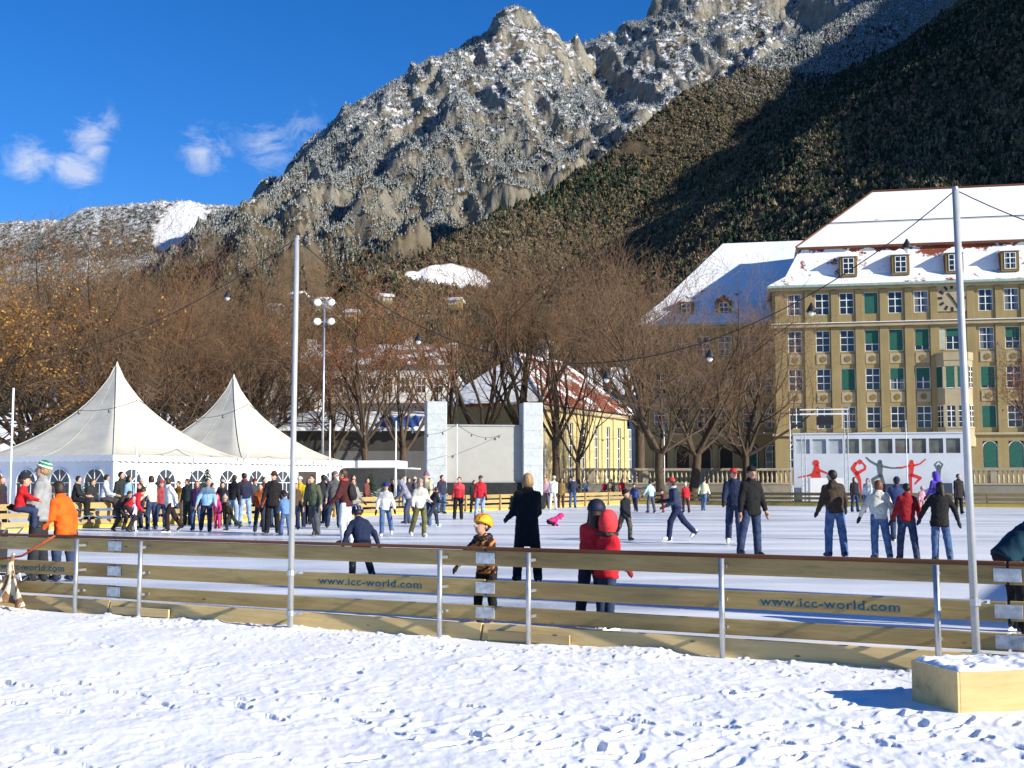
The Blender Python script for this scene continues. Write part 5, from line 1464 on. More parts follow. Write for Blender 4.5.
def ell_d(P, c, r, M=None):
    q = P - np.asarray(c, float)
    if M is not None: q = q @ M          # M columns = local axes
    r = np.asarray(r, float); k0 = np.sqrt(((q / r) ** 2).sum(-1)); k1 = np.sqrt(((q / (r * r)) ** 2).sum(-1))
    return np.where(k1 > 1e-9, k0 * (k0 - 1) / np.maximum(k1, 1e-9), -r.min())
def smin(a, b, k): 
    if k <= 0: return np.minimum(a, b)
    h = np.clip(.5 + .5 * (b - a) / k, 0, 1); return b + (a - b) * h - k * h * (1 - h)
def polygonise(fn, lo, hi, h):
    lo = np.asarray(lo) - 2 * h; hi = np.asarray(hi) + 2 * h
    ax = [np.arange(lo[i], hi[i] + h, h) for i in range(3)]
    P = np.stack(np.meshgrid(*ax, indexing='ij'), -1).astype(np.float32)
    return surface_nets(fn(P), lo, h)
def rotx(a): c, s = math.cos(a), math.sin(a); return np.array([[1, 0, 0], [0, c, -s], [0, s, c]])
def roty(a): c, s = math.cos(a), math.sin(a); return np.array([[c, 0, s], [0, 1, 0], [-s, 0, c]])
def rotz(a): c, s = math.cos(a), math.sin(a); return np.array([[c, -s, 0], [s, c, 0], [0, 0, 1]])

_cm = {}
def cloth(c, kind='cloth'):
    k = (tuple(c), kind)
    if k in _cm: return _cm[k]
    m, t, b = newmat('denim' if kind == 'denim' else 'cloth', .85 if kind != 'shell' else .55, 0, .2)
    v = t.coord('Object'); n = t.noise(v, 7, 4); n2 = t.noise(v, 28, 3)
    lo = tuple(x * .72 for x in c); hi = tuple(min(1, x * 1.22) for x in c)
    col = t.ramp(n, [(.3, lo), (.7, hi)])
    if kind == 'denim': col = t.mix(t.ramp(n, [(.45, 0), (.75, .45)]), col, tuple(min(1, x * 2.0 + .03) for x in c))
    if kind == 'tiger':
        w = t.new('ShaderNodeTexWave', wave_type='BANDS', bands_direction='DIAGONAL'); w.inputs['Scale'].default_value = 5.5; w.inputs['Distortion'].default_value = 9; w.inputs['Detail'].default_value = 2
        t.link(v, w.inputs['Vector']); col = t.ramp(w.outputs['Fac'], [(.42, (.03, .014, .012)), (.52, (.46, .18, .06))])
    if kind == 'camo':
        col = t.ramp(t.noise(v, 9, 2), [(.42, (.018, .02, .022)), (.55, (.09, .085, .065))])
    t.link(col, b.inputs['Base Color'])
    t.link(t.bump(t.math('ADD', t.noise(v, 9, 3), t.math('MULTIPLY', n2, .3)), .45, .02), b.inputs['Normal'])
    _cm[k] = m; return m
SKIN = mat('skin', (.52, .30, .20), .55, .1, 8); SKIN_T = mat('tanned_skin', (.40, .22, .14), .55, .1, 8)
EYE = mat('dark_eye', (.03, .02, .018), .3); LIP = mat('lips', (.40, .14, .11), .5)
HAIRC = {'black': (.012, .010, .009), 'brown': (.055, .028, .014), 'dark': (.025, .015, .010), 'blond': (.42, .27, .10), 'fair': (.30, .19, .08), 'grey': (.30, .29, .28), 'red': (.16, .05, .02)}
def hair_mat(c):
    k = ('hair', c)
    if k in _cm: return _cm[k]
    m, t, b = newmat('hair', .55, 0, .4); v = t.coord('Object', (30, 30, 4)); n = t.noise(v, 2, 4); cc = HAIRC[c]
    t.link(t.ramp(n, [(.3, tuple(x * .6 for x in cc)), (.7, tuple(min(1, x * 1.5) for x in cc))]), b.inputs['Base Color']); t.link(t.bump(n, .5, .01), b.inputs['Normal']); _cm[k] = m; return m
BOOT_B = mat('black_boot_leather', (.018, .018, .020), .45, .2, 6, spec=.4); BOOT_W = mat('white_boot_leather', (.70, .70, .68), .45, .08, 6, spec=.4); BLADE = mat('skate_blade', (.60, .62, .65), .25, .1, 5, metal=.9)
def boot_proto():
    def fn(P):
        d = seg_d(P, (0, 0, .115), (0, -.005, .235), .050, .056); d = smin(d, seg_d(P, (0, -.05, .085), (0, .11, .075), .044, .040), .04)
        d = smin(d, seg_d(P, (0, .06, .075), (0, .165, .066), .042, .032), .03)
        return np.maximum(d, .040 - P[..., 2])
    V, Fq = polygonise(fn, (-.08, -.12, .03), (.08, .22, .30), .012)
    out = {}
    for n, m in (('b', BOOT_B), ('w', BOOT_W)): out[n] = np_mesh('skate', V, Fq, m)
    bl = MB().box(-.0035, .0035, -.095, .195, 0, .026).box(-.022, .022, -.085, -.045, .026, .046).box(-.022, .022, .07, .13, .026, .044)
    return out, bl.mesh('blade', BLADE), out
BOOTS, BLADE_ME, _ = boot_proto()

STAND = dict()
POSES = {
    'stand':   dict(lh=(2, 4, 3), rh=(-2, 4, 2), la=(4, 10, 14), ra=(0, 10, 12)),
    'relax':   dict(lh=(6, 5, 10), rh=(-4, 6, 4), la=(12, 12, 30), ra=(-6, 12, 18), lean=3),
    'glide':   dict(lh=(16, 4, 22), rh=(-18, 7, 12), la=(-14, 22, 22), ra=(22, 20, 26), lean=9),
    'glide2':  dict(lh=(-20, 8, 14), rh=(18, 4, 24), la=(24, 24, 26), ra=(-18, 22, 20), lean=9),
    'stride':  dict(lh=(26, 4, 20), rh=(-32, 6, 12), la=(-28, 14, 40), ra=(38, 12, 60), lean=12),
    'arms_out': dict(lh=(8, 6, 14), rh=(-6, 8, 8), la=(10, 46, 16), ra=(8, 46, 16), lean=5),
    'bend':    dict(lh=(46, 8, 62), rh=(30, 8, 62), la=(40, 20, 40), ra=(46, 20, 40), lean=42, head=(-28, 0)),
    'handhold': dict(lh=(6, 4, 8), rh=(-4, 6, 6), la=(12, 30, 18), ra=(12, 30, 18), lean=3),
    'sit':     dict(lh=(82, 8, 84), rh=(80, 8, 80), la=(28, 10, 55), ra=(28, 10, 55), lean=8),
    'carry':   dict(lh=(2, 4, 4), rh=(-2, 4, 2), la=(36, 10, 96), ra=(34, 12, 100), lean=-3),
    'lean_on': dict(lh=(14, 6, 10), rh=(6, 6, 6), la=(52, 14, 40), ra=(56, 14, 40), lean=30, head=(-14, 0)),
    'pockets': dict(lh=(4, 5, 8), rh=(-3, 7, 3), la=(-10, 16, 42), ra=(-10, 16, 42), lean=0),
    'cower':   dict(lh=(40, 8, 66), rh=(24, 8, 58), la=(30, 26, 34), ra=(34, 26, 34), lean=40, head=(-20, 0)),
    'fallen':  dict(lh=(70, 12, 40), rh=(64, 14, 60), la=(50, 18, 10), ra=(40, 20, 10), lean=70, head=(-40, 0)),
    'legs_apart': dict(lh=(4, 14, 6), rh=(-4, 12, 10), la=(4, 22, 12), ra=(-6, 18, 14), lean=4),
}
N_PEOPLE = [0]
def person(loc, H, face, pose, jk, tr, head, label, hair='brown', boots='b', fine=None, coat=0.0, gloves=None, seat=None, child=None, skin=None, scarf=None, pack=None, jkind='cloth', tkind=None, over=None, group='people skating and standing on the ice rink', blades=True, hat_c=(.05, .05, .05), hat_c2=None, base=0.0, hood_down=False, fur=None, tail=None, visor=False):
    """loc: ground point; face: heading in degrees, 0 = away from the camera, 90 = to the left"""
    ps = dict(POSES[pose]); ps.update(over or {})
    q = random.Random(label)
    if pose not in ('sit', 'fallen'):
        for k in ('lh', 'rh', 'la', 'ra'): ps[k] = tuple(a + q.uniform(-6, 6) * (1 if i else 1.3) * (.5 if k[1] == 'h' else 1) for i, a in enumerate(ps[k]))
        ps['twist'] = ps.get('twist', 0) + q.uniform(-9, 9); ps['side'] = ps.get('side', 0) + q.uniform(-4, 4)
        ps.setdefault('head', (q.uniform(-10, 6), q.uniform(-35, 35)))
    child = child if child is not None else H < 1.38
    h = fine or (.028 if H > 1.3 else .023)
    if gloves is None and (len(label) * 7 + int(H * 100)) % 10 < 7 and not ('x' == label): gloves = [(.02, .02, .022), (.03, .03, .05), (.06, .03, .03), (.015, .015, .015)][len(label) % 4]
    S = H / 1.71; hs = S * (1.0 if not child else 1.0 + .45 * min(1, (1.5 - H) / .5))
    lean, side, twist = R(ps.get('lean', 0)), R(ps.get('side', 0)), R(ps.get('twist', 0))
    Rt = rotx(-lean) @ roty(side) @ rotz(twist)
    Lt, Ls = .425 * S, .41 * S
    hipw = .088 * S
    if child: Lt *= .93; Ls *= .93
    J = {}
    for nm, s in (('l', -1), ('r', 1)):
        a, b, k = [R(x) for x in ps[nm + 'h'][:3]]
        hp = np.array([s * hipw, 0, 0]); kn = hp + Lt * np.array([s * math.sin(b), math.sin(a) * math.cos(b), -math.cos(a) * math.cos(b)])
        d2 = np.array([s * math.sin(b * .6), math.sin(a - k) * math.cos(b), -math.cos(a - k) * math.cos(b)]); an = kn + Ls * d2
        J[nm + 'hip'], J[nm + 'kn'], J[nm + 'an'] = hp, kn, an; J[nm + 'ft'] = (a - k)
        sh = Rt @ np.array([s * .158 * S * (1 if not child else .92), 0, .455 * S])
        a, b, e = [R(x) for x in ps[nm + 'a'][:3]]; b = b * .72; inn = R(ps[nm + 'a'][3]) if len(ps[nm + 'a']) > 3 else 0
        el = sh + Rt @ (.285 * S * np.array([s * math.sin(b), math.sin(a) * math.cos(b), -math.cos(a) * math.cos(b)]))
        df = Rt @ np.array([s * math.sin(b * .6 - inn), math.sin(a + e) * math.cos(b * .6 - inn), -math.cos(a + e) * math.cos(b * .6 - inn)])
        wr = el + .245 * S * df
        J[nm + 'sh'], J[nm + 'el'], J[nm + 'wr'], J[nm + 'hd'] = sh, el, wr, df
    nb = Rt @ np.array([0, 0, .525 * S]); hp_, hy_ = [R(x) for x in ps.get('head', (0, 0))]
    Rh = Rt @ rotx(lean * .75) @ rotz(hy_) @ rotx(hp_)
    hc = nb + Rt @ np.array([0, .012 * S, .075 * hs]) + Rh @ np.array([0, .01 * hs, .085 * hs])
    sole = .115 * S
    if seat is None: zroot = -min(J['lan'][2], J['ran'][2]) + sole
    else: zroot = seat
    if pose == 'fallen': zroot = .22 * S
    off = np.array([0, 0, zroot])
    for k in list(J):
        if isinstance(J[k], np.ndarray) and not k.endswith('hd'): J[k] = J[k] + off
    nb, hc = nb + off, hc + off; pel = off.copy()
    T = lambda v: pel + Rt @ (np.array(v, float) * S)
    HL = lambda v: hc + Rh @ (np.array(v, float) * hs)
    # ---- fields
    def f_body(P):
        d = ell_d(P, HL((0, -.008, .022)), np.array([.076, .094, .098]) * hs, Rh)
        d = smin(d, ell_d(P, HL((0, .030, -.045)), np.array([.054, .058, .068]) * hs, Rh), .03 * hs)
        d = smin(d, seg_d(P, HL((0, .092, .008)), HL((0, .112, -.026)), .010 * hs, .016 * hs), .012 * hs)
        for s in (-1, 1):
            d = smin(d, ell_d(P, HL((s * .078, -.012, -.005)), np.array([.012, .022, .032]) * hs, Rh), .008 * hs)
            d = np.maximum(d, -(ell_d(P, HL((s * .032, .098, .016)), np.array([.020, .014, .012]) * hs, Rh)))
        d = smin(d, seg_d(P, nb - Rt @ np.array([0, 0, .03 * S]), HL((0, 0, -.05)), .055 * S, .050 * S), .02)
        d = smin(d, seg_d(P, T((0, 0, .03)), T((0, .0, .42)), .075 * S, .080 * S), .04)
        for n, s in (('l', -1), ('r', 1)):
            d = smin(d, seg_d(P, J[n + 'sh'], J[n + 'el'], .046 * S, .038 * S), .03); d = smin(d, seg_d(P, J[n + 'el'], J[n + 'wr'], .036 * S, .027 * S), .02)
            d = smin(d, seg_d(P, J[n + 'hip'], J[n + 'kn'], .075 * S, .052 * S), .04); d = smin(d, seg_d(P, J[n + 'kn'], J[n + 'an'], .050 * S, .036 * S), .02)
            hd = J[n + 'hd']; w = J[n + 'wr']; g = 1.18 if gloves else 1.0
            lat = np.cross(hd, Rt @ np.array([0., 1., 0.])); lat = lat / (np.linalg.norm(lat) + 1e-9); fwd = np.cross(lat, hd); fwd = fwd / (np.linalg.norm(fwd) + 1e-9)
            if h < .017:
                pc = w + hd * .055 * S
                d = smin(d, seg_d(P, w + hd * .02 * S, w + hd * .085 * S, .027 * S * g, .034 * S * g), .012)
                for q_, (o_, ln) in enumerate(((-.030, .062), (-.010, .075), (.011, .070), (.031, .055))):
                    b0 = w + hd * .085 * S + fwd * o_ * S; b1 = b0 + hd * ln * .55 * S; b2 = b1 + (hd * .8 + lat * (-s) * .6) * ln * .5 * S
                    d = smin(d, np.minimum(seg_d(P, b0, b1, .0105 * S * g, .0095 * S * g), seg_d(P, b1, b2, .0095 * S * g, .008 * S * g)), .004)
                t0 = w + hd * .03 * S + fwd * .026 * S; t1 = t0 + (hd * .6 + fwd * .7) * .045 * S; d = smin(d, np.minimum(seg_d(P, t0, t1, .013 * S * g, .011 * S * g), seg_d(P, t1, t1 + hd * .032 * S, .011 * S * g, .009 * S * g)), .006)
            else:
                d = smin(d, seg_d(P, w, w + hd * .10 * S, .030 * S * g, .036 * S * g), .02); d = smin(d, seg_d(P, w + hd * .10 * S, w + hd * .165 * S, .034 * S * g, .024 * S * g), .01)
                d = smin(d, seg_d(P, w + hd * .03 * S, w + hd * .085 * S + fwd * .055 * S, .018 * S * g, .014 * S * g), .012)
        return d
    hemz = (-.06 - coat) * S
    def wr_noise(P, amp):
        return amp * (np.sin(P[..., 2] * 46 / S + 3 * np.sin(P[..., 0] * 21 + N_PEOPLE[0])) * np.sin(P[..., 0] * 30 + P[..., 1] * 26 + 1.7 * np.sin(P[..., 2] * 17)))
    fat = ps.get('fat', 1.07)
    def f_jacket(P):
        d = smin(seg_d(P, T((0, 0, -.03)), T((0, 0, .44)), .122 * S * fat, .125 * S), seg_d(P, T((0, -.01, .44)), T((0, 0, .50)), .10 * S, .08 * S), .04)
        if coat: d = smin(d, seg_d(P, T((0, 0, .1)), T((0, 0, -.06 - coat)), .125 * S, .150 * S), .04)
        for s in (-1, 1):
            q = seg_d(P, T((s * .050, 0, -.03)), T((s * .062, -.005, .20)), .118 * S * fat, .106 * S * fat); d = q if d is None else smin(d, q, .05)
            d = smin(d, seg_d(P, T((s * .062, -.005, .20)), T((s * .080, 0, .39)), .108 * S * fat, .102 * S * fat), .05)
            d = smin(d, seg_d(P, T((s * .11, 0, .435)), T((s * .04, 0, .50)), .066 * S, .058 * S), .05)
        d = smin(d, seg_d(P, nb - Rt @ np.array([0, 0, .05 * S]), nb + Rt @ np.array([0, .005, .035 * S]), .085 * S, .076 * S), .03)
        if hood_down: d = smin(d, seg_d(P, T((-.07, -.10, .48)), T((.07, -.10, .48)), .055 * S, .055 * S), .03)
        if coat:
            for s in (-1, 1): d = smin(d, seg_d(P, T((s * .055, 0, 0)), T((s * .066, .0, -.06 - coat)), .122 * S, .138 * S), .05)
        n = Rt.T @ np.array([0, 0, 1.]); loc = (P - pel) @ Rt
        d = d + wr_noise(P, .006 * S)
        d = np.maximum(d, (hemz - loc[..., 2]) * .9)
        for nme in ('l', 'r'):
            sl = seg_d(P, J[nme + 'sh'], J[nme + 'el'], .070 * S * fat, .058 * S * fat); fo = seg_d(P, J[nme + 'el'], J[nme + 'wr'], .057 * S * fat, .046 * S)
            a = smin(sl, fo, .03) + wr_noise(P, .005 * S)
            cut = (P - (J[nme + 'wr'])) @ J[nme + 'hd']; a = np.maximum(a, np.where(np.linalg.norm(P - J[nme + 'wr'], axis=-1) < .11 * S, cut - .005, -1))
            d = smin(d, a, .035)
        return d
    def f_trousers(P):
        d = ell_d(P, pel + np.array([0, -.012 * S, .01 * S]), np.array([.160, .108, .12]) * S)
        for s, n in ((-1, 'l'), (1, 'r')):
            q = smin(seg_d(P, J[n + 'hip'], J[n + 'kn'], .102 * S, .082 * S), seg_d(P, J[n + 'kn'], J[n + 'an'] + (J[n + 'an'] - J[n + 'kn']) * .08, .080 * S, .072 * S * (1.25 if tkind == 'flare' else 1)), .03)
            d = smin(d, q + wr_noise(P, .004 * S), .03)
        return d
    allJ = np.array([v for k, v in J.items() if isinstance(v, np.ndarray) and not k.endswith('hd')] + [hc, nb, pel])
    lo, hi = allJ.min(0) - .24 * S, allJ.max(0) + .26 * hs
    N_PEOPLE[0] += 1
    root = thing('person', label, 'person', loc, R(face), group)
    V, Fq = polygonise(f_body, lo, hi, h)
    # skin, glove and eye areas of the one continuous body
    c = V[Fq].mean(1); mi = np.zeros(len(Fq), int)
    for n in ('l', 'r'):
        mi[((c - J[n + 'wr']) @ J[n + 'hd'] > -.01) & (np.linalg.norm(c - J[n + 'wr'], axis=1) < .24 * S)] = 1
    for s in (-1, 1): mi[np.linalg.norm(c - HL((s * .032, .088, .016)), axis=1) < .017 * hs] = 2
    mi[np.linalg.norm((c - HL((0, .086, -.058))) @ Rh * np.array([.6, 1, 1.8]), axis=1) < .017 * hs] = 3
    sk = skin or SKIN
    link('body', np_mesh('body', V, Fq, [sk, cloth(gloves) if gloves else sk, EYE, LIP], True, mi), root)
    V, Fq = polygonise(f_jacket, lo, hi, h); c = (V[Fq].mean(1) - pel) @ Rt / S; st = q.randrange(6); mj = np.zeros(len(Fq), int)
    if jkind == 'cloth' and not coat and not (fine and fine < .0185):
        if st == 0: mj[c[:, 2] > .33] = 1                                     # yoke
        elif st == 1: mj[np.abs(c[:, 0]) > .20] = 1                            # sleeves
        elif st == 2: mj[(c[:, 2] > .20) & (c[:, 2] < .27)] = 1               # chest band
    mj[(c[:, 2] < hemz / S + .035) & (np.abs(c[:, 0]) < .2)] = 2
    mj[(np.abs(c[:, 0]) < .010) & (c[:, 1] > 0)] = 2                          # zip
    fs, ft = q.choice((.35, .5, .6, 1.6)), q.choice((0, .02)); second = tuple(min(.75, x * fs + ft) for x in jk)
    link('coat' if coat > .12 else 'jacket', np_mesh('jacket', V, Fq, [cloth(jk, jkind), cloth(second), cloth(tuple(x * .6 for x in jk))], True, mj), root)
    if tr is not None:
        V, Fq = polygonise(f_trousers, allJ.min(0) - .2 * S, np.array([*(allJ.max(0)[:2] + .2 * S), max(pel[2], J['lkn'][2], J['rkn'][2]) + .2 * S]), h)
        link('trousers', np_mesh('trousers', V, Fq, cloth(tr, tkind if tkind in ('denim', 'camo') else 'cloth')), root)
    for n in ('l', 'r'):
        b = link('skate' if blades else 'shoe', BOOTS[boots], root); yaw = R(8 if n == 'r' else -8)
        pit = J[n + 'ft'] * (1 if abs(J[n + 'ft']) > R(25) or pose == 'sit' else .4)
        if pose == 'sit': pit = 0
        M3 = rotz(-yaw) @ rotx(pit); an = J[n + 'an']; o = an - M3 @ np.array([0, 0, sole])
        Mx = Matrix.Identity(4)
        for i in range(3):
            for j in range(3): Mx[i][j] = M3[i, j] * S
            Mx[i][3] = o[i]
        b.matrix_local = Mx
        if blades: link('blade', BLADE_ME, b)
    # ---- head dress and hair
    hlo, hhi = hc - .32 * hs, hc + .32 * hs
    L = lambda P: ((P - hc) @ Rh) / hs
    def part(fn, name, m, lo_=None, hi_=None):
        V, Fq = polygonise(fn, hlo if lo_ is None else lo_, hhi if hi_ is None else hi_, min(h, .018) if h > .017 else h * .9)
        if len(V): return link(name, np_mesh(name, V, Fq, m), root)
    def e(P, c_, r): return ell_d(P, HL(c_), np.array(r) * hs, Rh)
    def hair_short(P):
        q = L(P); d = e(P, (0, -.014, .024), (.089, .106, .109)); cut = (q[..., 1] * .92 - (q[..., 2] - .045) * .55 - .030) * hs; low = (-.065 - q[..., 2]) * hs
        return np.maximum(np.maximum(d, cut), low)
    def hair_long(P):
        q = L(P); d = smin(hair_short(P), seg_d(P, HL((0, -.055, .0)), HL((0, -.085, -.19)), .078 * hs, .060 * hs), .03 * hs)
        d = smin(d, np.minimum(seg_d(P, HL((-.075, -.01, .02)), HL((-.085, .0, -.13)), .026 * hs, .024 * hs), seg_d(P, HL((.075, -.01, .02)), HL((.085, .0, -.13)), .026 * hs, .024 * hs)), .02 * hs)
        return d
    if head in ('hair', 'long', 'bob') or (head in ('beanie', 'cap', 'helmet', 'cowboy', 'band') and hair):
        f = hair_long if head == 'long' or tail == 'long' else hair_short
        if head == 'bob': f = lambda P: smin(hair_short(P), np.maximum(e(P, (0, -.03, -.03), (.098, .088, .10)), (L(P)[..., 1] - .035) * hs), .02)
        part(f, 'hair', hair_mat(hair), hc - .34 * hs)
        if tail == 'pony': part(lambda P: seg_d(P, HL((0, -.11, .04)), HL((0, -.15, -.13)), .034 * hs, .016 * hs), 'ponytail', hair_mat(hair))
    hm = cloth(hat_c, 'shell' if head == 'helmet' else 'cloth')
    if head == 'beanie':
        o = part(lambda P: np.maximum(e(P, (0, -.012, .040), (.094, .110, .118)), (.034 - L(P)[..., 2] + L(P)[..., 1] * .12) * hs), 'hat', hm)
        if hat_c2 is not None:
            part(lambda P: np.maximum(np.abs(e(P, (0, -.012, .040), (.094, .110, .118))) - .009 * hs, (np.abs(L(P)[..., 2] - .06 - L(P)[..., 1] * .12) - .020) * hs), 'hat_stripe', cloth(hat_c2))
            part(lambda P: np.maximum(np.abs(e(P, (0, -.012, .040), (.094, .110, .118))) - .009 * hs, (np.abs(L(P)[..., 2] - .115 - L(P)[..., 1] * .12) - .012) * hs), 'hat_stripe', cloth(hat_c2))
    elif head == 'pompom':
        part(lambda P: smin(np.maximum(e(P, (0, -.012, .040), (.096, .112, .120)), (.030 - L(P)[..., 2] + L(P)[..., 1] * .12) * hs), e(P, (0, -.02, .175), (.036, .036, .036)), .01), 'hat', hm)
    elif head == 'helmet':
        def fh(P): return np.maximum(np.maximum(e(P, (0, -.010, .036), (.114, .132, .124)), -e(P, (0, .0, .0), (.084, .100, .10))), (.018 - L(P)[..., 2] + L(P)[..., 1] * .22) * hs)
        o = part(fh, 'helmet', hm)
        if hat_c2 is not None:
            for s in (-1, 0, 1): part(lambda P, s=s: np.maximum(np.abs(e(P, (0, -.010, .036), (.114, .132, .124))) - .006 * hs, np.maximum((np.abs(L(P)[..., 0] - s * .052) - .013) * hs, (.035 - L(P)[..., 2] + L(P)[..., 1] * .22) * hs)), 'helmet_stripe', cloth(hat_c2, 'shell'))
    elif head == 'cap':
        part(lambda P: smin(np.maximum(e(P, (0, -.010, .040), (.090, .106, .106)), (.036 - L(P)[..., 2]) * hs), np.maximum(e(P, (0, .115, .038), (.070, .080, .012)), (.06 - L(P)[..., 1]) * hs), .008), 'cap', hm)
    elif head == 'cowboy':
        part(lambda P: smin(np.maximum(e(P, (0, -.010, .06), (.092, .108, .125)), (.045 - L(P)[..., 2]) * hs), np.maximum(ell_d(P, HL((0, 0, .030)), np.array([.205, .215, .05]) * hs, Rh), np.abs(L(P)[..., 2] - .050 - L(P)[..., 0] ** 2 * 1.6) * hs - .009), .012), 'brimmed_hat', hm, hc - .3 * hs, hc + .3 * hs)
    elif head == 'hood':
        def fh(P):
            q = L(P); d = e(P, (0, -.030, .018), (.108, .128, .130)); d = smin(d, seg_d(P, HL((0, -.04, -.07)), nb - Rt @ np.array([0, .04 * S, .03]), .105 * hs, .10 * S), .05)
            return np.maximum(np.maximum(d, -e(P, (0, .03, .0), (.082, .12, .108))), (q[..., 1] - .056 - q[..., 2] * .15) * hs)
        part(fh, 'hood', cloth(hat_c, jkind if jkind == 'shell' else 'cloth'), hc - .36 * hs)
    if fur is not None:
        part(lambda P: np.minimum(np.abs(np.sqrt(ell_d(P, nb + Rt @ np.array([0, -.01, .0]), np.array([.125, .125, .125]) * S) ** 2 + ((P - nb - Rt @ np.array([0, 0, .015 * S])) @ (Rt @ np.array([0, 0, 1.]))) ** 2)) - .040 * S + wr_noise(P * 2, .010), 9), 'fur_collar', hair_mat(fur), nb - .30 * S, nb + .3 * S)
    if scarf is not None:
        part(lambda P: np.sqrt((np.abs(np.linalg.norm(np.cross(P - nb - off * 0, (Rt @ np.array([0, 0, 1.]))[None, None, None, :]), axis=-1)) - .072 * S) ** 2 + ((P - nb - Rt @ np.array([0, 0, .035 * S])) @ (Rt @ np.array([0, 0, 1.]))) ** 2) - .036 * S, 'scarf', cloth(scarf), nb - .25 * S, nb + .25 * S)
    if pack is not None:
        part(lambda P: smin(ell_d(P, T((0, -.185, .27)), np.array([.15, .085, .20]) * S, Rt), ell_d(P, T((0, -.24, .18)), np.array([.11, .05, .10]) * S, Rt), .03) + wr_noise(P, .005), 'backpack', cloth(pack), T((0, -.2, .25)) - .34 * S, T((0, -.2, .25)) + .34 * S)
    return root
def P_(px, py): return gnd(px, py, 0.0)
def Hpx(px, py_feet, py_top): return (zat(py_top, P_(px, py_feet).y, px))
# ------------------------------------------------------------------ who stands where
JEANS, JEANS_D, JEANS_L = (.055, .105, .22), (.022, .038, .085), (.23, .32, .46)
BLK, NAVY, DKG = (.012, .012, .013), (.014, .022, .055), (.02, .028, .022)
def add(px, feet, top, face, pose, jk, tr, head, label, H=None, **kw):
    p = gnd(px, feet, 0.0)
    if H is None: H = zat(top, p.y, px) * 1.0
    if tr in (JEANS, JEANS_D, JEANS_L): kw.setdefault('tkind', 'denim')
    return person(p, H, face, pose, jk, tr, head, label, **kw)
def add_seated(px, u, face, jk, tr, head, label, H=1.65, pose='sit', far=False, **kw):
    """on the top plank of the far barriers"""
    p = uv(u, v_at(px, u), 0) if not far else uv(u_at(px, V_FAR + .12), V_FAR + .12, 0)
    if tr in (JEANS, JEANS_D, JEANS_L): kw.setdefault('tkind', 'denim')
    return person(p, H, face, pose, jk, tr, head, label, seat=.98 * (1 if pose == 'sit' else 0) or None, group='people sitting and standing along the far barriers', **kw)
FN = .0155
# --- close to the near barrier
add(37, 583, 465, 92, 'carry', (.27, .28, .285), (.022, .024, .03), 'beanie', 'man in pale grey jacket and green striped hat holding a small child', hair='fair', fine=FN, hat_c=(.015, .22, .10), hat_c2=(.62, .64, .60), over=dict(head=(8, 0), fat=1.12, la=(14, 16, 74, 22), ra=(18, 16, 66, 22)))
_b = gnd(37, 584, 0); person((_b.x - .24, _b.y - .16, 1.03), .96, -70, 'sit', (.52, .015, .02), (.03, .04, .09), 'beanie', 'small child in red carried in the arms of the grey-jacketed man', hair='brown', fine=FN * .9, hat_c=(.02, .02, .03), seat=.12, blades=False, over=dict(la=(60, 30, 20), ra=(60, 30, 20)))
add(63, 582, 483, 62, 'relax', (.82, .115, .012), JEANS_D, 'bob', 'person in bright orange jacket with dark hair behind the grey-jacketed man', hair='dark', fine=FN, coat=.10, over=dict(lean=9))
add(362, 578, 512, 20, 'bend', NAVY, (.012, .016, .03), 'helmet', 'boy in navy bending low, dark helmet with pale stripes, just behind the barrier', H=1.32, hair='dark', fine=FN, hat_c=(.015, .02, .05), hat_c2=(.55, .57, .6), over=dict(la=(10, 42, 20), ra=(-6, 46, 20), lean=34))
add(487, 622, 521, 150, 'cower', (.4, .18, .06), BLK, 'helmet', 'small child in tiger-striped jacket with orange and yellow helmet behind the barrier', H=1.14, hair='dark', fine=.0135, hat_c=(.74, .40, .02), hat_c2=(.55, .10, .03), gloves=(.02, .018, .015), jkind='tiger', hood_down=True, fur='black', over=dict(lh=(10, 6, 14), rh=(4, 6, 10), lean=14, head=(14, -18), la=(14, 26, 22), ra=(14, 60, 10)))
add(527, 583, 476, 12, 'stand', BLK, BLK, 'bob', 'blond woman in long black coat seen from behind at the centre', hair='fair', fine=FN, coat=.30, over=dict(la=(14, 8, 44), ra=(16, 10, 50), fat=1.08))
add(592, 627, 503, -30, 'relax', (.50, .022, .03), NAVY, 'helmet', 'child in red jacket with dark helmet, left of the red-hooded one', hair='dark', tail='long', fine=FN, hat_c=(.012, .016, .035), over=dict(la=(26, 8, 50), ra=(20, 8, 40), lean=6))
add(607, 629, 515, -58, 'relax', (.56, .018, .03), JEANS_D, 'hood', 'child with bright red hood and brown fur collar in red jacket', hair=None, fine=FN, hat_c=(.66, .045, .055), gloves=(.20, .02, .03), fur='dark', coat=.06, over=dict(la=(18, 8, 40), ra=(20, 8, 34)))
add(1008, 634, 531, -78, 'lean_on', (.008, .038, .060), BLK, 'hood', 'person in teal jacket leaning forward at the right picture edge', H=1.45, hair='dark', fine=FN, hat_c=(.008, .035, .055), over=dict(lean=48, fat=1.25, la=(60, 12, 30), ra=(60, 12, 30), lh=(24, 5, 26), rh=(16, 6, 22)))
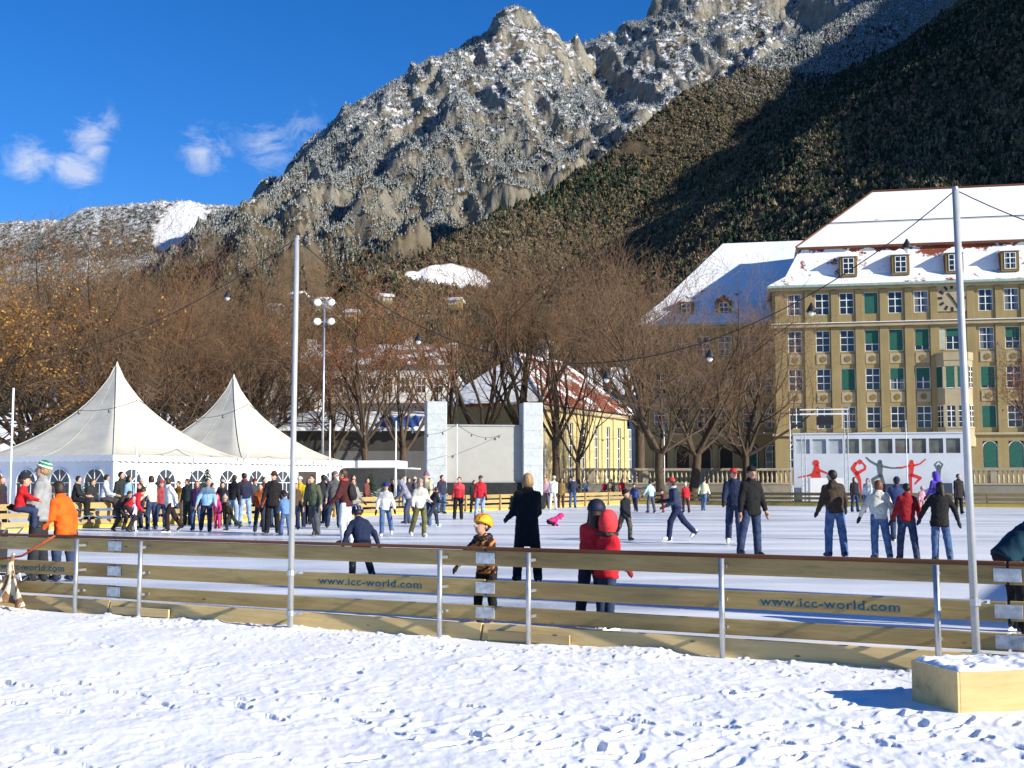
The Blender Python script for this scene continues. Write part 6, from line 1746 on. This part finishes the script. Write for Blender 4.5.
# --- two men and the row of four on the right
add(735, 545, 470, 168, 'glide', NAVY, JEANS_D, 'cap', 'young man in navy with red cap, left of the man in black jacket', hair='brown', fine=.018, hat_c=(.45, .04, .03), boots='w', over=dict(la=(-16, 18, 24), lean=4))
add(752, 558, 469, 200, 'legs_apart', BLK, JEANS_D, 'beanie', 'man in black jacket and jeans with legs wide apart skating backwards', hair='dark', fine=.018, hat_c=BLK, skin=SKIN_T, coat=.06, over=dict(fat=1.1, lh=(2, 5, 4), rh=(8, 20, 10)))
add(836, 558, 472, 8, 'relax', (.050, .036, .026), JEANS, 'hair', 'man in dark brown hooded jacket, leftmost of the row of four seen from behind', hair='black', fine=.018, hood_down=True, over=dict(fat=1.1, ra=(20, 30, 18)))
add(880, 560, 482, 2, 'handhold', (.60, .58, .50), JEANS, 'bob', 'woman in white jacket with brown hair, second in the row of four', hair='red', fine=.018, hood_down=True, over=dict(la=(12, 42, 10), ra=(6, 40, 40), lean=6))
add(908, 561, 485, -4, 'handhold', (.26, .012, .018), JEANS_D, 'hair', 'person in dark red jacket and jeans, third in the row of four', hair='black', fine=.018, over=dict(la=(8, 24, 26), ra=(16, 50, 18)))
add(941, 562, 484, -8, 'handhold', (.018, .017, .018), JEANS, 'long', 'woman in black coat with long dark hair, rightmost in the row of four', hair='black', fine=.018, coat=.12, over=dict(la=(8, 40, 8), ra=(10, 46, 0)))
add(897, 541, 479, 10, 'stand', (.03, .05, .14), JEANS_D, 'beanie', 'skater in dark blue partly hidden between the white and red jackets', hair='dark', hat_c=NAVY)
# --- mid distance
add(677, 541, 477, 100, 'stride', (.028, .040, .085), (.012, .02, .06), 'cap', 'skater striding left in navy and white top and red cap', hair='brown', fine=.018, hat_c=(.55, .04, .03), boots='w', scarf=(.5, .5, .52), over=dict(la=(20, 14, 70), ra=(24, 16, 80)))
add(625, 541, 490, -150, 'glide', (.014, .016, .022), (.03, .03, .03), 'beanie', 'boy in black suit with camouflage trousers gliding right of the red-hooded child', hair='dark', fine=.018, hat_c=BLK, gloves=BLK, tkind='camo', over=dict(ra=(16, 14, 40)))
add(549, 526, 511, -70, 'fallen', (.55, .03, .17), BLK, 'hood', 'fallen child in pink jacket lying on the ice beside the black coat', H=1.15, hair=None, hat_c=(.58, .03, .17))
add(345, 545, 471, 78, 'relax', (.060, .016, .016), (.62, .64, .66), 'hair', 'man in dark maroon jacket, white trousers and black backpack', hair='brown', fine=.018, pack=(.02, .02, .022), scarf=(.45, .06, .04), over=dict(la=(16, 22, 30), fat=1.12))
add(385, 537, 484, 184, 'glide2', (.66, .68, .70), JEANS, 'pompom', 'boy in white pullover and blue hat with jeans skating toward the camera', hair='brown', hat_c=(.02, .03, .16), boots='w', over=dict(la=(10, 24, 16), ra=(8, 24, 14)))
add(420, 537, 480, 205, 'glide', (.68, .66, .60), (.115, .115, .045), 'beanie', 'woman in cream jacket with olive green trousers skating', hair='brown', boots='w', hat_c=(.30, .22, .20), over=dict(la=(16, 18, 60), ra=(10, 30, 30)))
add(314, 536, 476, 160, 'glide', (.075, .090, .055), (.075, .08, .09), 'hair', 'man in olive green jacket and grey jeans looking up', hair='dark', fine=.02, over=dict(head=(14, -14), la=(10, 24, 16), ra=(6, 24, 16)))
add(285, 536, 492, 40, 'relax', (.11, .21, .40), JEANS, 'beanie', 'child in light denim-blue jacket and dark hat beside the brimmed-hat man', hair='dark', hat_c=BLK)
add(272, 534, 474, 184, 'stand', (.016, .014, .016), BLK, 'cowboy', 'tall man in black with a wide brimmed hat', hair='dark', fine=.02, hat_c=(.05, .028, .016), coat=.1, over=dict(la=(4, 24, 10), ra=(8, 20, 20)))
add(260, 533, 485, 196, 'relax', (.42, .10, .025), (.028, .03, .05), 'hair', 'child in rust orange jacket left of the brimmed-hat man', hair='brown', over=dict(la=(20, 20, 40), ra=(20, 20, 40)))
add(245, 525, 474, 30, 'relax', (.020, .022, .05), JEANS_L, 'hair', 'man in navy jacket and pale jeans with red shoulder panel', hair='black', scarf=(.30, .02, .05))
add(233, 526, 476, 340, 'relax', (.016, .017, .022), JEANS_L, 'hair', 'man in black jacket and pale jeans next to the navy jacket', hair='dark')
add(230, 531, 491, 110, 'stride', (.050, .042, .022), DKG, 'pompom', 'small child in olive suit slipping on the ice, white bobble hat', H=1.12, hair='brown', hat_c=(.42, .36, .28), over=dict(lean=24))
add(217, 529, 496, 170, 'stand', (.60, .035, .18), (.55, .03, .15), 'hood', 'toddler in bright pink snowsuit', hair=None, hat_c=(.55, .03, .15), over=dict(la=(20, 30, 10), ra=(20, 30, 10)))
add(206, 532, 480, 196, 'glide', (.23, .40, .62), NAVY, 'hair', 'woman in light blue jacket and dark trousers', hair='brown', fine=.02, over=dict(la=(8, 20, 20), ra=(10, 30, 16)))
add(196, 531, 482, 176, 'relax', (.050, .022, .085), JEANS, 'long', 'woman in purple jacket and jeans left of the light blue jacket', hair='red')
add(187, 526, 480, 160, 'stand', (.016, .032, .034), DKG, 'hair', 'man in dark green jacket behind the purple one', hair='dark')
add(178, 524, 482, 150, 'stand', (.38, .20, .03), (.05, .04, .03), 'hair', 'person in mustard yellow behind the white jacket', hair='brown')
add(170, 532, 478, 122, 'glide', (.72, .72, .69), (.022, .014, .014), 'bob', 'woman in white jacket with black trousers skating left', hair='dark', fine=.02, coat=.08, gloves=(.03, .06, .09), over=dict(ra=(4, 24, 12)))
add(151, 530, 477, 60, 'handhold', (.66, .61, .46), JEANS_D, 'bob', 'woman in cream jacket with curly dark hair and jeans', hair='dark', boots='w', over=dict(la=(20, 22, 30)))
add(133, 532, 499, 150, 'stand', (.58, .52, .66), (.62, .60, .62), 'hood', 'toddler in pale lilac snowsuit held by the person in red', hair=None, hat_c=(.55, .50, .62), over=dict(la=(30, 30, 10), ra=(30, 30, 10)))
add(127, 532, 490, -66, 'bend', (.45, .016, .028), (.028, .02, .024), 'hair', 'person in red bending over the lilac toddler', H=1.62, hair='dark')
add(117, 531, 497, 250, 'bend', (.042, .034, .028), (.05, .042, .034), 'hair', 'crouching person in dark brown left of the person in red', H=1.5, hair='brown')
add(300, 528, 478, 170, 'relax', (.55, .40, .02), NAVY, 'beanie', 'person in yellow and black jacket just right of the tall steel pole', hair='dark', hat_c=(.45, .45, .43), pack=(.015, .015, .017))
add(322, 528, 476, 20, 'stand', (.026, .026, .03), JEANS_D, 'hair', 'person in charcoal jacket behind the olive jacket', hair='black')
add(334, 528, 473, 200, 'pockets', (.085, .085, .09), JEANS_D, 'beanie', 'man in mid grey jacket with grey hat left of the maroon jacket', hair='dark', hat_c=(.16, .15, .15))
add(308, 525, 479, 150, 'stand', (.10, .024, .02), BLK, 'long', 'woman in brick red top behind the olive jacket', hair='brown')
add(325, 524, 481, 150, 'stand', (.16, .13, .10), BLK, 'hair', 'person in fawn jacket before the dark tent doorway', hair='brown')
add(409, 524, 478, 90, 'bend', (.26, .25, .33), (.05, .06, .10), 'hood', 'person in grey lilac jacket leaning over beside the olive trousers', H=1.66, hair=None, hat_c=(.25, .24, .32), over=dict(lean=26, lh=(16, 6, 20), rh=(10, 6, 20)))
add(427, 526, 474, 140, 'relax', (.56, .47, .30), JEANS, 'pompom', 'woman in sand yellow jacket with violet hat', hair='fair', hat_c=(.20, .10, .22))
add(433, 527, 486, -60, 'stride', (.016, .018, .026), (.022, .03, .05), 'hair', 'child in black striding before the sand yellow jacket', hair='dark', boots='w')
add(442, 514, 476, 220, 'pockets', (.030, .034, .060), JEANS, 'hair', 'person in dark blue and red jacket at the left screen tower', hair='dark', scarf=(.42, .02, .03))
add(458, 520, 478, 178, 'stand', (.42, .028, .040), BLK, 'hair', 'person in red jacket and black trousers before the screen', hair='brown', pack=(.02, .02, .02))
add(480, 520, 477, 190, 'relax', (.44, .018, .03), JEANS_L, 'beanie', 'person in dark red body warmer and pale jeans before the screen', hair='dark', hat_c=(.07, .07, .08))
add(474, 513, 481, 200, 'stand', (.035, .037, .035), BLK, 'hair', 'person in dark grey half hidden behind the red body warmer', hair='dark')
# --- along the far end
add(546, 509, 478, 160, 'relax', (.52, .30, .36), (.12, .10, .12), 'hair', 'woman in pale pink jacket right of the black coat', hair='brown')
add(553, 510, 477, 190, 'stand', (.66, .65, .66), (.60, .60, .60), 'helmet', 'skater all in white beside the pale pink jacket', hair='dark', hat_c=(.5, .5, .52), boots='w')
add(561, 508, 479, 170, 'stand', (.20, .13, .045), (.06, .025, .022), 'long', 'woman in mustard brown coat at the far end', hair='dark', coat=.15)
add(573, 508, 477, 186, 'pockets', (.025, .035, .07), JEANS, 'hair', 'man in dark blue jacket and jeans at the far end', hair='dark', scarf=(.4, .4, .4))
add(635, 512, 484, 150, 'glide', (.045, .075, .24), NAVY, 'beanie', 'child in royal blue jacket at the far end', hair='dark', hat_c=BLK)
add(651, 513, 481, 30, 'arms_out', (.42, .62, .68), (.07, .08, .11), 'hair', 'skater in pale turquoise jacket with arms spread', hair='dark')
add(663, 513, 491, 100, 'relax', (.10, .025, .05), (.24, .02, .03), 'pompom', 'small child in dark red and navy before the tree trunks', hair='brown', hat_c=(.03, .03, .08))
add(686, 513, 484, 20, 'relax', (.50, .022, .03), (.05, .025, .03), 'pompom', 'child in red jacket with pale hat right of the striding skater', hair='fair', hat_c=(.55, .55, .50))
add(704, 511, 479, -30, 'glide', (.68, .66, .42), JEANS, 'hair', 'skater in pale yellow jacket and jeans at the far end', hair='dark')
add(855, 512, 478, 200, 'stand', (.018, .018, .022), JEANS_D, 'bob', 'woman in black standing before the booth banner', hair='black')
add(868, 513, 479, 150, 'relax', (.58, .60, .62), JEANS, 'bob', 'girl in white and pale blue before the red booth figure', hair='black')
add(922, 514, 487, 180, 'stand', (.56, .28, .34), (.5, .3, .35), 'beanie', 'small child in pale pink behind the row of four', hair='brown', hat_c=(.5, .3, .36))
add(938, 524, 473, 20, 'relax', (.10, .055, .40), NAVY, 'hood', 'person in violet jacket with hood behind the long-haired woman', hair=None, hat_c=(.09, .05, .38), over=dict(ra=(14, 30, 20)))
add(959, 514, 475, 190, 'stand', (.022, .022, .024), BLK, 'hair', 'person in dark coat at the right end of the booth', hair='dark', coat=.2)
# --- on and behind the barriers
U0 = U_LEFT - .06
add_seated(77, U0, -80, (.018, .017, .018), BLK, 'hair', 'dark-haired woman in black and beige sitting on the barrier', hair='black', scarf=(.42, .33, .22))
add_seated(105, U0, -75, (.55, .60, .66), (.05, .042, .042), 'hair', 'man in white and blue jacket sitting on the barrier with legs hanging', hair='black', H=1.75, skin=SKIN_T)
add_seated(400, U0, -120, (.07, .16, .32), JEANS_L, 'hair', 'person in denim blue sitting on the barrier near the kiosk', hair='brown', H=1.6)
add_seated(407, U0, -110, (.025, .028, .04), JEANS, 'hair', 'person in black jacket and jeans sitting on the barrier near the kiosk', hair='dark', H=1.66)
add_seated(585, 0, 180, (.42, .46, .48), (.05, .06, .08), 'hair', 'person in pale grey sitting on the far barrier', far=True, hair='dark')
add_seated(604, 0, 176, (.50, .03, .06), (.18, .15, .10), 'pompom', 'child in crimson sitting on the far barrier', far=True, H=1.35, hair='brown', hat_c=(.5, .45, .42))
add_seated(611, 0, 182, (.20, .17, .10), (.16, .14, .09), 'hair', 'person in khaki sitting on the far barrier between two in red', far=True, hair='brown')
add_seated(621, 0, 185, (.55, .018, .02), (.14, .12, .08), 'hood', 'person in scarlet hooded jacket sitting on the far barrier', far=True, hair=None, hat_c=(.52, .02, .02))
def behind(px, u, top, face, pose, jk, tr, head, label, **kw):
    p = uv(u, v_at(px, u), -.1); H = zat(top, p.y, px) + .1
    return person(p, H, face, pose, jk, tr, head, label, blades=False, group='people sitting and standing along the far barriers', **kw)
behind(123, U_LEFT - 1.0, 473, -120, 'stand', (.022, .032, .03), BLK, 'hair', 'man in dark green standing behind the barrier at the tent corner', hair='black')
behind(130, U_LEFT - .9, 477, -110, 'relax', (.22, .36, .55), JEANS, 'bob', 'person in sky blue standing behind the barrier at the tent corner', hair='black')
behind(4, U_LEFT - .8, 478, -100, 'stand', (.035, .02, .03), BLK, 'long', 'woman with auburn hair behind the barrier at the left edge', hair='red')
behind(213, U_LEFT - 1.0, 484, -90, 'stand', (.10, .03, .03), BLK, 'hair', 'person in wine red behind the barrier by the fir tree', hair='dark')
behind(255, U_LEFT - 1.0, 480, 250, 'stand', (.05, .05, .06), BLK, 'beanie', 'person in slate grey behind the barrier between the tent windows', hair='dark', hat_c=(.1, .03, .03))
behind(163, U_LEFT - 1.0, 481, 250, 'stand', (.13, .12, .11), BLK, 'hair', 'person in taupe behind the barrier beside the white jacket', hair='dark')
behind(354, U_LEFT - 1.2, 476, 250, 'stand', (.06, .05, .045), BLK, 'hair', 'person in umber coat at the kiosk counter', hair='dark', coat=.2)
behind(430, U_LEFT - 1.0, 479, 220, 'stand', (.07, .07, .08), BLK, 'hair', 'person in grey behind the barrier before the left screen tower', hair='dark')
for px, top, jk, hd, lab, hr in [(92, 480, (.03, .03, .035), 'hair', 'person in black behind the barrier between the two seated people', 'brown'), (143, 480, (.02, .03, .06), 'beanie', 'person in midnight blue behind the barrier left of the cream jacket', 'dark'),
        (158, 483, (.20, .17, .14), 'hair', 'person in stone-coloured jacket behind the barrier, between cream and white jackets', 'black'), (223, 481, (.03, .028, .028), 'beanie', 'person in black with pale hat behind the pink toddler', 'dark'),
        (264, 478, (.05, .04, .05), 'hair', 'person in dark plum behind the rust orange child', 'dark'), (292, 481, (.12, .12, .13), 'hair', 'person in steel grey behind the barrier by the tall pole', 'brown'),
        (341, 477, (.04, .045, .05), 'hair', 'person in dark slate behind the maroon jacket', 'dark'), (367, 479, (.15, .05, .04), 'bob', 'woman in russet jacket at the small firs', 'brown'),
        (392, 480, (.02, .02, .025), 'hair', 'person in black behind the boy with blue hat', 'black'), (414, 478, (.10, .10, .14), 'beanie', 'person in blue-grey behind the barrier beside the olive trousers', 'dark')]:
    behind(px, U_LEFT - .9 - rnd.random() * .8, top, rnd.uniform(200, 300), rnd.choice(['stand', 'relax', 'pockets']), jk, BLK, hd, lab, hair=hr, hat_c=(.40, .38, .36))
for px, feet, top, jk, tr, hd, lab, hr in [(140, 529, 484, (.06, .02, .03), NAVY, 'hair', 'child in dark red beside the cream jacket woman', 'dark'), (222, 527, 483, (.02, .022, .03), BLK, 'hair', 'person in jet black jacket behind the pink toddler on the ice', 'black'),
        (268, 528, 482, (.03, .035, .03), JEANS_D, 'hair', 'person in dark moss jacket behind the brimmed-hat man', 'brown'), (353, 530, 480, (.25, .24, .22), JEANS_D, 'hair', 'person in light taupe beside the backpack of the maroon jacket', 'brown'), (161, 528, 482, (.30, .05, .06), JEANS_D, 'pompom', 'girl in cherry red between the cream and white jackets', 'brown'), (294, 530, 484, (.08, .05, .03), NAVY, 'hair', 'child in brown jacket just left of the tall pole', 'dark')]:
    add(px, feet, top, rnd.uniform(120, 240), rnd.choice(['glide', 'relax', 'glide2']), jk, tr, hd, lab, hair=hr, hat_c=(.3, .05, .06))
print('people', N_PEOPLE[0])

# ------------------------------------------------------------------ stroller and bundle at the left edge
def stroller():
    p = gnd(-12, 592, 0); t = thing('stroller', 'baby stroller with cream hood at the left picture edge', 'stroller', (p.x, p.y, 0), R(80)); t.scale = (.92, .92, .92)
    fr = MB()
    for s in (-.22, .22): fr.tube([(s, -.42, .98), (s, -.25, .80), (s, .38, .20)], .013, 6).tube([(s, -.38, .18), (s, .12, .62)], .013, 6)
    fr.tube([(-.22, -.42, .98), (.22, -.42, .98)], .016, 6).build('frame', STEEL, t)
    hood = MB(); n = 12; vs = []
    for i in range(9):
        a = R(-20 + 125 * i / 8)
        for j in range(n + 1):
            b = math.pi * j / n; vs.append((.27 * math.cos(b), -.02 + .34 * math.cos(a) * math.sin(b) * .9 + .0, .78 + .36 * math.sin(a) * (.35 + .65 * math.sin(b))))
    hood.add(vs, [(i * (n + 1) + j, i * (n + 1) + j + 1, (i + 1) * (n + 1) + j + 1, (i + 1) * (n + 1) + j) for i in range(8) for j in range(n)])
    o = hood.build('hood', cloth((.55, .47, .33)), t, smooth=True); so = o.modifiers.new('thick', 'SOLIDIFY'); so.thickness = .02
    MB().box(-.21, .21, -.12, .34, .42, .50).box(-.21, .21, -.18, -.10, .42, .95).build('seat', cloth((.03, .03, .035)), t, bevel=.02)
    for x, y in ((-.25, -.40), (.25, -.40), (-.25, .40), (.25, .40)):
        w = MB(); r = .15
        for k in range(18):
            a0, a1 = 6.283 * k / 18, 6.283 * (k + 1) / 18
            w.tube([(x, y + r * math.cos(a0), r + r * math.sin(a0)), (x, y + r * math.cos(a1), r + r * math.sin(a1))], .018, 6)
        wo = w.build('wheel', BLACKM, t, smooth=True)
        h = MB()
        for k in range(5): a = 6.283 * k / 5; h.tube([(x, y, r), (x, y + r * math.cos(a), r + r * math.sin(a))], .007, 5)
        h.build('spokes', STEEL, wo)
stroller()
def bundle():
    p = uv(u_at(17, V_NEAR - .24), V_NEAR - .24, G0); t = thing('blanket_bundle', 'cream blanket with brown blotches hanging down against the barrier at the left edge', 'blanket', (p.x, p.y, G0), RZ)
    m, tt, b = newmat('blotched_blanket', .95, 0, .1); v = tt.coord('Object', (7, 7, 7)); ck = tt.ramp(tt.noise(tt.coord('Object', (7, 7, 4)), 1.3, 3), [(.50, (.70, .60, .42)), (.56, (.20, .11, .06))]); tt.link(ck, b.inputs['Base Color']); tt.link(tt.bump(tt.noise(v, 5, 4), .6, .02), b.inputs['Normal'])
    nu, nv = 34, 26; vs = []
    for i in range(nu):
        f = i / (nu - 1)
        for j in range(nv):
            g = j / (nv - 1) - .5; w = .07 + .27 * f ** 1.2
            vs.append((g * 2 * w + .06 * f * math.sin(3 * g), -.02 - .10 * f * f - .045 * math.sin(g * 15 + f * 2) * (.3 + f), .46 - .40 * f + .03 * f * math.cos(g * 9)))
    q = MB().add(vs, [(i * nv + j, i * nv + j + 1, (i + 1) * nv + j + 1, (i + 1) * nv + j) for i in range(nu - 1) for j in range(nv - 1)])
    o = q.build('cloth', m, t, smooth=True); so = o.modifiers.new('thick', 'SOLIDIFY'); so.thickness = .02
    MB().tube([(0, -.02, .44), (-.01, -.02, .58), (.02, .0, .72)], [.05, .035, .02], 8).build('knot', m, t, smooth=True)
    # the red strap tied along the planks
    a, b2 = gnd(2, 558, 0), gnd(60, 541, 0)
    ua, ub = u_at(-2, V_NEAR), u_at(62, V_NEAR)
    s = MB().tube([uv(ua, V_NEAR - .06, .48), uv((ua + ub) / 2, V_NEAR - .06, .56), uv(ub, V_NEAR - .07, .84)], .014, 6).build('strap', cloth((.42, .08, .03)), None, smooth=True)
    tag(s, 'reddish strap tied diagonally along the barrier planks at left', 'strap')
bundle()
